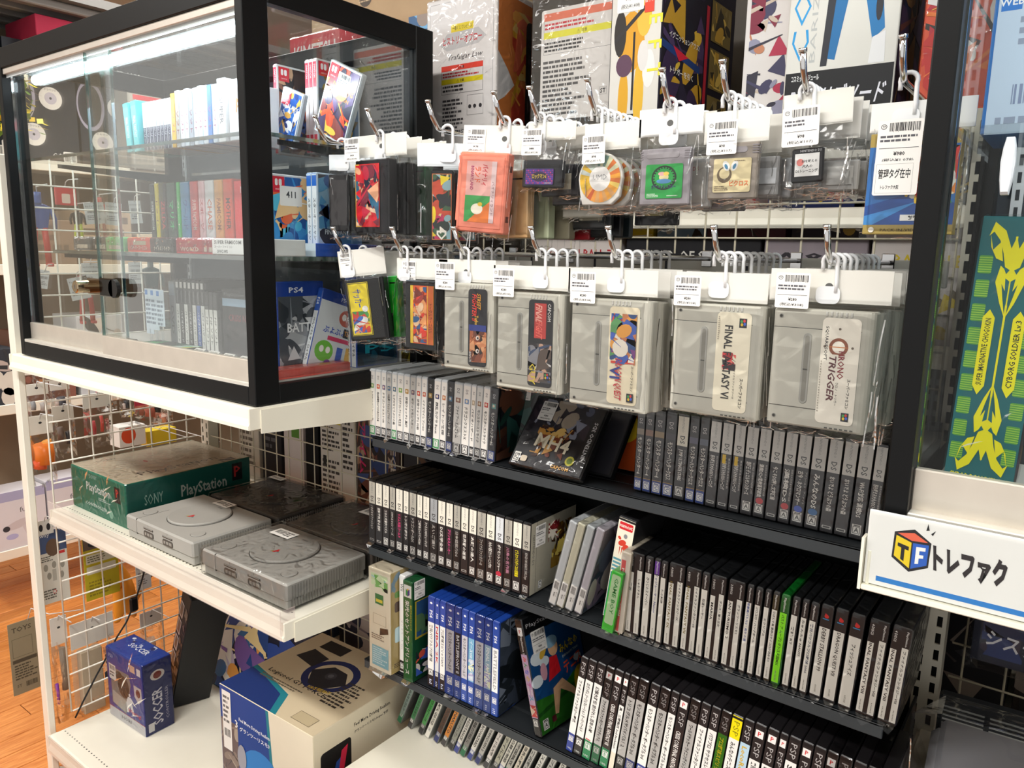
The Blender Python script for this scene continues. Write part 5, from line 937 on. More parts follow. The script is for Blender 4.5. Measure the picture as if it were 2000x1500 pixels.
for j in range(4): hang('pale bagged handheld cartridge, %s behind the green labelled one' % ORD[j], 'bagged handheld cartridges on the seventh upper hook', upx[6], Yh+.022+.025*j, UZ, hd[0]+.01, hd[2]+.006, hd[1]-.012, hd[3]-.004, b0, cs(lambda f, w_, h: (f.rect(0, 0, w_, h, 'd8d4cc'), f.text('DS', w_*.7, h*.85, h*.1, 'c83a3a')), ('c8c8c6', 'a09ca0', 'bab8b0', '8f8c90')[j], (.1, .1, .8, .8), .008, None), (c[0]+.024+.004*j, c[1]-.002, c[2]+.016+.004*j, c[3]-.010), .009, seed=392+j)
def lb_pic(f, w_, h):
    f.rr(0, 0, w_, h, .002, 'e4d5a6'); f.ell(w_*.30, h*.52, w_*.20, h*.24, '6a5a44', 18); f.ell(w_*.30, h*.56, w_*.14, h*.16, 'e4d5a6', 18)
    for a, q in ((.34, .5), (.56, -.4)): f.ell(w_*a, h*.78, w_*.085, h*.16, 'f4f4f0', 16, a=q); f.ell(w_*a, h*.76, w_*.04, h*.09, '4a8ab0', 12, a=q)
    f.text('ピクロス', w_*.70, h*.26, h*.17, 'e0682c', w=w_*.5, bold=True); f.lines(w_*.05, h*.05, w_*.45, h*.2, 3, '7a6a50', 4); f.lines(w_*.55, h*.9, w_*.9, h*.94, 1, '7a6a50', 5)
c = rect_px(1386, 279, 1482, 389); hd = rect_px(1380, 214, 1502, 278); b0 = PX(1430, 402)[1]
hang('brown grey bagged handheld cartridge with beige puzzle label', 'bagged handheld cartridges on the eighth upper hook', upx[7], Yh, UZ, hd[0]-.003, hd[2], hd[1], hd[3], b0, cs(lb_pic, '8f867c', (.12, .12, .76, .60), .008, lambda b, *a: ex_gb(b, *a)), c, .009, ('¥98', '(税込¥107)'), seed=401, px=(PX(1386, 280)[0], .034, PX(1386, 305)[1]))
for j in range(5): hang('pale bagged handheld cartridge, %s behind the beige puzzle one' % ORD[j], 'bagged handheld cartridges on the eighth upper hook', upx[7], Yh+.020+.023*j, UZ, hd[0]+.01, hd[2]+.008, hd[1]-.01, hd[3]-.004, b0, cs(lambda f, w_, h: f.rect(0, 0, w_, h, ('d0d4d8')), ('a8a8a8', 'b8bcc0', '8f9090', 'c0beb8', '808284')[j], (.5, .3, .45, .4), .008, None), (c[0]+.026+.004*j, c[1]+.004, c[2]+.016+.006*j, c[3]-.014), .009, seed=402+j)
def lb_ds(f, w_, h): f.rect(0, 0, w_, h, 'e4e4e2'); f.ell(w_*.22, h*.62, w_*.15, h*.16, 'e08078', 14); f.text('脳を鍛える', w_*.60, h*.66, h*.13, '1c1c1e', w=w_*.62, bold=True); f.text('大人の', w_*.52, h*.44, h*.15, '1c1c1e', bold=True); f.text('DSトレーニング', w_*.5, h*.24, h*.16, '1c1c1e', w=w_*.9, bold=True)
def ex_ds(b, x0, z0, x1, z1, yf): f = front(b, x0, yf-.0003, z0, 'plastic'); f.text('NINTENDO DS', (x1-x0)*.6, (z1-z0)*.92, .0022, 'c8c8ca')
c = rect_px(1542, 290, 1604, 357); hd = rect_px(1528, 178, 1664, 246); b0 = PX(1600, 374)[1]
hang('small black bagged game card with white label', 'bagged game cards on the ninth upper hook', upx[8], Yh, UZ, hd[0], hd[2], hd[1], hd[3], b0, cs(lb_ds, '1d1d20', (.12, .18, .76, .66), .004, ex_ds), c, .005, ('¥98', '(税込¥107)'), seed=411, px=(PX(1527, 280)[0], .037, PX(1527, 289)[1]), tilt=math.radians(-2))
for j in range(8): hang('bag with a small game card, %s behind the white labelled card' % ORD[j], 'bagged game cards on the ninth upper hook', upx[8], Yh+.014+.013*j, UZ, hd[0]+.005+.004*j, hd[2]+.006+.003*j, hd[1]-.012, hd[3]-.006-.002*j, b0-.004, cs(lambda f, w_, h: f.rect(0, 0, w_, h, 'c8c8c4'), 'a8a8a6', (.15, .2, .7, .6), .004, None), (c[0]+.03+.004*j, c[1]-.008, c[2]+.034+.004*j, c[3]-.012), .005, seed=412+j, header='e4e3dd')
def lb_trp(f, w_, h):
    f.rect(0, 0, w_, h, 'a8924a'); f.rect(0, h*.09, w_, h*.87, '2a6ab0'); f.poly([(0, h*.28), (w_*.5, h*.4), (w_, h*.3), (w_, h*.09), (0, h*.09)], '1c4c98'); f.poly([(0, h*.18), (w_*.6, h*.32), (w_*.1, h*.09), (0, h*.09)], '3a8ad0'); f.art(w_*.45, h*.3, w_*.99, h*.85, ['d8302c', 'f0d8b0', 'e8c020', '2a8a4c', 'f0f0e8', '1c2a60', 'e88a3c'], 44, 89, None, .35)
    f.text('GAME BOY', w_*.6, h*.935, h*.05, '2a2418', w=w_*.7, bold=True); f.rect(w_*.42, h*.13, w_*.8, h*.19, 'e8e8e4'); f.text('対戦Get', w_*.61, h*.16, h*.045, '1c1c1e', bold=True); f.text('PACK-IN-VIDEO CO.,LTD', w_*.58, h*.035, h*.032, '2a2418', w=w_*.75); f.ell(w_*.10, h*.04, w_*.035, w_*.035, 'e8e4d8', 10); f.text('T', w_*.86, h*.3, h*.08, 'f4f0e8', bold=True)
c = rect_px(1697, 262, 1806, 458); hd = rect_px(1700, 198, 1815, 256); b0 = PX(1750, 466)[1]; c = (c[0], c[1], c[0]+.078, c[3])
t = hang('blue boxed handheld game in a clear bag with two white stickers', None, upx[9]+.004, Yh, UZ, hd[0], hd[0]+.09, hd[1], hd[3], b0, lambda t, a, b_, d, e: cart_slab(t, a, b_, d, e, .018, 'a8924a', lb_trp, (.0005, .0005, d-a-.001, e-b_-.001), None, .0005, 'paper'), c, .019, ('¥980', '(税込¥1,078)'), seed=431, px=(PX(1717, 300)[0], .039, PX(1717, 326)[1]), header='eaeae8')
b = B(); f = front(b, PX(1717, 300)[0]-t.location[0], -.0142, PX(1717, 384)[1]-UZ); f.rr(0, 0, .039, .0315, .002, 'f4f3ef'); f.frame(.002, .002, .034, .029, .0002, '8a8a88'); f.text('管理タグ在中', .018, .020, .009, '1a1a1c', w=.028, bold=True); f.text('トレファク大阪', .015, .0075, .004, '1a1a1c', w=.016, bold=True); b.make('notice_sticker', t)
# ================================================================ CARTONS
def carton(label, loc, size, col, fr=None, sd=None, tp=None, name='toy_carton', cat='carton', group=None, rot=(0, 0, 0), wrap=False, ch=.0012, m='paper', bm='cardboard'):
    t = thing(name, label, cat, loc, rot, group); W, D, Hh = size
    b = B(); b.box(0, W, 0, D, 0, Hh, col, bm, ch); b.make('carton_body', t)
    for nm, fn, f_ in (('front_print', fr, lambda b: front(b, 0, -.0002, 0, m)), ('side_print', sd, lambda b: side(b, W+.0002, 0, 0, m)), ('top_print', tp, lambda b: top(b, 0, 0, Hh+.0002, m))):
        if fn: b = B(); f = f_(b); q_ = ((W, Hh) if nm == 'front_print' else (D, Hh) if nm == 'side_print' else (W, D)); f.cr = (0, 0)+q_; fn(f, *( (W, Hh) if nm == 'front_print' else (D, Hh) if nm == 'side_print' else (W, D))); b.make(nm, t)
    if wrap:
        b = B(); e = .002; b.box(-e, W+e, -e, D+e, .0003, Hh+e, 'ffffff', wrap if isinstance(wrap, str) else 'wrap_film', .004)
        r = random.Random(hash(label) % 999 if False else len(label))
        for i in range(7):                          # folded creases of the wrapping film
            u = r.uniform(.1, .8)*W; v = r.uniform(.1, .85)*Hh; l = r.uniform(.2, .5)*min(W, Hh); q = r.uniform(.3, 1.2)
            p = Vector((u, -e-.0006, v)); d = Vector((math.cos(q), 0, math.sin(q)))*l; n_ = Vector((-math.sin(q), 0, math.cos(q)))*.003
            b.face([p, p+d*.5+n_+Vector((0, -.002, 0)), p+d, p+d*.5-n_*.3], 'ffffff', 'wrap_film')
        b.make('plastic_wrap', t)
    return t
bx = lambda px, Y, z=.2: onY(px, 120, Y)[0]
def p_story(f, w_, h):
    f.rect(.003, .003, w_-.003, h-.003, 'e9e3e0'); f.frame(.008, .008, w_-.008, h-.008, .0006, '8a8488')
    f.text('一番くじ ワンピース', w_*.52, h*.80, h*.032, '2a2014', 0, w=w_*.28); f.rect(w_*.36, h*.775, w_*.68, h*.825, 'e8cf2c'); f.text('一番くじ ワンピース', w_*.52, h*.80, h*.028, '2a2014', w=w_*.28)
    f.poly([(w_*.2, h*.70), (w_*.3, h*.77), (w_*.75, h*.78), (w_*.86, h*.72), (w_*.75, h*.68), (w_*.3, h*.66)], 'c8c4c4'); f.text('ヒストリーオブロー', w_*.52, h*.725, h*.055, 'c82a34', w=w_*.56, bold=True)
    f.text('Trafalgar Law', w_*.56, h*.61, h*.045, '3a3436', w=w_*.5, sk=.35)
    f.frame(w_*.22, h*.38, w_*.82, h*.565, .0006, '4a4648'); f.rect(w_*.22, h*.53, w_*.82, h*.565, 'e0402c'); f.rect(w_*.22, h*.445, w_*.82, h*.478, 'ecd820'); f.text('⚠ 注意', w_*.5, h*.547, h*.02, '2a1c1c', bold=True); f.text('⚠ 注意', w_*.5, h*.461, h*.02, '2a1c1c', bold=True)
    f.lines(w_*.24, h*.485, w_*.8, h*.522, 2, 'c83a40', 3); f.lines(w_*.24, h*.39, w_*.7, h*.44, 2, '3a3638', 4); f.lines(w_*.24, h*.12, w_*.55, h*.35, 9, '4a4648', 5)
    f.frame(w_*.6, h*.23, w_*.83, h*.36, .0005, '8a8688'); [f.ell(w_*a, h*.285, w_*.022, w_*.022, '3a3638', 10) for a in (.64, .71, .79)]; f.rect(w_*.6, h*.06, w_*.83, h*.13, '2a2628'); f.rect(w_*.6, h*.13, w_*.83, h*.17, 'eee8e6'); f.lines(w_*.61, h*.07, w_*.74, h*.12, 2, 'f0ece8', 3); f.ell(w_*.78, h*.10, w_*.03, w_*.03, 'e0b8b8', 14); f.text('ST', w_*.55, h*.13, h*.025, '1c1a1c', bold=True); f.frame(w_*.52, h*.11, w_*.58, h*.15, .0004, '8a8688')
def p_story_s(f, w_, h):
    f.rect(.002, .002, w_-.002, h-.002, 'e4dcd8'); pts = [(w_*.02, .004), (w_*.98, .004), (w_*.98, h-.03), (w_*.6, h-.012), (w_*.02, h-.004), (w_*.02, h*.62), (w_*.16, h*.52), (w_*.26, h*.43), (w_*.12, h*.34), (w_*.02, h*.3)]
    f.poly(pts, 'd27a3c'); f.art(w_*.22, .008, w_*.97, h*.9, ['e8a04a', 'c8503c', 'd8a030', 'b8402c', 'e0b86a', 'd86a4a'], 60, 91, None, .3); f.rr(w_*.42, h*.02, w_*.90, h*.86, .012, '2a2422'); f.art(w_*.45, h*.1, w_*.88, h*.8, ['3c3432', '4a3c3a', '58463c', '302a2c'], 24, 92, None, .5)
carton('tall pale figure carton with red and yellow warning bars above the hooks', (-1.13, 1.20, .196), (.178, .22, .29), 'e6dfda', p_story, p_story_s, wrap=True)
def p_grey(f, w_, h): f.rr(w_*.12, h*.14, w_*.97, h*.74, .004, 'e0dad4'); f.frame(w_*.15, h*.50, w_*.96, h*.72, .0006, '7a7674'); f.rect(w_*.15, h*.68, w_*.96, h*.72, 'e0785c'); f.rect(w_*.15, h*.585, w_*.96, h*.62, 'e4dc40'); f.text('⚠ 注意', w_*.6, h*.602, h*.02, '2a2420'); f.lines(w_*.16, h*.63, w_*.9, h*.67, 2, 'c83a40', 3); f.lines(w_*.16, h*.51, w_*.85, h*.57, 3, '3a3634', 4); f.lines(w_*.15, h*.16, w_*.7, h*.47, 12, '5a5654', 5); f.text('ST', w_*.86, h*.27, h*.025, '1c1a1c', bold=True); f.frame(w_*.82, h*.25, w_*.9, h*.29, .0004, '8a8688')
carton('dark grey carton in crinkled film with a white warning panel', (-.885, 1.22, .196), (.182, .20, .32), '4f4a44', p_grey, wrap=True)
def p_bil(f, w_, h):
    f.rect(.002, .002, w_-.002, h-.002, 'd8d4cc'); f.rect(.002, h*.02, w_-.002, h*.12, '121214'); f.text('DXビリーザロッド', w_*.5, h*.07, h*.05, 'ecece8', w=w_*.88, bold=True, sk=.2)
    for (a, c, d, e, q) in ((.3, .2, .1, .16, 'd8a020'), (.6, .22, .1, .18, 'e0b030'), (.42, .5, .26, .16, 'd89a20'), (.66, .62, .14, .1, 'e8b840'), (.2, .55, .12, .12, '2a2420'), (.3, .38, .16, .06, '5a3a50'), (.78, .35, .12, .10, 'e8e4e0'), (.66, .42, .1, .08, 'dcd8d4')): f.ell(w_*a, h*c, w_*d, h*e, q, 18)
    f.poly([(w_*.1, h*.5), (w_*.9, h*.72), (w_*.9, h*.745), (w_*.1, h*.53)], '2a2628'); f.rect(w_*.46, h*.14, w_*.5, h*.55, '1c1a1c')
    for q, ch in enumerate('ELEFT'): f.text(ch, w_*.88, h*(.86-.13*q), h*.08, 'e8dc3a', -90, bold=True)
    f.price(w_*.12, h*.66, w_*.52, h*.27, '¥1,280', '(税込¥1,408)', 93); f.rect(w_*.66, h*.74, w_*.84, h*.83, 'ee6a30'); f.rect(w_*.66, h*.64, w_*.84, h*.73, 'e8442c'); f.text('動作', w_*.75, h*.80, h*.02, 'f8f0e8'); f.text('値下げ', w_*.75, h*.70, h*.018, 'f8f0e8')
def p_dark(f, w_, h):
    f.rect(.002, .002, w_-.002, h-.002, '1c1826'); f.art(.003, .003, w_*.55, h*.95, ['3a2a4a', '2a2438', 'c89a30', '1c1c28', '4a3a60', 'e0b840'], 36, 94, None, .3)
    f.poly([(0, h*.99), (w_*.5, h*.90), (w_, h*.98), (w_, h*.96), (w_*.5, h*.875), (0, h*.965)], 'e8d020'); f.poly([(0, h*.50), (w_*.5, h*.44), (w_*.5, h*.40), (0, h*.46)], '24407c'); f.poly([(w_*.14, h*.49), (w_*.34, h*.46), (w_*.22, h*.42)], 'd8243c')
    f.rect(w_*.56, h*.05, w_*.60, h*.8, 'b82a3c')
    for q in range(3): f.rect(w_*.63, h*(.08+.27*q), w_*.93, h*(.31+.27*q), '7a6a3c'); f.art(w_*.64, h*(.09+.27*q), w_*.92, h*(.30+.27*q), ['c8a040', '8a7a50', 'e0c060', '3a3428'], 14, 95+q, None, .4)
    f.text('イグニッションアクス!', w_*.28, h*.54, h*.035, 'e8e4dc', w=w_*.4, bold=True); f.text('トリガーを引く', w_*.26, h*.36, h*.035, 'f0ece0', w=w_*.3, bold=True); f.text('LEFT', w_*.12, h*.2, h*.05, 'c8302c', bold=True)
carton('white and yellow toy carton with black lettered foot and price sticker', (-.70, 1.19, .196), (.095, .30, .30), '26222e', p_bil, p_dark, wrap=False)
def p_mag(f, w_, h):
    f.rect(.001, .001, w_-.001, h-.001, 'd4cfcc'); f.poly([(0, h), (w_, h), (w_, h*.55), (w_*.5, h*.62), (0, h*.9)], 'e81c5c'); f.art(w_*.1, .01, w_*.95, h*.9, ['7a2038', 'a82a48', '2c2a3a', '8a8aa0', 'c0b0a0', 'b87a5a', '3c3a58'], 50, 96, None, .32); f.ell(w_*.3, h*.78, w_*.22, h*.1, 'd8c8a8', 18); f.ell(w_*.26, h*.79, w_*.13, h*.06, '30344a', 16)
carton('narrow magenta and grey toy carton beside the large blue lettered one', (-.478, 1.22, .196), (.075, .20, .33), 'c8c2c0', p_mag, wrap=False)
def p_cos(f, w_, h):
    f.rect(.002, .002, w_-.002, h-.002, 'dcdad2'); f.rect(.002, .002, w_-.002, h*.205, '0e1014'); f.text('コスミックモジュール', w_*.20, h*.18, h*.026, 'f0f0f0', w=w_*.26, bold=True); f.text('DXバリズソード', w_*.5, h*.10, h*.085, 'dcdce4', w=w_*.86, bold=True, sk=.2)
    f.text('COSMIC', w_*.13, h*.62, w_*.16, '2a9ad8', 90, w=h*.74, bold=False); f.text('BARIZUSWORD', w_*.25, h*.60, w_*.055, 'b8bab8', 90, w=h*.72)
    # plain generic stand-in for the printed figure: blue legs and dark arm shapes
    f.poly([(w_*.38, h*.25), (w_*.46, h*.24), (w_*.56, h*.52), (w_*.64, h*.60), (w_*.56, h*.86), (w_*.44, h*.82), (w_*.42, h*.5)], '1f6ea8'); f.poly([(w_*.58, h*.58), (w_*.68, h*.50), (w_*.78, h*.30), (w_*.88, h*.34), (w_*.80, h*.62), (w_*.66, h*.84), (w_*.54, h*.8)], '2478b4'); f.poly([(w_*.33, h*.22), (w_*.39, h*.22), (w_*.47, h*.70), (w_*.48, h*.98), (w_*.40, h*.98), (w_*.38, h*.62)], '2a2c34'); f.poly([(w_*.42, h*.8), (w_*.72, h*.82), (w_*.78, h), (w_*.44, h)], '2c86c0'); f.rect(w_*.5, h*.80, w_*.66, h*.845, '2a2c34')
    f.poly([(w_*.60, h*.72), (w_*.82, h*.64), (w_*.84, h*.72), (w_*.66, h*.84)], 'd8d8da'); f.poly([(w_*.76, h*.21), (w_*.90, h*.21), (w_*.89, h*.33), (w_*.78, h*.31)], 'e8e8e8'); f.ell(w_*.82, h*.43, w_*.03, h*.06, '2a2c34', 16); f.poly([(w_*.5, h*.9), (w_*.78, h*.82), (w_*.8, h*.86), (w_*.52, h*.95)], 'e8a040')
def p_cs(f, w_, h): f.rect(0, 0, w_, h, '2a2430'); f.art(.003, .003, w_-.003, h-.003, ['4a3a5a', '7a4a40', '1c2a4a', '3a2c34', '8a6a3a', '141420'], 50, 97, None, .3)
carton('large white toy carton with tall blue sideways lettering above the ninth hook', (-.402, 1.19, .196), (.150, .16, .34), 'd8d4cc', p_cos, p_cs)
def p_red(f, w_, h): f.rect(0, 0, w_, h, 'd8502c'); f.art(.002, .002, w_-.002, h-.002, ['e87a30', 'c82a24', 'f0b040', 'e8e4e0', 'b82030', '2a2420'], 60, 98, None, .3)
carton('orange and red toy carton partly hidden by the right display case', (-.222, 1.19, .196), (.14, .12, .34), 'd0582c', p_red, None, wrap=True)
def p_kim(f, w_, h): f.rect(0, 0, w_, h, 'c8323c'); f.text('KIMETSU', w_*.3, h*.5, h*.5, 'f0e4e0', w=w_*.5, bold=True)
def p_kf(f, w_, h): f.art(0, 0, w_, h, ['d8a890', 'c87a50', 'e8c8a0', 'a83a3c', '5a3a38'], 40, 99, 'c88a68', .3)
# cartons on top of the left unit, seen over and through the display case
t = carton('red lettered carton in clear film lying behind the display case top', (-1.62, 1.24, .41), (.30, .20, .085), 'b84a44', p_kim, wrap=True)
t = carton('grey plain carton carrying the red lettered carton', (-1.70, 1.25, .196), (.42, .30, .213), '8a8478', None)
def p_br(f, w_, h):
    for k in range(5): f.ell(w_*(.12+.2*k), h*(.45+.02*k), h*.075, h*.075, '5a5048', 18); f.lines(w_*(.08+.2*k), h*.43, w_*(.16+.2*k), h*.47, 2, 'c8b090', k)
    f.rect(0, h*.68, w_, h*.70, 'e0d0b0')
carton('big brown shipping carton with round grey marks behind the case', (-1.86, 1.50, .50), (.70, .12, .34), 'c0a684', p_br)
carton('blue patterned carton standing behind the pale figure carton', (-1.28, 1.30, .196), (.12, .16, .31), '5a86b0', lambda f, w_, h: f.art(0, 0, w_, h, ['7ab0d8', '2a3a5a', 'd8e4ea', '4a6a90', '9a8a80'], 50, 100, '5a8ab8', .3))
# ---------------------------------------------------------------- things behind the mesh, middle
BK = [(-.845, .075, .028, 'e8d020', 'yellow flat carton'), (-.755, .005, .03, '1c1c20', 'x'), (-.765, .135, .026, 'e6c81c', 'bright yellow flat carton'), (-.622, .085, .026, '8aa8c0', 'blue film wrapped flat carton'), (-.53, .13, .024, '5a2a30', 'maroon flat carton'), (-.39, .10, .024, '2a1c20', 'black flat carton with windows'), (-.28, .15, .022, 'e8d8d8', 'pink and white flat carton')]
for i, (x, wd, hh, c, lb) in enumerate(BK):
    if lb == 'x': continue
    carton('%s lying on the dark cartons behind the wire mesh' % lb, (x, 1.245, .0302), (wd, .15, hh), c, lambda f, w_, h, c=c, i=i: f.art(0, 0, w_, h, [c, 'f0e8d8', '3a2a20', c, c, 'c8a040'], 10, 110+i, c, .5))
def p_saiy(tt, c1, c2): return lambda f, w_, h: (f.rect(.002, .002, w_-.002, h-.002, c1), f.text(tt, w_*.5, h*.80, h*.12, c2, w=w_*.84, bold=True), f.art(w_*.1, h*.05, w_*.9, h*.65, [c2, '5a4a2c', c1, '8a7a60'], 16, len(tt), None, .3))
for (x, wd, c, fn, lb) in ((-.88, .19, 'c8c0ba', p_saiy('DRAGON BALL Z', 'cfc6c0', 'a8242c'), 'pale carton with red lettering'), (-.68, .245, '17161a', p_saiy('BLOOD OF SAIYANS', '17161a', 'c8c4bc'), 'black carton with white lettering'), (-.43, .155, '8a8086', p_saiy('A&V', '8a8086', '2a262c'), 'mauve grey carton'), (-.27, .19, 'c4bcb8', p_saiy('DRAGON BALL Z', 'c4bcb8', 'c8b020'), 'pale carton with yellow lettering')):
    carton('%s standing behind the wire mesh at rail height' % lb, (x, 1.24, -.1198), (wd, .16, .149), c, fn)
for i, (x, c) in enumerate(((-.78, 'e8dcc8'), (-.60, 'd8a8a0'), (-.43, '2a3a7a'), (-.30, '2a2a2e'))):
    carton('%s book like box on the upper shelf behind the hanging bags' % ('cream', 'pink', 'blue', 'black')[i], (x, 1.24, .0752), (.15, .12, .04), c, lambda f, w_, h, i=i, c=c: (f.art(0, 0, w_, h, ['f0f0e8', 'c83a40', 'e8c040', '3a3a48', c], 18, 130+i, c, .5), f.text('GUNDAM HEAD', w_*.5, h*.5, h*.4, 'f0eeea', w=w_*.8, bold=True) if i == 3 else None))
# behind the mesh, left (above the consoles and lower)
def p_warn(f, w_, h): f.rect(.002, .002, w_-.002, h-.002, 'd8cfc4'); f.rect(w_*.06, h*.88, w_*.62, h*.95, 'a83a30'); f.rect(w_*.06, h*.66, w_*.60, h*.73, 'd8c020'); f.lines(w_*.06, h*.74, w_*.6, h*.86, 3, 'b83a40', 3); f.lines(w_*.06, h*.42, w_*.6, h*.64, 6, '3a3430', 4); f.lines(w_*.66, h*.3, w_*.95, h*.94, 14, '3a3430', 5); f.lines(w_*.06, h*.06, w_*.6, h*.36, 7, '4a4440', 6); f.rect(w_*.08, h*.3, w_*.18, h*.38, '2a2624')
LFT = [(-1.90, .10, 'cfc6b8', 'beige printed carton', lambda f, w_, h: f.lines(.01, h*.1, w_*.8, h*.9, 14, '6a6258', 3)), (-1.79, .09, '2c2a2e', 'black carton with grey print', lambda f, w_, h: f.lines(.01, h*.3, w_*.8, h*.8, 8, '5a585c', 4)),
       (-1.69, .085, 'd8c8c0', 'pale carton with green square', lambda f, w_, h: (f.rect(0, 0, w_, h, 'd8ccc8'), f.ell(w_*.6, h*.8, w_*.3, h*.12, 'e0b07a', 16), f.rect(w_*.4, h*.45, w_*.8, h*.6, '5a8a30'))), (-1.60, .055, '121214', 'black narrow carton', None),
       (-1.54, .135, 'd0c6b8', 'cream carton with red and yellow warning print', p_warn), (-1.40, .15, '3a2420', 'brown carton with blue figures and pink letters', lambda f, w_, h: (f.art(0, 0, w_, h, ['2a3a6a', '6a3a2c', '8a5a40', '3a4a7a', 'a88a70', '241a1c'], 50, 140, '3a2620', .28), f.text('PIECE', w_*.86, h*.5, w_*.12, 'c8b8a8', -90, w=h*.3, bold=True), f.text('アイム', w_*.14, h*.5, w_*.16, 'c82a60', -90, w=h*.4, bold=True))),
       (-1.24, .14, '30282a', 'dark carton with red and yellow band', lambda f, w_, h: (f.art(0, 0, w_, h, ['5a3a20', '2a2a30', '8a6a3c'], 24, 141, '242022', .3), f.rect(w_*.3, h*.15, w_*.95, h*.25, 'c83a30'), f.rect(w_*.3, h*.08, w_*.95, h*.14, 'd8c020'), f.text('AJ', w_*.6, h*.4, h*.1, 'd8d0c0', bold=True))), (-1.09, .06, '1c1c22', 'slim dark carton', None)]
for i, (x, wd, c, lb, fn) in enumerate(LFT):
    carton('%s behind mesh above the consoles' % lb, (x, 1.24, -.6398), (wd-.004, .14, .30+.01*(i % 3)), c, fn)
for i, (x, wd, c, lb) in enumerate(((-1.88, .2, '2a2430', 'dark violet carton'), (-1.66, .16, '3a4a6a', 'slate blue carton'), (-1.48, .14, 'c8b8b0', 'pale carton'), (-1.32, .10, '4a8ab0', 'light blue carton with yellow round mark'), (-1.20, .12, '6a5a58', 'brown grey carton with small print'), (-1.06, .12, '2c3038', 'charcoal carton'), (-.92, .2, '3a2a2c', 'dark red carton'))):
    carton('%s low behind the wire mesh' % lb, (x, 1.24, -1.0198), (wd-.004, .14, .31), c, (lambda f, w_, h: (f.rect(0, 0, w_, h, '6a9ab8'), f.ell(w_*.45, h*.8, w_*.4, w_*.4, '1c2a3a', 18), f.text('WPS', w_*.45, h*.8, h*.07, 'e8d020', bold=True))) if i == 3 else (lambda f, w_, h, i=i: f.art(0, 0, w_, h, ['8a7a80', '3a3a4a', 'b8a8a0', '2a2a30'], 20, 150+i, None, .3)))
for i, (x, z, wd, hh, c) in enumerate(((-.70, -1.02, .2, .3, '2a2830'), (-.48, -1.02, .2, .26, '3a3434'), (-.26, -1.02, .13, .31, '1c1c20'), (-.12, -1.02, .14, .28, '2c2624'), (.03, -1.02, .2, .3, '1a1a1e'), (-.26, -.64, .12, .3, '26262a'), (-.13, -.64, .10, .33, '1d1d21'), (-.025, -.64, .14, .30, '2a2422'), (.12, -.64, .2, .33, '1a1c20'))):  # dark cartons added so this stretch behind the mesh reads dark
    carton('%s carton in the dim right part behind the rack, %s row' % (('plum', 'umber', 'ink black', 'coffee brown', 'soot black', 'charcoal', 'midnight', 'dark brown', 'near black')[i], 'lower' if z < -.8 else 'upper'), (x, 1.24, z+.0002), (wd-.004, .14, hh), c, lambda f, w_, h, i=i: f.art(0, 0, w_, h, ['3a3434', '1c1c1e', '5a4a44', '7a7068', '242428'], 16, 230+i, None, .3))
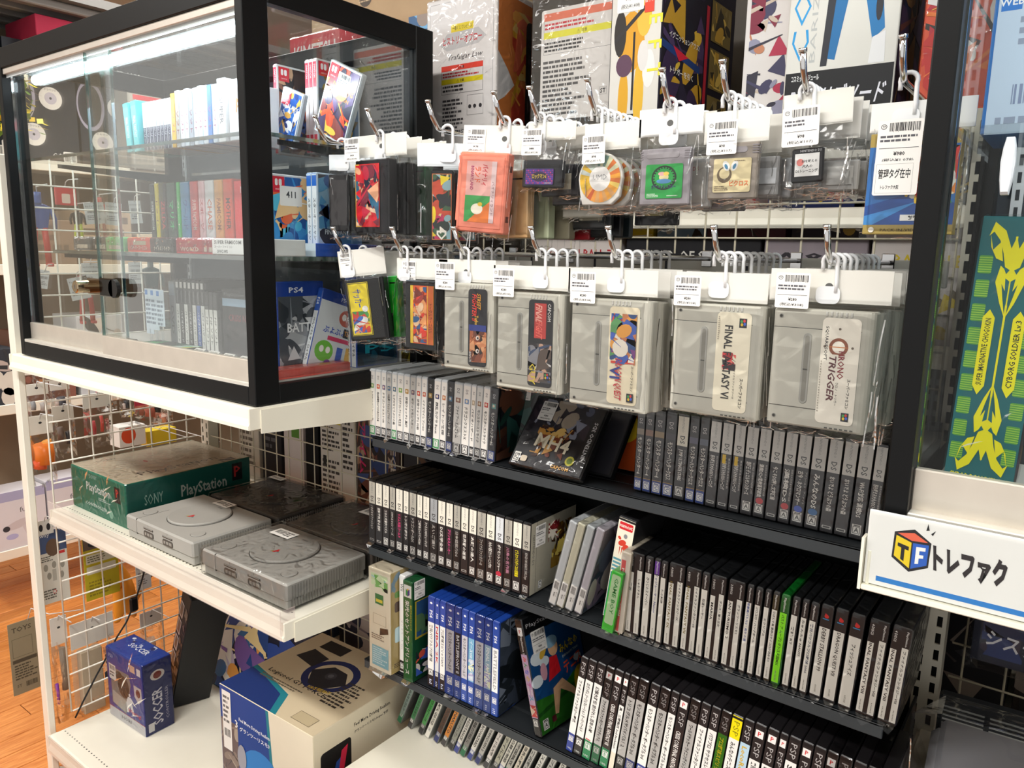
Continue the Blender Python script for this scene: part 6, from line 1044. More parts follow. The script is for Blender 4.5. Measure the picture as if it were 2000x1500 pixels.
# ================================================================ CONSOLES ON THE MIDDLE SHELF
def console(label, x, y, z, c='a5a39d', yaw=0., wrap=False, sticker=None, grp='grey disc consoles on the middle white shelf'):
    t = thing('game_console', label, 'game console', (x, y, z), (0, 0, yaw), grp); W, D, Hh = .262, .186, .052
    d = 'a19f99' if c == 'a5a39d' else c
    b = B(); b.box(.003, W-.003, .003, D-.003, .002, .020, c, 'matte_plastic', .002); b.box(0, W, 0, D, .018, Hh, c, 'matte_plastic', .0035); b.box(.045, .0458, -.0002, D*.4, .018, Hh+.0002, '55534e', 'matte_plastic'); b.make('case_body', t)
    b = B(); b.prism(circ(0, 0, .0655, 44), (W*.5, D*.52, Hh-.001), X1, Y1, .006, d, 'matte_plastic', True, .002); b.prism(circ(0, 0, .0672, 44), (W*.5, D*.52, Hh-.001), X1, Y1, .0016, '45433f', 'matte_plastic')  # dark ring under the lid stands in for its shadow edge
    o = b.make('disc_lid', t); b = B(); f = top(b, W*.5, D*.52, Hh+.0052); f.text('SONY', 0, .048, .0048, '3a3836', bold=True); f.poly([(-.004, -.028), (.002, -.026), (.002, -.012), (-.002, -.013)], 'c8282c'); f.ell(.003, -.020, .0035, .003, 'c8282c', 10); f.poly([(-.009, -.029), (-.003, -.026), (-.006, -.022)], 'a89a40'); f.poly([(.006, -.026), (.011, -.024), (.008, -.020)], '3a8a8a'); b.make('lid_logo', o)
    for (u, v) in ((.030, .040), (W-.035, .034)): b = B(); b.prism(circ(0, 0, .0145, 26), (u, v, Hh-.001), X1, Y1, .0022, d, 'matte_plastic', True, .0006); b.prism(circ(0, 0, .0155, 26), (u, v, Hh-.001), X1, Y1, .0012, '5a5853', 'matte_plastic'); b.make('button', t)
    for k, u in enumerate((.075, .150)):
        b = B(); b.box(u, u+.038, -.0006, .004, .037, .0415, '2e2c2a', 'plastic', .0005); b.box(u+.002, u+.036, -.001, 0, .0395, .0415, '8a8882', 'matte_plastic'); b.make('card_slot', t)
        b = B(); b.prism(rrect(u, .021, u+.040, .0345, .005), (0, .002, 0), X1, Z1, .0028, '4a4844', 'plastic', ch=.0005); b.box(u+.005, u+.035, -.0012, 0, .0245, .031, '8f8d87', 'plastic', .001)
        for q in (.0135, .024): b.box(u+q, u+q+.001, -.0016, 0, .0245, .031, '2e2c2a')
        b.make('controller_port', t); b = B(); f = front(b, u+.019, -.0004, 0); f.text(str(k+1), 0, .0465, .004, '3a3836'); b.make('port_number', t)
    b = B()
    for k in range(26): b.box(W-.0005, W+.0012, .012+k*.0062, .0145+k*.0062, .006, .046, '8d8b85', 'matte_plastic')
    b.make('side_vents', t); t.children[-1]['kind'] = 'stuff'
    if wrap: b = B(); b.box(-.003, W+.004, -.003, D+.003, 0, Hh+.0055, 'ffffff', 'wrap_film', .004); b.make('plastic_wrap', t)
    if sticker:
        b = B(); f = top(b, sticker[0], sticker[1], Hh+.0066); f.rect(0, 0, sticker[2], sticker[3], 'f0eee8'); f.barcode(sticker[2]*.1, sticker[3]*.3, sticker[2]*.5, sticker[3]*.8); f.lines(sticker[2]*.55, sticker[3]*.2, sticker[2]*.95, sticker[3]*.85, 3, '3a3a3c'); b.make('price_label', t)
    return t
SZ = -.6298
console('grey disc console behind the front one, beside the green box', -1.622, .775, SZ, sticker=(.09, .150, .055, .028))
console('grey disc console in clear wrap at the shelf\'s front corner', -1.322, .772, SZ, wrap=True, sticker=(.04, .125, .06, .03))
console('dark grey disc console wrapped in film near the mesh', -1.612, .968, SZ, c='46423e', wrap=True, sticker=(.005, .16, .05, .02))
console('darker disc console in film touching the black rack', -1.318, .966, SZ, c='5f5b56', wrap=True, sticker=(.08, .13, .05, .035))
def p_psf(f, w_, h):
    f.rect(.001, .001, w_-.001, h-.001, '1d7a60'); f.text('SONY', w_*.42, h*.88, h*.09, 'b8d8cc'); f.text('PlayStation', w_*.50, h*.60, h*.26, 'eef2ee', w=w_*.44, bold=True); f.rect(w_*.80, h*.50, w_*.90, h*.86, '1c1c20'); f.text('P', w_*.85, h*.72, h*.18, 'e0302c', bold=True); f.text('CONTROLLER', w_*.45, h*.22, h*.08, 'dceae4', w=w_*.4, bold=True); f.lines(w_*.5, h*.38, w_*.72, h*.46, 2, 'c8dcd4', 3); f.ell(w_*.72, h*.17, h*.09, h*.09, '8ac0a8', 14)
def p_pss(f, w_, h):
    f.rect(.001, .001, w_-.001, h-.001, '0f5a50'); f.text('SONY', w_*.2, h*.55, h*.24, '9ab8ac', w=w_*.14); f.text('PlayStation', w_*.60, h*.52, h*.36, 'c8d0c8', w=w_*.38, bold=True); f.rect(w_*.84, h*.5, w_*.93, h*.92, '141416'); f.text('P', w_*.885, h*.72, h*.26, 'c82a2c', bold=True); f.text('SCPH-5500', w_*.18, h*.22, h*.12, 'd8e0d8', w=w_*.16, bold=True)
def p_pst(f, w_, h):
    f.rect(.001, .001, w_-.001, h-.001, 'c6b9a0'); f.text('PlayStation', w_*.80, h*.5, w_*.15, '2a2624', 90, w=h*.62, bold=False); f.ell(w_*.42, h*.42, w_*.26, h*.22, 'bfb39c', 30); f.ell(w_*.42, h*.42, w_*.25, h*.21, 'cabfa8', 30); f.ell(w_*.42, h*.40, w_*.04, h*.012, 'b85048', 10); f.rect(w_*.88, h*.78, w_*.97, h*.9, '3a2c28'); f.text('SONY', w_*.12, h*.22, w_*.05, '6a6458', 90); f.ell(w_*.3, h*.75, w_*.12, h*.06, 'b4a892', 20)
carton('green and tan console box with white lettering on the middle shelf', (-1.925, .798, SZ), (.262, .315, .104), '1c7058', p_psf, p_pss, p_pst, 'console_box', 'console box', wrap=True, bm='paper')
# ================================================================ LOWEST SHELF
def p_sof(f, w_, h):
    f.rect(.001, .001, w_-.001, h-.001, '3a3c98'); f.rect(.001, h*.80, w_-.001, h-.001, '1f3f9c'); f.rect(.001, .001, w_-.001, h*.15, 'dcdade'); f.rect(.001, h*.145, w_-.001, h*.155, 'a83048'); f.text('PS3', w_*.13, h*.9, h*.05, 'd8dcf0')
    f.poly([(w_*.10, h*.22), (w_*.48, h*.16), (w_*.66, h*.62), (w_*.62, h*.76), (w_*.1, h*.74)], '8a8480'); f.ell(w_*.45, h*.54, w_*.16, h*.16, '4a3a34', 18); f.ell(w_*.34, h*.66, w_*.1, h*.07, '3c3430', 16); f.poly([(w_*.12, h*.22), (w_*.46, h*.18), (w_*.5, h*.36), (w_*.12, h*.40)], 'b8b4ae')
    f.poly([(w_*.74, h*.66), (w_*.94, h*.66), (w_*.95, h*.5), (w_*.85, h*.42), (w_*.75, h*.5)], 'd8cccc'); f.ell(w_*.85, h*.57, w_*.06, h*.06, '7a2c24', 12)
    f.poly([(w_*.50, h*.20), (w_*.56, h*.21), (w_*.60, h*.32), (w_*.66, h*.2), (w_*.72, h*.21), (w_*.66, h*.38), (w_*.8, h*.34), (w_*.64, h*.44), (w_*.56, h*.44), (w_*.5, h*.34)], 'f0eef0'); f.ell(w_*.61, h*.47, w_*.025, h*.022, 'f0eef0', 12)
    f.text('Winning!', w_*.72, h*.24, h*.075, 'd8484c', w=w_*.36, bold=True); f.text('HORI', w_*.48, h*.08, h*.05, '5a585c', w=w_*.26); f.rect(w_*.06, h*.56, w_*.25, h*.78, 'f0eeea'); f.barcode(w_*.08, h*.70, w_*.23, h*.76); f.lines(w_*.08, h*.6, w_*.22, h*.68, 2, '4a4a4c')
    f.rect(w_*.66, h*.83, w_*.80, h*.93, 'e8c0a8'); f.rect(w_*.85, h*.83, w_*.95, h*.93, 'e8e4e8')
def p_sos(f, w_, h): f.rect(.001, .001, w_-.001, h-.001, '232c64'); f.text('SOCCER', w_*.45, h*.36, w_*.36, 'dcdce8', 90, w=h*.5, bold=True); f.text('CONTROLLER', w_*.78, h*.36, w_*.10, 'b8b8cc', 90, w=h*.46); f.ell(w_*.5, h*.8, w_*.25, h*.07, 'd8d0cc', 16); f.ell(w_*.5, h*.8, w_*.15, h*.05, '7a2c24', 12); f.rect(w_*.1, h*.04, w_*.3, h*.16, 'e8e8ec')
def p_sot(f, w_, h): f.rect(.001, .001, w_-.001, h-.001, '24439c'); f.text('SOCCER', w_*.5, h*.55, h*.22, 'e8ecf4', w=w_*.5, bold=True); f.art(w_*.1, h*.65, w_*.9, h*.95, ['e8ecf4', '2a2a60', 'c8d0e8'], 12, 160, None, .4)
carton('blue football controller box with a clear window on the lowest shelf', (-1.905, .838, -1.1995), (.168, .075, .19), '2a357c', p_sof, p_sos, p_sot, 'controller_box', 'controller box', rot=(0, 0, math.radians(2)), wrap=True)
def gear(f, cx, cy, s, c1='20286a', c2='191a1e', bgc='e0d4bc'):
    f.ell(cx, cy, s, s*.92, c1, 30); f.ell(cx, cy, s*.76, s*.68, bgc, 30); f.poly([(cx-s*.8, cy-s*.1), (cx-s*.3, cy+s*.45), (cx+s*.35, cy+s*.4), (cx+s*.8, cy-s*.1), (cx+s*.3, cy-s*.72), (cx-s*.3, cy-s*.72)], c2); f.ell(cx, cy, s*.2, s*.2, '3a3a40', 18); f.ell(cx, cy, s*.1, s*.1, '5a5a60', 14)
def logo_l(f, u, v, s, tc='2a2826'): f.ell(u-s*.3, v+s*.2, s*.35, s*.55, '1f7f8a', 16, a=.3); f.ell(u-s*.12, v+s*.15, s*.26, s*.45, 'e8dfcc', 16, a=.3); f.ell(u+s*.1, v+s*.2, s*.2, s*.2, '2a2826', 14); f.ell(u+s*.1, v+s*.2, s*.1, s*.1, 'e8dfcc', 12); f.poly([(u+s*.3, v+s*.55), (u+s*.5, v+s*.75), (u+s*.42, v+s*.5)], 'd83a34'); f.rect(u+s*.4, v+s*.15, u+s*.65, v+s*.2, '2a2826'); f.text('Logicool', u+s*.1, v-s*.75, s*.42, tc, w=s*1.9)
def p_lof(f, w_, h):
    f.rect(.001, .001, w_-.001, h-.001, 'e2d8c2'); f.poly([(.001, .001), (w_*.90, .001), (w_*.58, h*.62), (w_*.55, h-.001), (.001, h-.001)], '1d7a88'); f.poly([(.001, .001), (w_*.86, .001), (w_*.55, h*.62), (w_*.52, h-.001), (.001, h-.001)], '16408a'); f.ell(w_*.45, h*.45, w_*.22, h*.2, '2a7ac0', 24)
    f.rect(.002, h*.05, w_*.20, h*.75, '6a5a58'); f.art(.002, h*.05, w_*.20, h*.75, ['8a7a70', '4a4448', 'a89a8c'], 20, 161, None, .4); gear(f, w_*.52, h*.10, w_*.26, '2a2c80', '24242c', '2a7ac0')
    f.text('Feel More Driving Realism', w_*.39, h*.80, h*.035, 'e8ecf4', -2, w=w_*.34, bold=True); f.text('グランツーリスモ3', w_*.39, h*.74, h*.035, 'e8ecf4', w=w_*.33, bold=True); f.rect(w_*.03, h*.52, w_*.13, h*.97, 'eae6e0'); f.lines(w_*.04, h*.72, w_*.12, h*.94, 6, '6a6868'); f.barcode(w_*.045, h*.62, w_*.115, h*.68); f.text('3', w_*.19, h*.76, h*.06, 'e8e4e0', bold=True); logo_l(f, w_*.80, h*.50, w_*.09)
    f.ell(w_*.24, h*.52, w_*.05, h*.1, '9a9aa4', 16)
def p_los(f, w_, h):
    f.rect(.001, .001, w_-.001, h-.001, 'ddd2ba'); f.rr(w_*.06, h*.38, w_*.34, h*.84, .008, '141416'); f.poly([(w_*.12, h*.5), (w_*.2, h*.72), (w_*.3, h*.76), (w_*.26, h*.68), (w_*.2, h*.66), (w_*.17, h*.5)], '2a50a0'); f.poly([(w_*.2, h*.55), (w_*.25, h*.78), (w_*.31, h*.80), (w_*.25, h*.55)], 'd82a4c'); f.text('GRAN TURISMO 3', w_*.20, h*.46, h*.035, 'e8e6e2', w=w_*.22, bold=True)
    f.text('Feel More Driving Realism', w_*.55, h*.90, h*.035, '1f1d1c', w=w_*.36, bold=True); f.text('グランツーリスモ3 A-spec 対応', w_*.54, h*.85, h*.025, '1f1d1c', w=w_*.34, bold=True); gear(f, w_*.8, h*.28, w_*.24, '20286a', '24242c', 'ddd2ba'); f.ell(w_*.42, h*.3, w_*.05, h*.13, '8a8a92', 14); f.lines(w_*.05, h*.26, w_*.3, h*.36, 3, '6a6458', 5)
def p_lot(f, w_, h):
    f.rect(.001, .001, w_-.001, h-.001, 'cdbd9f'); f.poly([(.001, .001), (w_*.62, .001), (w_*.5, h*.22), (w_*.2, h*.30), (.001, h*.34)], '1d7a88'); f.poly([(.001, .001), (w_*.56, .001), (w_*.45, h*.19), (w_*.18, h*.27), (.001, h*.30)], '16306c')
    f.text('Logicool GT FORCE', w_*.42, h*.36, h*.058, '1f1d1c', 38-38, w=w_*.6, bold=True); f.lines(w_*.12, h*.26, w_*.6, h*.31, 2, '6a6050', 6); gear(f, w_*.55, h*.58, w_*.22, '202a5c', '24242a', 'cdbd9f'); f.poly([(w_*.12, h*.62), (w_*.34, h*.58), (w_*.36, h*.74), (w_*.16, h*.78)], '2c2a2c')
    f.text('FORCE FEEDBACK', w_*.62, h*.40, h*.035, 'e0c020', 10, w=w_*.2, bold=True); f.rect(w_*.16, h*.82, w_*.4, h*.95, '26221f'); f.text('Logicool', w_*.88, h*.9, h*.04, '3a3430', 90, w=h*.16); f.lines(w_*.72, h*.3, w_*.95, h*.62, 9, '3a3430', 7); f.rect(w_*.72, h*.05, w_*.90, h*.15, 'b8a888'); f.frame(w_*.72, h*.05, w_*.90, h*.15, .0008, '4a4238')
carton('large steering wheel carton with blue front and tan top', (-1.366, .822, -1.1985), (.298, .275, .297), 'd8ccb2', p_lof, p_los, p_lot, 'wheel_carton', 'carton', wrap=False, rot=(0, 0, math.radians(1)))
def p_ani(f, w_, h): f.rect(.002, .002, w_-.002, h-.002, '161a34'); f.art(w_*.02, .004, w_*.6, h*.85, ['c8b8d0', 'e8a050', '2a4a8c', 'e8e0d8', '7a5aa0', 'f0d8a0', '3a6a9c'], 60, 162, '141a38', .25); f.art(w_*.6, 0, w_, h*.9, ['2a4a9c', '16204c'], 10, 163, None, .4); f.rect(w_*.01, h*.35, w_*.10, h*.94, 'e6e2dc'); f.lines(w_*.02, h*.6, w_*.09, h*.9, 6, '6a6868'); f.barcode(w_*.02, h*.42, w_*.09, h*.52)
carton('wide navy carton with pale figures leaning behind the steering wheel carton', (-1.86, 1.075, -1.195), (.46, .035, .27), '15161c', p_ani, None, rot=(math.radians(-6), 0, 0))
t = thing('guide_box', 'tall black lettered box leaning left of the navy carton', 'box', (-1.86, .955, -1.193), (math.radians(-4), math.radians(22), math.radians(-14)))
b = B(); b.box(0, .062, 0, .10, .0235, .40, '1d1e20', 'satin_black', .002); f = front(b, 0, -.0003, 0, 'glosspaper'); [(f.rr(.006, .09+k*.055, .030, .135+k*.055, .003, 'b8aeb0'), f.rr(.009, .094+k*.055, .027, .131+k*.055, .002, '2a2a2e')) for k in range(5)]
f.art(.034, .04, .060, .38, ['3a302e', '4a4240', '2a2628', '5a4a48'], 24, 164, None, .6); b.make('box_body', t)
t = thing('power_cord', 'thin black cord running slantwise in front of the end mesh', 'cord', (-1.935, .84, -1.2)); pts = []
for k, (px_, py_) in enumerate(((283, 1112), (275, 1140), (262, 1180), (247, 1215), (228, 1245), (210, 1280), (188, 1320), (165, 1365), (147, 1402))):
    q = onX(px_, py_, -1.938); pts.append((-.003, q[0]-.84, q[1]+1.2))
b = B(); b.tube(pts, .0022, '121214', 'plastic', 6); b.make('cord', t); b = B(); b.box(-.008, .003, pts[2][1]-.012, pts[2][1]+.010, pts[2][2]-.02, pts[2][2]+.02, '141416', 'plastic', .004); b.make('inline_switch', t)
# ================================================================ INSIDE THE LEFT CASE
S1, S2, S3 = CZ0+.4255, CZ0+.2335, CZ0+.0322
def sp_plain(c1, c2, tt, tc='2a2a2e', cut=.7):
    def s(f, w_, h):
        sp_bands(f, w_, h, ((.01, .99, c1), (cut, .99, c2))); f.text(tt, w_*.5, h*cut*.55, w_*.5, tc, -90, w=h*.42, bold=True)
    return s
def booth(label, x, y, z, w_, d, h, sh, sp, lean=0., cover=None, yaw=0., wrap=False, name='game_case', grp='game cases inside the glass display case', m='plastic'):
    return game_case(name, label, 'game case' if name == 'game_case' else 'game box', grp, x, y, z, w_, d, h, sh, sp, lean, cover, wrap, yaw, m, flap=False)
x = -1.565
for i in range(2): booth('teal spined case leaning left on the top glass shelf, %s of two' % ORD[i], x+.028*i, .80, S1, .020, .09, .095+.002*i, '3aa0a8', sp_plain('6cc4c8', '4ab0b8', 'FINAL FANTASY', 'e8f4f4', .9), lean=-.10+.02*i)
x = -1.50
for i in range(8): booth('thin white and navy case, %s in the white group on the top glass shelf' % ORD[i], x+.0125*i, .80, S1, .0118, .09, .090, 'd8dce4', sp_plain('2a3350', 'e4e8f0', 'シリーズ', 'd8dcea', .48))
x = -1.398
for i, c in enumerate(('e8b840', 'e6ecf4', 'dce4f4', 'e0ecf8', 'd0dcf0', 'e8eef8', 'cfe0f4', 'e4eaf4', '3a78c0', 'd8e4f0')):
    booth('%s thin case, %s in the bright group on the top glass shelf' % ({'e8b840': 'yellow', '3a78c0': 'blue'}.get(c, 'pale blue'), ORD[i]), x+.0148*i, .80, S1, .0138, .10, .098+rnd.uniform(-.002, .004), c, sp_plain(c, c, 'ソフト', 'a04a70', .8), wrap=i in (1, 4))
booth('grey white thick case at the right of the bright group', -1.248, .80, S1, .022, .11, .106, 'c8ccd0', sp_plain('e8eaec', 'e8eaec', 'SUPER', '5a5a60', .9))
t = thing('game_box', 'white box with orange lettering facing out on the top glass shelf', 'game box', (-1.215, .80, S1)); b = B(); b.box(0, .075, 0, .014, 0, .10, 'e4e8ee', 'paper', .001); f = front(b, 0, -.0002, 0); f.rect(.002, .002, .073, .098, 'dfe4ec'); f.text('ACT', .045, .065, .022, 'e8782c', 20, bold=True); f.art(.025, .004, .073, .05, ['9ab0c8', 'c8d4e0', '6a7a90', 'e8eef4'], 20, 170, None, .4); b.make('box_body', t)
# switch style cases beside the right pane (covers look out of the side)
def sw_cover(tt, pal, seed, tc='e8c850', bg='2a2a34', sub=None):
    def c(f, d, h):
        f.rect(.001, .001, d-.001, h-.001, 'd8dce0'); f.art(.004, .004, d-.004, h-.004, pal, 60, seed, bg, .3); f.rect(.004, h-.030, .028, h-.004, 'd8243c'); f.rr(.009, h-.019, .0145, h-.008, .0025, 'f4f0f0'); f.rr(.0165, h-.019, .0225, h-.008, .0025, 'f4f0f0'); f.text('SWITCH', .016, h-.025, .0025, 'f4f0f0')
        f.text(tt, d*.58, h*.70, h*.08, tc, -4, w=d*.66, bold=True)
        if sub: f.text(sub, d*.62, h*.58, h*.055, tc, -4, w=d*.4, bold=True)
    return c
rs = lambda f, w_, h: (sp_bands(f, w_, h, ((.01, .99, 'e0344c'), (.2, .7, 'f0e4e8'))), f.text('SWITCH', w_*.5, h*.87, w_*.4, 'f6f0f0', -90, w=h*.14))
booth('red spined case with dark martial cover behind the side pane', -1.301, .955, S1, .0105, .105, .166, 'e8e8ea', rs, cover=sw_cover('SUPER', ['3a2a2a', '8a5a4a', '2a4a8c', 'c8a080', '1c1c24', 'd86a3c'], 171, 'e8c830', '26242c', 'HEROES'), lean=0)
for i in range(3): booth('red and white spined case, %s of three behind the side pane' % ORD[i], -1.2355+.0115*i, .978, S1, .0108, .105, .170, 'ececee', rs, cover=sw_cover('MONSTER HUNTER', ['c8a050', '3a6a9c', '8a7a3c', '2a3a4c', 'e0c880', '5a4a2c'], 172, 'e8dcc0', '4a6a8c', 'RISE') if i == 2 else None)
for (lb, lx, ly, ln, cv, hh) in (('front facing case with fiery orange cover leaning right in the glass case', -1.178, .950, .42, sw_cover('DUNGEONS', ['e8502c', '3a2a5a', 'f0903c', '5a3a7a', 'f8c850', '8a3a3c', '2a2040'], 173, 'f0a040', '4a3550', 'EDITION'), .128), ('blue covered front facing case leaning right below the martial cover', -1.272, .930, .36, sw_cover('GALAXY', ['2a5ab0', '3a7ad0', 'e8b050', 'f0f0f0', '1c3a80'], 174, 'f4f4f8', '2458a8'), .10)):
    wd = .088 if ln > .4 else .062; t = thing('game_case', lb, 'game case', (lx, ly, S1+wd*math.sin(ln)+.0004), (0, ln, 0), 'game cases inside the glass display case'); b = B(); b.box(0, wd, 0, .0115, 0, hh, 'b9c4cc', 'plastic', .002); b.make('case_shell', t)
    b = B(); f = front(b, 0, -.0003, 0, 'glosspaper'); cv(f, wd, hh)
    if ln > .4: f.price(.030, hh*.62, .034, .036, seed=77)
    b.make('cover_label', t)
# middle glass shelf
MID = [(-1.555, .016, '1c1e22', '1c1e22', 'SUPER FAMICOM', 'd8d8d8'), (-1.536, .013, 'ecd83a', 'ecd83a', 'ドラゴン', '8a3a20'), (-1.520, .026, '2a2c30', '2a2c30', 'ZELDA', 'c82a4c'), (-1.490, .030, '2c4a44', '1c7a50', 'マリオ', '3ad080'), (-1.455, .010, '30d060', '30d060', 'カート', 'e8f8e8'), (-1.441, .030, '4a8ac0', 'a8c8e0', 'ワールド', '2a4a9c'),
       (-1.407, .026, 'd84a4c', 'd84a4c', 'SUPER FAMICOM', 'f0d8d0'), (-1.378, .020, 'f0c8d0', 'f0e0e0', 'スポーツ', 'c83a4c'), (-1.356, .028, 'e8ecf0', 'e8ecf0', 'CHASE', 'd8642c'), (-1.325, .026, 'e8a860', 'f0c890', 'FAMICOM', 'a04a20'), (-1.296, .028, 'e6482c', 'e6482c', 'MOTHER', '2a2020')]
for x, w_, c1, c2, tt, tc in MID: booth('boxed cartridge with %s lettering side, %s on the middle glass shelf' % ({'1c1e22': 'pale on black', 'ecd83a': 'brown on yellow', '2a2c30': 'pink on black', '2c4a44': 'green on dark green', '30d060': 'white on bright green', '4a8ac0': 'navy on blue', 'd84a4c': 'cream on red', 'f0c8d0': 'red on pink', 'e8ecf0': 'orange on white', 'e8a860': 'brown on orange', 'e6482c': 'dark on red'}[c1], ORD[MID.index((x, w_, c1, c2, tt, tc))]), x, .835, S2, w_, .10, .135, c1, sp_plain(c1, c2, tt, tc, .98), name='game_box', m='paper', grp='boxed cartridges on the middle glass shelf', wrap=True)
carton('dark and red boxed game facing out beside the red lettered box', (-1.262, .835, S2+.0002), (.105, .10, .13), 'c02a34', lambda f, w_, h: (f.rect(0, 0, w_, h, 'c4242e'), f.poly([(0, h), (w_*.6, h), (w_, h*.3), (w_, h)], '2a2a30'), f.poly([(w_*.3, h*.6), (w_*.45, h*.8), (w_*.5, h*.4), (w_*.42, h*.3)], 'e8ecec'), f.text('MO', w_*.3, h*.88, h*.09, 'c8c8cc')), name='game_box', cat='game box')
FL = [(-1.73, .07, '6a6c6c', 'clear grey'), (-1.655, .06, '3a3a3a', 'dark grey'), (-1.59, .072, '8ad888', 'light green'), (-1.512, .085, 'e8543c', 'orange red'), (-1.42, .078, '403c3a', 'charcoal'), (-1.337, .085, 'b8202c', 'crimson'), (-1.247, .035, 'a82030', 'dark red')]
for i, (x, wd, c, nm_) in enumerate(FL):
    carton('%s flat boxed cartridge lying at the middle glass shelf\'s front' % nm_, (x, .758+.004*(i % 2), S2+.0002), (wd, .07, .026), c, lambda f, w_, h, c=c, i=i: (f.rect(0, 0, w_, h, c), f.rect(w_*.25, h*.5, w_*.8, h*.8, 'd8c8a8') if i == 3 else None, f.text(('', '', '', 'スーパーファミコン', 'ナイトストライク', 'WORLD', 'II')[i] or '-', w_*.5, h*.3, h*.3, 'e8dcc8', w=w_*.7, bold=True)), name='game_box', cat='game box', wrap=True)
carton('long white accessory box with grey lettering in the case', (-1.208, .752, S2+.0002), (.155, .075, .027), 'dfe2e2', lambda f, w_, h: (f.text('SUPER FAMICOM', w_*.30, h*.76, h*.24, '3a3c40', w=w_*.5, bold=True), f.text('スーパーファミコン', w_*.22, h*.48, h*.15, '3a3c40', w=w_*.34), f.text('SHVC-WS', w_*.2, h*.2, h*.2, '3a3c40', bold=True), f.art(w_*.70, h*.1, w_*.97, h*.85, ['e8b030', 'c83a3c', '3a5ab0', 'd8e0e4'], 30, 176, None, .25)), name='accessory_box', cat='box')
ps5 = lambda f, w_, h: (sp_bands(f, w_, h, ((.01, .99, 'e4ecf2'), (.84, .99, '2a6ac8'))), f.text('スターオーシャン', w_*.5, h*.45, w_*.5, '2a3a4a', -90, w=h*.5, bold=True))
booth('red spined case with number sticker on its blue cover', -1.118, .800, S2, .0105, .09, .135, 'e8e8ea', rs, cover=lambda f, d, h: (sw_cover('L', ['3a8ac8', 'e86a3c', '2a5a9c', 'f0c890', '5ac0e0'], 177, 'f0f4f4', '4a9ad0')(f, d, h), f.rr(d*.2, h*.62, d*.7, h*.86, .002, 'f0eeea'), f.text('411', d*.45, h*.76, h*.08, '2a2a2e', bold=True)))
for i in range(2): booth('blue capped white spined case, %s of two on the middle glass shelf' % ORD[i], -1.092+.014*i, .862, S2, .0132, .10, .140, 'c8dcf0', ps5, cover=cover_art(['2a5a9c', 'c8d8e8', '3a3a4a', '5a9ac8'], 178, '8ab0cc', 'FINAL FANTASY', 'e8f0f4', .3, .06) if i else None)
t = carton('blue boxed game lying behind the white accessory box', (-1.165, .845, S2+.0002), (.115, .14, .022), '2a5ac0', lambda f, w_, h: f.rect(0, 0, w_, h, 'd8e8f4'), name='game_box', cat='game box')
# bottom of the case
for i in range(7):
    booth('black topped white spined case, %s from left on the case floor' % ORD[i], -1.505+.0152*i, .85, S3, .0143, .105, .148, '1c1e22', lambda f, w_, h, i=i: (sp_bands(f, w_, h, ((.01, .99, ('e6e6e4', '26262a', 'e6e6e4', '2a2a2c', 'e0e0e0', '2a5ab0', 'e6e6e4')[i]), (.66, .99, '202226'))), f.rect(w_*.2, h*.88, w_*.8, h*.96, 'f0f0f0'), f.text('PlayStation 2', w_*.5, h*.76, w_*.34, 'd0d0d4', -90, w=h*.16), f.text('バイオハザード', w_*.5, h*.35, w_*.42, ('3a3a3c', 'e8e8ea')[i in (1, 3, 5)], -90, w=h*.44, bold=True)), grp='black topped cases on the case floor')
for i in range(3): booth('shorter case with black cap, %s of three beside the taller ones' % ORD[i], -1.396+.0145*i, .848, S3, .0137, .095, .128, '1c1e22', sp_plain('e8e8e6', '202226', 'PSP ソフト', '3a3a3c', .72))
booth('pink spined slim case left of the black topped cases', -1.545, .86, S3, .012, .09, .12, 'c83a5a', sp_plain('d84a6a', 'e86a80', 'アニメ', 'f4e0e4', .9)); booth('grey film wrapped case beside the pink spined one', -1.53, .85, S3, .022, .10, .142, 'a8b0b4', sp_plain('8a9098', 'a8b8c8', 'DVD', '3a3a40', .8), wrap=True)
carton('black boxed game with pale lid line, facing out on the case floor', (-1.338, .85, S3+.0002), (.128, .04, .135), '3a3a3e', lambda f, w_, h: (f.rect(0, 0, w_, h, '2e2e32'), f.rect(0, h*.76, w_, h*.87, '9ab4cc'), f.text('PlayStation 2', w_*.35, h*.92, h*.06, '8a8a8e', w=w_*.6), f.text('CRISIS NATION', w_*.55, h*.60, h*.10, '8a3a44', w=w_*.8, bold=True), f.art(0, 0, w_, h*.5, ['2a2a30', '3a3438', '1c1c20', '4a4a4c'], 20, 179, None, .4)), name='game_box', cat='game box')
ps4s = lambda f, w_, h: (sp_bands(f, w_, h, ((.01, .99, 'e8ecf0'), (.72, .99, '2458b8'))), f.text('PS4', w_*.5, h*.84, w_*.5, 'f0f4f8', -90, bold=True), f.text('ペルソナ5 ザ・ロイヤル', w_*.5, h*.38, w_*.48, '1c1c20', -90, w=h*.52, bold=True))
def ps4c(tt, pal, seed, bg, tc='e8ecf0', tv=.5): return lambda f, d, h: (f.rect(.001, .001, d-.001, h-.001, '1c3f94'), f.art(.003, .003, d-.003, h*.84, pal, 46, seed, bg, .3), f.text('PS4', d*.4, h*.91, h*.06, 'e8ecf4', w=d*.3, bold=True), f.text(tt, d*.55, h*tv, h*.10, tc, w=d*.7, bold=True))
for i in range(2): booth('blue capped case with faded cover, %s of two by the pane on the floor' % ORD[i], -1.128+.0145*i, .800, S3, .0137, .10, .158, '2a50a8', ps4s, cover=ps4c('BATTLE', ['8a9098', 'b8bcc0', '4a5058', 'd0d4d8', '2a3038'], 180, 'a8aeb4') if i else None)
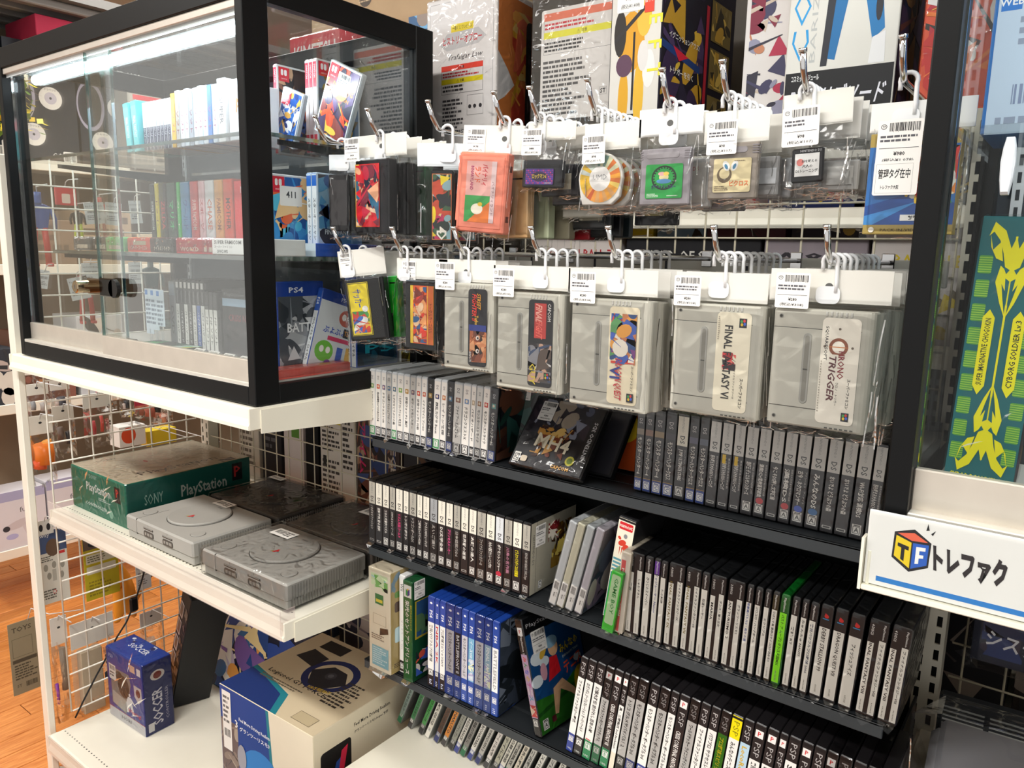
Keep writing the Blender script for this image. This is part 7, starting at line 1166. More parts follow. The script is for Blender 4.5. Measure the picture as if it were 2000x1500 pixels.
t = booth('tilted puzzle game with pale cover and green blob faces', -1.098, .845, S3+.004, .0130, .105, .150, '2a50a8', ps4s, cover=lambda f, d, h: (f.rect(.001, .001, d-.001, h-.001, 'dfe6ec'), f.rect(.001, h*.87, d-.001, h-.001, '1c3f94'), f.text('PS4', d*.5, h*.93, h*.05, 'e8ecf4'), [f.ell(d*a, h*c, d*q, d*q*.9, k, 18) for a, c, q, k in ((.62, .72, .16, 'c8604c'), (.28, .28, .2, '7ac850'), (.75, .82, .1, 'e8d070'), (.4, .14, .08, '8a5ab0'), (.6, .10, .1, '9ad0b0'))], [f.ell(d*a, h*c, d*.05, d*.06, 'f8f8f4', 12) for a, c in ((.22, .30), (.36, .30), (.57, .73), (.68, .73))], f.text('ぷよぷよ', d*.42, h*.54, h*.08, '3a5ac0', w=d*.5, bold=True), f.rect(d*.62, h*.49, d*.95, h*.60, '2a2a30'), f.text('TETRIS', d*.78, h*.545, h*.06, 'e8a040', w=d*.28, bold=True), f.rect(d*.3, h*.42, d*.95, h*.47, 'd84a70'), f.rect(d*.55, h*.2, d*.68, h*.36, '4a6ac8'), f.rect(d*.75, h*.2, d*.9, h*.38, 'e8b860')))
t.rotation_euler = (math.radians(-17), 0, 0)
for i in range(2): booth('blue capped case with black kana spine, %s of two at the side pane' % ORD[i], -1.092+.0145*i, .955-.012, S3, .0137, .105, .165, '2a58b8', ps4s, cover=ps4c('P5', ['0f4a6a', '14607a', '0c3048', '2a8aa0', '081c2c'], 181, '0f3c58', '2ab0c8', .2) if i else None)
t = carton('flat red boxed game in film on the case floor by the pane', (-1.115, .760, S3+.0002), (.06, .16, .014), 'd8443c', None, lambda f, w_, h: f.rect(0, 0, w_, h, 'e0564a'), lambda f, w_, h: f.rect(0, 0, w_, h, 'e86a5c'), name='game_box', cat='game box', wrap=True)
t = carton('yellow and dark art case beyond the blue capped pair', (-1.075, 1.055, S3+.0002), (.014, .035, .12), 'e4e4e0', None, lambda f, w_, h: f.art(0, 0, w_, h, ['e8d030', '3a2a20', '8a7a2c', '1c1c18'], 24, 182, '5a4a1c', .5), name='game_box', cat='game box')
for i, (x, y_, c) in enumerate(((-1.335, .748, 'd8403c'), (-1.285, .746, '3a70c8'), (-1.235, .744, 'e8e4e0'), (-1.185, .744, 'e0dcd0'), (-1.14, .742, 'e8d86a'))):
    t = thing('cartridge_case', '%s labelled small clear cartridge case, %s along the glass front' % ({'d8403c': 'red', '3a70c8': 'blue', 'e8e4e0': 'white', 'e0dcd0': 'cream', 'e8d86a': 'yellow'}[c], ORD[i]), 'cartridge case', (x, y_, S3+.002), (math.radians(-58), 0, rnd.uniform(-.1, .1)), 'small cartridge cases along the glass front')
    b = B(); b.box(0, .040, 0, .008, 0, .048, '6f7478', 'plastic', .002); b.make('case_shell', t); b = B(); f = front(b, 0, -.0003, 0); f.rr(.006, .003, .034, .018, .001, c); f.rr(.003, .021, .037, .047, .002, 'ecebe6'); f.barcode(.007, .038, .033, .044); f.lines(.006, .024, .034, .036, 3, '5a5a5c', i); b.make('price_label', t)
carton('black, green and yellow flat boxed game behind the glass front', (-1.555, .755, S3+.0002), (.16, .085, .018), '1c2a20', lambda f, w_, h: (f.rect(0, 0, w_, h, '16181a'), f.poly([(w_*.75, 0), (w_, 0), (w_, h), (w_*.82, h)], 'e8d82a')), None, lambda f, w_, h: (f.rect(0, 0, w_, h, '1c4a3a'), f.art(0, 0, w_, h, ['3ac070', 'c8e0d8', '1c2a24', '8ad0a0'], 24, 183, None, .4), f.poly([(w_*.7, 0), (w_, 0), (w_, h*.9)], 'e8d82a')), name='game_box', cat='game box')
for i in range(6):
    t = thing('game_card_pack', 'small film packed game with white sticker, %s on the left case floor' % ORD[i], 'game pack', (-1.835+.052*i, .760+.012*(i % 2), S3+.001), (0, 0, rnd.uniform(-.2, .2)), 'small film packed games on the case floor')
    b = B(); b.box(0, .045, 0, .060, 0, .012, ('2a2c30', '6a7074', '8a3a3c', '3a3c40', '2c6a3c', '5a5a60')[i], 'plastic', .002); b.make('pack_body', t); b = B(); f = top(b, 0, 0, .0124); f.rr(.008, .012, .038, .045, .002, 'e8eaec'); f.lines(.011, .016, .035, .04, 4, '6a6a70', i); b.make('price_label', t)
for i in range(3):
    t = thing('price_card', 'pale blue hanging price card before the pink case, %s of three' % ORD[i], 'price card', (-1.600+.030*i, .835-.004*i, S3), (0, 0, 0), 'price cards inside the case'); b = B(); b.box(0, .030, 0, .0006, .030+.01*i, .125, 'd4e2f0', 'paper'); f = front(b, 0, -.0002, 0); f.rect(.002, .112, .012, .122, '3a80d0'); f.lines(.003, .05, .027, .105, 6, '6a7a90', i); b.box(.013, .017, 0, .004, 0, .04, 'b8c4d0', 'clear_acrylic'); b.make('card', t)
# ================================================================ INSIDE AND UNDER THE RIGHT CASE
RS3 = CZ0+.0322
def p_cy(f, w_, h):
    Yc = 'f4ea10'; f.rect(0, 0, w_, h, '14666e')
    for k in range(9):
        for u in (.03, .78): f.rr(w_*u, h*(.09+k*.088), w_*(u+.19), h*(.155+k*.088), .0015, '5aa040'); [f.rect(w_*u, h*(.095+k*.088+j*.0085), w_*(u+.19), h*(.0975+k*.088+j*.0085), 'a8d050', 0) for j in range(7)]
    def m(pts, c=Yc):
        f.poly([(w_*(.5+a), h*v) for a, v in pts], c, 0); f.poly([(w_*(.5-a), h*v) for a, v in pts], c)
    f.rect(w_*.485, h*.10, w_*.515, h*.93, Yc)
    for base, sg in ((.98, -1), (.045, 1)):
        q = lambda v: base+sg*v
        m([(0, q(.05)), (.08, q(.115)), (.17, q(.09)), (.10, q(.16)), (0, q(.20))]); m([(.04, q(.10)), (.16, q(.03)), (.32, q(.0)), (.38, q(.05)), (.32, q(.035)), (.22, q(.065)), (.12, q(.13))]); m([(.20, q(.07)), (.30, q(.10)), (.36, q(.045)), (.33, q(.09)), (.24, q(.13)), (.14, q(.14))])
        m([(0, q(.19)), (.16, q(.155)), (.20, q(.215)), (.10, q(.29)), (0, q(.345)), (.07, q(.27)), (.11, q(.22)), (.02, q(.26))]); m([(.03, q(.17)), (.13, q(.155)), (.07, q(.185))], '14666e'); m([(.01, q(.21)), (.07, q(.20)), (.05, q(.25)), (.01, q(.30))], '14666e')
    for a, tt in ((.29, 'SUPER IMAGINATIVE CHOGOKIN'), (.71, 'CYBORG SOLDIER Lv.3')): f.poly([(w_*(a-.085), h*.38), (w_*a, h*.345), (w_*(a+.085), h*.38), (w_*(a+.085), h*.635), (w_*a, h*.665), (w_*(a-.085), h*.635)], Yc); f.text(tt, w_*a, h*.507, w_*.085, '1a2a20', 90, w=h*.25, bold=True)
    f.text('CYBORG SOLDIER Lv.3', w_*.5, h*.012+.004, h*.022, Yc, w=w_*.86, bold=True)
carton('tall teal figure box with yellow flame pattern in the right case', (-.0985, .852, RS3+.0022), (.058, .06, .256), '14666e', p_cy, p_cs, name='figure_box', rot=(0, .03, .0), wrap='glass', bm='paper')
carton('blue white figure box hung with price card at the photo\'s top right', (-.096, .80, .1085), (.10, .10, .20), '1c6ab8', lambda f, w_, h: (f.rect(w_*.03, h*.0, w_, h*.60, 'b8cfe8'), f.rect(w_*.05, h*.50, w_*.2, h*.57, '2a78d0'), f.text('WEB', w_*.125, h*.535, h*.03, 'e8f0f8', bold=True), f.lines(w_*.2, h*.35, w_*.95, h*.48, 3, '8a9ab4', 3), f.barcode(w_*.2, h*.12, w_*.95, h*.2, '7a8cb0'), f.lines(w_*.1, h*.03, w_*.95, h*.08, 1, '8a9ab4', 4), f.art(w_*.06, h*.62, w_, h, ['e8a0b0', 'd8c8e8', 'c86a70', 'e8d0a0', '8a7ac0', 'f0e8f0'], 50, 184, 'd8b8c8', .25)), name='figure_box', bm='paper')
b = B()
b.prism([(-.0026, -.021), (.0026, -.021), (.0042, -.010), (.0048, .003), (.0040, .014), (.0026, .021), (-.0026, .021), (-.0040, .014), (-.0048, .003), (-.0042, -.010)], (0, .0085, 0), X1, Z1, .010, 'dfe6ec', 'plastic', ch=.002); o = b.make('pull_handle', right_case); o.location = (-.0635+.124, .700-CY0, .0715-CZ0)
carton('dark framed box with tag behind the teal figure box', (-.060, .98, RS3), (.12, .08, .30), '2c3034', lambda f, w_, h: (f.rect(w_*.02, h*.75, w_*.3, h*.92, 'c8ccd0'), f.art(w_*.3, 0, w_, h, ['3a3c40', '4a3a3c', '22262a'], 20, 185, None, .3)), name='figure_box')
t = thing('game_console', 'grey and dark console in crumpled clear bag at the lower right', 'game console', (-.090, .885, -.6585), (0, 0, math.radians(4)))
b = B(); b.box(0, .24, 0, .20, .0, .055, 'b4b4ba', 'matte_plastic', .008); b.box(.01, .23, .07, .20, .05, .068, '8f9096', 'matte_plastic', .006); b.box(.012, .225, .012, .062, .05, .060, '403f8a', 'matte_plastic', .003); f = top(b, 0, 0, .0605); f.text('SUPER FAMICOM', .11, .035, .012, 'c8c8d8', w=.12, bold=True); b.make('case_body', t)
b = B(); b.box(.004, .236, .195, .215, .0, .10, '24272a', 'matte_plastic', .004); f = front(b, .004, .1948, 0)
for k in range(6): f.rect(.006, .055+k*.006, .052, .0575+k*.006, 'a8aaa6', 0); f.rect(.058, .055+k*.006, .225, .0575+k*.006, 'a8aaa6')
b.make('vent_back', t); bag_sheet(t, -.02, .26, -.0002, .125, .10, .21, 601, 0, .24, .01, .10)
t = thing('accessory_bag', 'dark blue bagged accessory with white kana hanging at the lower right', 'bagged accessory', (-.02, 1.142, -.30)); b = B(); b.box(-.055, .10, -.012, .010, -.22, -.02, '181c30', 'paper', .002); f = front(b, -.055, -.0123, -.22); f.rect(0, 0, .155, .20, '161a2c'); f.art(.01, .01, .15, .14, ['2a3a6a', '1c2448', '3a3040', '12162a'], 40, 186, None, .4); f.text('システム全集', .075, .030, .024, 'dcdce0', -6, w=.12, bold=True); f.art(.09, .06, .15, .14, ['c87a50', 'e8a060', '7a3a2c'], 14, 187, None, .25); f.price(.010, .150, .045, .048, '¥280', '(税込¥308)', 188); b.make('accessory_card', t)
bag_sheet(t, -.065, .11, -.235, 0, -.004, .03, 602); b = B(); b.tube([(.02, -.005, 0), (.02, 0, .012), (.02, .018, .016), (.02, .026, .008)], .002, 'e8eaec', 'tab_plastic', 6); b.make('hanger', t)
# ================================================================ BEYOND THE END PANEL: aisle goods and the next shelf run
GX = -3.02
def side_shelf(label, z, y0=.90, y1=4.2, d=.42, hh=.035, c='ece6d6'):
    t = thing('metal_shelf', label, 'shelf', (GX, y0, z)); b = B(); b.box(-d, 0, 0, y1-y0, -.014, 0, c, 'powder_steel', .001); b.box(-.012, .004, 0, y1-y0, -hh, .002, c, 'powder_steel', .002); b.make('board', t); return t
for z, lb in ((-1.10, 'white base shelf of the next shelf run, far left'), (-.57, 'white shelf above the white appliance boxes, far left'), (.285, 'white shelf under the black headphone cartons, far left'), (-.08, 'white shelf under brown goods in the next shelf run')): side_shelf(lb, z)
t = thing('shelf_canopy', 'grey ribbed steel canopy above the black headphone cartons', 'canopy', (GX, .7, .80)); b = B(); b.box(-.5, .06, 0, 3.4, .03, .06, '6f6d6a', 'powder_steel')
for k in range(5): b.box(-.46+k*.11, -.42+k*.11, 0, 3.4, 0, .03, '8a8682', 'powder_steel', .004)
b.make('canopy', t)
t = thing('back_board', 'brown wooden back board of the next shelf run', 'panel', (GX-.43, .9, -1.1)); b = B(); b.box(-.01, 0, 0, 3.3, 0, 1.9, '8d7a66', 'cardboard'); b.make('panel', t)
def ybox(label, y, z, w_, h, d, col, fn, x=GX, name='carton_box', cat='carton', group=None):
    t = thing(name, label, cat, (x, y, z), (0, 0, 0), group); b = B(); b.box(-d, 0, 0, w_, 0, h, col, 'cardboard', .002); b.make('carton_body', t)
    if fn: b = B(); f = side(b, .0003, 0, 0); fn(f, w_, h); b.make('side_print', t)
    return t
def p_head(k):
    def fn(f, w_, h):
        f.rect(0, 0, w_, h, '20242c'); f.rect(0, h*.86, w_*.75, h*.885, 'd8e0c8'); f.text('GD-VCS', w_*.82, h*.88, h*.05, 'e8e8e4', bold=True); f.ell(w_*.18, h*.55, w_*.22, h*.22, 'a79fb0', 24); f.ell(w_*.17, h*.55, w_*.185, h*.185, '20242c', 24)
        for a, c in ((.62, .56), (.34, .24)): f.ell(w_*a, h*c, w_*.17, w_*.17, 'e6ded6', 24); f.ell(w_*a, h*c, w_*.09, w_*.09, 'c4bac4', 20); f.ell(w_*a, h*c, w_*.02, w_*.02, '2a2a2e', 10); f.text(('コンボ', 'サラウンド', 'ミキサー')[k % 3], w_*a, h*c+w_*.125, w_*.03, '2a2a2e', w=w_*.18)
        f.rr(w_*.75, h*.03, w_*.95, h*.12, .004, 'e8e4de'); f.barcode(w_*.77, h*.04, w_*.93, h*.11, seed=k); f.text('G $', w_*.66, h*.08, h*.04, 'd8d8d4', bold=True)
    return fn
for k in range(5): ybox('black headphone carton with white discs, %s along the far left shelf' % ORD[k], .94+k*.245, .2852, .235, .42, .22, '1c2028', p_head(k), x=GX-.12, group='black headphone cartons')
ybox('dark red carton edge above the headphone cartons', 1.25, .7058, .30, .07, .25, '8a1c34', None)
ybox('white price board with small text hanging by the headphone cartons', 1.170, .52, .038, .085, .003, 'dcd8cc', lambda f, w_, h: f.lines(.004, .02, w_*.9, h*.9, 6, '8a867c', 3), x=GX+.012, name='price_board', cat='price card')
ybox('grey round cornered case with red stripe standing on the shelf', 1.545, .2852, .20, .30, .1, '9a958c', lambda f, w_, h: (f.rr(.005, .005, w_-.005, h-.005, .02, 'a8a298'), f.rect(.02, h*.86, w_*.8, h*.92, 'c83a40'), f.lines(w_*.5, h*.1, w_*.9, h*.6, 6, '5a5850', 3)), x=GX+.02)
def p_fur(f, w_, h): f.rect(0, 0, w_, h, 'd8d6dc'); f.rect(0, h*.84, w_, h, 'a8a8c8'); f.text('furo', w_*.62, h*.66, h*.09, '5a5a62'); f.ell(w_*.45, h*.42, w_*.28, h*.07, 'c8c0c4', 18, a=.25); f.poly([(w_*.5, h*.38), (w_*.68, h*.4), (w_*.74, h*.14), (w_*.62, h*.12)], 'cdc6ca'); f.ell(w_*.20, h*.37, w_*.07, h*.05, '3a3a40', 14); f.ell(w_*.3, h*.22, w_*.12, h*.05, 'b0b0d8', 16)
for k in range(4): ybox('white hair dryer box, %s along the base of the far left shelf' % ORD[k], .985+.175*k, -1.0998, .168, .215+.01*(k % 2), .12, 'd8d6dc', p_fur, group='white hair dryer boxes')
ybox('ochre yellow upright board at the photo\'s left edge', .925, -1.0998, .055, .50, .04, 'c89a28', lambda f, w_, h: f.lines(w_*.2, h*.1, w_*.8, h*.5, 10, '8a6a1c', 3))
for k, (c, nm_) in enumerate((('3a3c42', 'charcoal'), ('6a4a3c', 'brown'), ('c8ccd0', 'pale grey'), ('8a3a3c', 'dull red'), ('4a5a4c', 'olive'), ('b8a890', 'tan'), ('5a5a6a', 'slate'))):
    ybox('%s carton on the middle shelf of the next run' % nm_, .93+k*.19, -.5698, .17, .2+.05*(k % 3), .2, c, lambda f, w_, h, k=k: f.art(0, 0, w_, h, ['b8a8a0', '3a3a3c', 'd8d0c4', '8a5a4c'], 12, 200+k, None, .3))
    ybox('%s flat carton on the second shelf of the next run' % nm_, .93+k*.21, -.0798, .19, .12+.04*(k % 3), .25, ('a08a70', '8a7460', 'b09a80', 'c8b8a0', '7a6656', '96806a', 'a89076')[k], lambda f, w_, h, k=k: f.lines(.01, .01, w_-.01, h-.01, 4, '6a5a4a', k))
t = thing('flower_plant', 'artificial yellow and green flowers on the far left shelf', 'plant', (-3.045, 1.16, .2852)); r = random.Random(3)
b = B(); b.prism(circ(0, 0, .035, 14), (0, 0, 0), X1, Y1, .06, 'ded8ce', 'plastic', ch=.004); b.make('pot', t)
b = B()
for k in range(14): a = r.uniform(0, 6.28); b.tube([(0, 0, .05), (math.cos(a)*.04, math.sin(a)*.04, .12), (math.cos(a)*.05, math.sin(a)*.07, .14+r.uniform(0, .12))], .0015, '5a7a3a', 'paper', 4)
b.make('stems', t)
for k in range(150):
    a = r.uniform(0, 6.28); q = r.uniform(.02, .075); z = r.uniform(.09, .30); p = Vector((math.cos(a)*q, math.sin(a)*q*1.2, z)); u = Vector((r.uniform(-1, 1), r.uniform(-1, 1), r.uniform(-.6, 1))).normalized(); v = u.cross(Vector((.3, .5, .8))).normalized(); l = r.uniform(.03, .05)
    if k % 6 == 0 or k < 1: b = B()
    b.face([p, p+u*l*.5+v*l*.3, p+u*l, p+u*l*.5-v*l*.3], r.choice(('e8cf3a', 'f0dc60', '7a9a3c', '5a7a30', 'e0b830')), 'paper')
    if k % 6 == 5: b.make('leaf', t)
OX = -2.0
def oy(px, py, x=OX): return onX(px, py, x)
def oitem(name, label, cat, x, p0, p1, fn, th=.002, col='e8e4da', m='paper', group=None, rot=0., bag=False):
    """flat hanging good on the outer side of the end mesh; fn prints its visible side"""
    y0, zt = oy(p0[0], p0[1], x); y1, zb = oy(p1[0], p1[1], x); y1b = oy(p1[0], p0[1], x)[0]; W = max(.01, y1-y0); Hh = zt-zb
    t = thing(name, label, cat, (x, y0, zt), (rot, 0, 0), group); b = B(); b.box(-th, 0, 0, W, -Hh, 0, col, m, min(.0005, th*.3)); b.make('card_body', t)
    if fn: b = B(); f = side(b, .0003, 0, -Hh); fn(f, W, Hh); b.make('print', t)
    g = -1.951-x; b = B(); b.tube([(-th/2, W/2, -.004), (.006, W/2, .010), (.018, W/2, .014), (g, W/2, .014)] if name != 'blister_card' else [(0, W*.6, -.004), (.01, W*.7, .03), (.08, W*.9, .03), (.115, .13, .03)], .0013, 'e4e4e2', 'tab_plastic', 5); b.make('hanger', t)
    if bag:
        b = B(); b.box(-th-.004, .003, -.004, W+.004, -Hh-.012, -.02, 'ffffff', 'wrap_film', .002); b.make('clear_bag', t)
    return t
def p_tag(f, w_, h): f.rect(0, 0, w_, h, 'dfe3e6'); f.text('トレファクスタイル', w_*.5, h*.82, h*.10, '2a2a2e', w=w_*.84, bold=True); f.barcode(w_*.14, h*.52, w_*.86, h*.66, '4a4a50'); f.lines(w_*.1, h*.18, w_*.9, h*.42, 3, '8a8a90', 3)
for k, (p0, p1, rr_) in enumerate((((162, 396), (204, 440), .1), ((205, 394), (240, 440), -.06), ((250, 392), (276, 438), .08), ((158, 514), (196, 558), 0), ((130, 545), (172, 588), .18), ((250, 512), (278, 554), 0), ((78, 526), (100, 562), -.2))):
    oitem('price_tag', 'white shop tag behind the case glass, %s of the seven tags' % ORD[k], 'price tag', -1.985, p0, p1, p_tag, .0008, 'e4e6e8', group='white shop tags beyond the end mesh', rot=rr_)
def figure(label, x, y, ztop, h, c1, c2, lean=0.):
    """plain generic toy figure: one body with limbs"""
    t = thing('toy_figure', label, 'toy figure', (x, y, ztop-h), (0, 0, lean), 'hanging toy figures'); b = B(); s = h
    b.prism([(-.10*s, .50*s), (.10*s, .50*s), (.15*s, .80*s), (.06*s, .84*s), (-.06*s, .84*s), (-.15*s, .80*s)], (.03*s, 0, 0), Y1, Z1, .06*s, c1, 'plastic', ch=.012*s); b.make('torso', t)
    b = B(); b.tube([(.06*s, 0, .83*s), (.06*s, 0, .86*s), (.06*s, 0, .93*s), (.06*s, 0, .99*s)], .048*s, c1, 'plastic', 10); b.make('head', t)
    for k in (-1, 1):
        b = B(); b.tube([(.06*s, k*.15*s, .78*s), (.07*s, k*.20*s, .64*s), (.08*s, k*.19*s, .50*s)], .030*s, c1, 'plastic', 7); b.make('arm', t)
        b = B(); b.tube([(.06*s, k*.06*s, .52*s), (.06*s, k*.08*s, .27*s), (.05*s, k*.09*s, .04*s)], .042*s, c2, 'plastic', 8); b.box(.02*s, .13*s, k*.09*s-.035*s, k*.09*s+.035*s, 0, .05*s, c2, 'plastic', .01*s); b.make('leg', t)
    b = B(); b.tube([(.06*s, 0, .98*s), (.06*s, 0, 1.06*s), (-1.951-x, 0, 1.08*s)], .0015, 'd8d8d8', 'tab_plastic', 5); b.make('hanger', t); return t
figure('blue and red toy figure hanging left of the glass shelf', -2.02, .805, .118, .175, '3a5a9c', 'c83a38'); figure('small red toy figure behind the white tags', -2.03, .955, .115, .10, 'c84040', 'a83030'); figure('red legged toy figure below the brass lock', -2.03, .905, -.055, .145, '8a3a44', 'b83a3c'); figure('dark green legged toy figure right of the brass lock', -2.03, 1.075, -.035, .155, '2a4a4c', '22302c'); figure('lime and black toy figure above the tilted tag', -2.03, .90, .09, .09, '2a2c2c', 'b8c83a'); figure('small dark toy figure hanging low above the wooden floor', -2.04, 1.14, -.78, .16, '3a3a40', '2c2c30')
oitem('red_pack', 'red backed blister pack beside the blue and red toy figure', 'blister pack', -2.02, (106, 362), (150, 402), lambda f, w_, h: (f.rect(0, 0, w_, h, 'c83038'), f.rr(w_*.3, h*.1, w_*.7, h*.6, .003, 'e8d0c0')), .004, 'c83038')
hd = lambda c='e4e2da': (lambda f, w_, h: (f.rect(0, 0, w_, h, 'c8c4bc'), f.rect(0, h*.72, w_, h, c), f.ell(w_*.5, h*.86, w_*.05, h*.03, '3a3a3a', 10)))
def bagged(label, p0, p1, hc, content, x=-2.03, k=0):
    y0, zt = oy(*p0, x); y1, zb = oy(*p1, x); W = max(.02, y1-y0); Hh = zt-zb; t = thing('bagged_toy', label, 'bagged toy', (x, y0, zt), (0, 0, 0)); b = B(); b.box(-.001, .001, 0, W, -Hh*.26, 0, hc, 'header_film', .0003); f = side(b, .0012, 0, -Hh); f.ell(W*.5, Hh*.90, .004, .003, '3a3a3a', 10); b.make('header_card', t)
    b = B(); content(b, W, Hh); b.make('toy', t)
    r = random.Random(k+40); b = B(); nx, nz = 6, 8
    for sg in (-1, 1):
        P = [[(sg*(.002+.012*min(1, 3*min(i/nx, 1-i/nx, j/nz+.1, 1-j/nz))+r.uniform(0, .003)), W*i/nx, -Hh*.22-Hh*.78*j/nz) for i in range(nx+1)] for j in range(nz+1)]
        for j in range(nz):
            for i in range(nx): b.face([P[j][i], P[j][i+1], P[j+1][i+1]], 'ffffff', 'bag_film', True); b.face([P[j][i], P[j+1][i+1], P[j+1][i]], 'ffffff', 'bag_film', True)
    b.make('clear_bag', t); b = B(); b.tube([(0, W/2, -.01), (.008, W/2, .006), (-1.951-x, W/2, .010)], .0014, 'e8eaec', 'tab_plastic', 5); b.make('hanger', t); return t
def blob(c, *parts): return lambda b, W, Hh: [b.tube([(0, W*a, -Hh*e), (0, W*(a+.04), -Hh*(e+q)), (0, W*(a+.02), -Hh*(e+2*q))], W*rr_, c_, 'plastic', 9) for a, e, q, rr_, c_ in parts]
bagged('orange round toy in a clear bag below the case, leftmost', (52, 815), (112, 945), 'e8e4da', blob(0, (.55, .40, .14, .40, 'e87a28'), (.35, .62, .06, .26, 'e0582c'), (.7, .36, .05, .20, 'f0a040')), k=1)
bagged('clear bag of grey parts with wide white header below the case', (46, 752), (100, 830), 'ece8de', blob(0, (.3, .4, .1, .1, '8a8a8c'), (.7, .45, .1, .12, 'b0a8a4')), x=-2.10, k=2)
bagged('clear bag with dark folded parts beside the orange toy', (100, 795), (150, 890), 'e4e0d6', blob(0, (.3, .4, .12, .14, '6a5a50'), (.65, .5, .12, .12, '3c3a3c')), x=-2.07, k=3)
bagged('clear bag of red plastic sticks seen through the mesh', (160, 772), (222, 868), 'e8e6de', blob(0, (.3, .5, .14, .08, 'b83a3c'), (.6, .4, .16, .06, 'd85a50'), (.8, .5, .1, .06, 'c84a44')), x=-2.09, k=4)
bagged('clear bag holding a black and skin toned toy by the corner upright', (262, 778), (332, 828), 'c83a50', blob(0, (.4, .35, .15, .14, 'b8604c'), (.6, .3, .12, .12, '1c1c1e')), x=-2.09, k=5)
for k, (p0, p1, hc, parts) in enumerate((((96, 745), (140, 812), 'ded8ce', (.5, .45, .14, .22, '4a4a50')), ((186, 744), (228, 800), 'e4e0d8', (.5, .4, .16, .2, 'a8302c')), ((232, 762), (262, 812), 'c8202c', (.5, .4, .14, .2, '2a2a2e')), ((300, 792), (338, 842), 'd8d0c8', (.5, .35, .14, .22, 'c87860')), ((60, 700), (92, 748), 'e0dcd2', (.5, .4, .14, .2, '8a5a3a')))):
    bagged('%s toy in a clear bag hanging deep beyond the end mesh' % ('charcoal', 'brick red', 'black', 'skin pink', 'brown')[k], p0, p1, hc, blob(0, parts, (.3, .5, .1, .12, 'b8a8a0')), x=-2.28-.02*k, k=20+k)
oitem('toy_pack', 'white box with orange red toy seen above the green console box', 'toy pack', -2.25, (232, 836), (285, 866), lambda f, w_, h: (f.rect(0, 0, w_, h, 'e8e4de'), f.ell(w_*.35, h*.55, w_*.28, h*.4, 'd8502c', 16)), .06, 'e8e4de')
oitem('toy_pack', 'yellow pack low behind the orange red toy box', 'toy pack', -2.27, (286, 844), (345, 862), lambda f, w_, h: f.rect(0, 0, w_, h, 'e0c430'), .05, 'e0c430')
oitem('instruction_card', 'white instruction card with line drawings beyond the left mesh', 'card', -2.0, (72, 1042), (138, 1166), lambda f, w_, h: (f.rect(0, 0, w_, h, 'dcdad0'), f.rect(0, h*.70, w_, h, '4a5a80'), f.ell(w_*.5, h*.76, w_*.25, h*.12, '6a5444', 16), f.text('away', w_*.2, h*.93, h*.05, 'e8ecf0'), f.rect(w_*.68, h*.65, w_*.92, h*.69, 'c83a3c'), f.lines(w_*.04, h*.58, w_*.6, h*.66, 3, '5a5850', 3), [f.ell(w_*a, h*c, w_*.08, h*.05, '9a988e', 12) for a, c in ((.2, .5), (.5, .52), (.8, .5), (.3, .38), (.75, .36))], f.rect(w_*.42, h*.3, w_*.56, h*.46, 'b8b6ac'), f.lines(w_*.04, h*.06, w_*.6, h*.2, 4, '6a685e', 5), f.ell(w_*.45, h*.15, w_*.06, h*.03, 'c83a3c', 12), f.ell(w_*.45, h*.15, w_*.045, h*.022, 'dcdad0', 12)))
oitem('instruction_card', 'small white card with round symbols above the instruction card', 'card', -1.99, (70, 1020), (105, 1040), lambda f, w_, h: (f.rect(0, 0, w_, h, 'dcdad4'), f.ell(w_*.25, h*.5, w_*.12, h*.25, '2a2a2c', 12), f.ell(w_*.7, h*.5, w_*.12, h*.25, '2a2a2c', 12)))
oitem('toy_pack', 'yellow printed toy pack hanging beyond the left mesh', 'toy pack', -1.984, (160, 1050), (235, 1154), lambda f, w_, h: (f.rect(0, 0, w_, h, 'b8a824'), f.rect(0, h*.78, w_, h, '6a5a50'), f.ell(w_*.3, h*.86, w_*.16, h*.05, '2a2a30', 14), f.rr(w_*.06, h*.56, w_*.92, h*.70, .002, 'd0ccb8'), f.lines(w_*.1, h*.58, w_*.88, h*.68, 3, '6a6850', 3), f.rr(w_*.06, h*.40, w_*.92, h*.52, .002, 'd0ccb8'), f.lines(w_*.1, h*.05, w_*.8, h*.3, 5, '8a7c20', 4)), .003, 'b8a824')
oitem('price_tag', 'white shop tag hanging over the black shoe shaped toy', 'price tag', -1.99, (264, 1104), (296, 1146), p_tag, .0008)
oitem('blister_card', 'grey brown cardboard blister back lying over the wooden floor', 'card', -2.10, (14, 1222), (90, 1336), lambda f, w_, h: (f.rr(0, 0, w_, h, .006, '8a8068'), f.text('TOYS', w_*.4, h*.9, h*.07, '4a4234', bold=True), f.frame(w_*.08, h*.52, w_*.7, h*.78, .001, '5a5240'), f.rect(w_*.06, h*.44, w_*.8, h*.49, '4a4234'), f.lines(w_*.1, h*.2, w_*.85, h*.42, 6, '4a4436', 3), f.barcode(w_*.4, h*.08, w_*.75, h*.15, '3a3428'), f.text('ST', w_*.2, h*.12, h*.04, '3a3428')), .002, '8a8068')
bagged('clear bag with purple rod and white header over the floor', (96, 1210), (145, 1400), 'e6e4de', blob(0, (.12, .62, .10, .10, '7a2aa8'), (.6, .3, .2, .2, '8a7c6c')), k=6)
bagged('clear bag with pale box hanging beside the purple rod bag', (135, 1222), (232, 1372), 'd8d4cc', lambda b, W, Hh: (b.box(-.012, .012, W*.15, W*.65, -Hh*.95, -Hh*.30, 'b8a890', 'paper', .002), b.box(.0125, .016, W*.70, W*.90, -Hh*.5, -Hh*.4, '3a3a40', 'plastic', .002), b.box(.0125, .016, W*.66, W*.9, -Hh*.66, -Hh*.58, '3a3a40', 'plastic', .002)), x=-2.0, k=7)
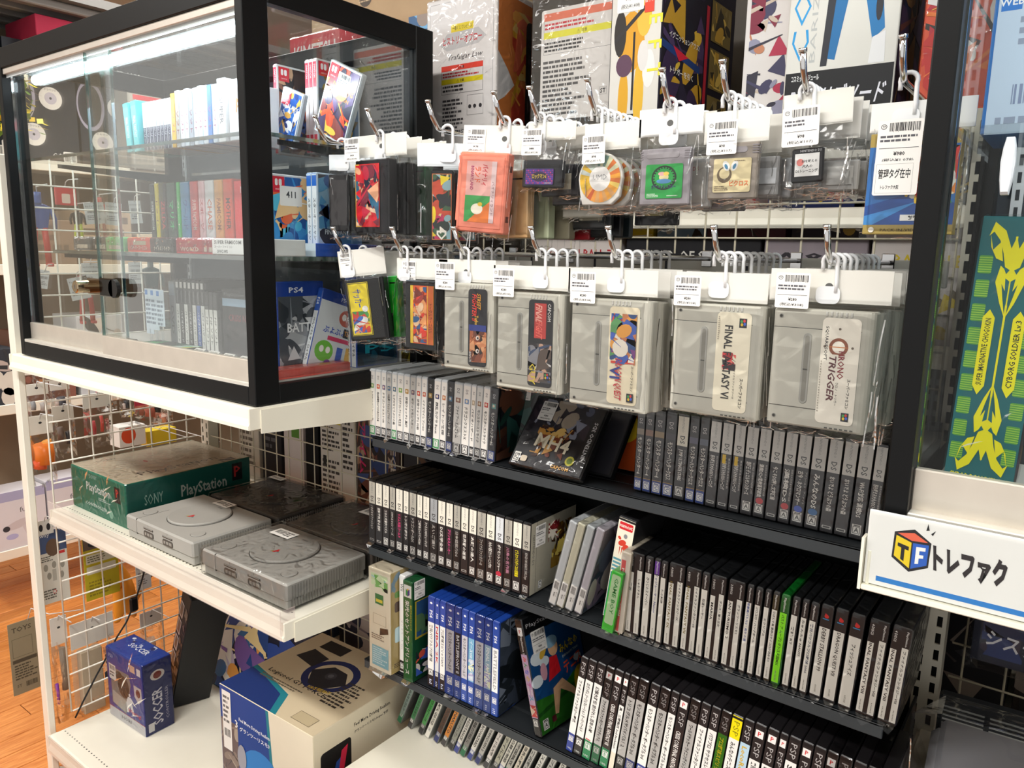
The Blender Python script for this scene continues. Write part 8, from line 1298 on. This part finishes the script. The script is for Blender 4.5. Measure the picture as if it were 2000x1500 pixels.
bagged('clear bag with pale blue header near the black lettered box', (272, 1200), (322, 1290), 'e0e4e6', blob(0, (.4, .5, .12, .2, 'c8a088')), x=-2.05, k=8)
t = thing('toy_dinosaur', 'orange yellow toy dinosaur on its hind legs beyond the mesh', 'toy figure', (-2.03, .950, -1.022)); 
me = bpy.data.meshes.new('body'); V = [(0, 0, .045), (0, .002, .075), (0, -.002, .105), (0, -.006, .125), (0, -.016, .138), (0, -.034, .136), (0, .014, .02), (0, .018, .003), (0, .026, .003), (0, -.014, .025), (0, -.016, .004), (0, -.026, .003), (0, .022, .045), (0, .040, .060), (0, .052, .082), (.012, -.014, .088), (.016, -.028, .078), (-.012, .006, .086), (-.016, -.006, .076), (0, -.042, .104), (0, -.060, .110)]
me.from_pydata(V, [(0, 1), (1, 2), (2, 3), (3, 4), (4, 5), (0, 6), (6, 7), (7, 8), (0, 9), (9, 10), (10, 11), (0, 12), (12, 13), (13, 14), (2, 15), (15, 16), (2, 17), (17, 18)], [])
me.vertices.add(0); o = bpy.data.objects.new('body', me); C.objects.link(o); sk = o.modifiers.new('skin', 'SKIN'); ss = o.modifiers.new('sub', 'SUBSURF'); ss.levels = ss.render_levels = 1
R_ = [.020, .022, .016, .011, .011, .006, .012, .008, .005, .012, .008, .005, .012, .007, .003, .006, .004, .006, .004, .004, .003]
for i, sv in enumerate(me.skin_vertices[0].data): sv.radius = (R_[i], R_[i]); sv.use_root = i == 0
dg = bpy.context.evaluated_depsgraph_get(); dg.update(); m2 = bpy.data.meshes.new_from_object(o.evaluated_get(dg)); bpy.data.objects.remove(o)
at_ = m2.color_attributes.new('Col', 'FLOAT_COLOR', 'CORNER'); at_.data.foreach_set('color', list(lin('e8962c'))*len(m2.loops)); m2.materials.clear(); m2.materials.append(MATS['plastic']); m2.polygons.foreach_set('use_smooth', [True]*len(m2.polygons)); o = bpy.data.objects.new('body', m2); C.objects.link(o); o.parent = t; o.scale = (1.25, 1.25, 1.25)
b = B(); b.tube([(0, -.015, .17), (.075, 0, .19)], .0012, 'e4e4e2', 'tab_plastic', 5); b.make('hanger', t)
t = thing('toy_shoe', 'glossy black toy piece behind the shop tag over the floor', 'toy', (-2.06, 1.03, -.93)); b = B(); b.tube([(0, 0, 0), (0, .02, .012), (0, .045, .008), (0, .07, .016)], .014, '141416', 'plastic', 10); b.make('body', t)
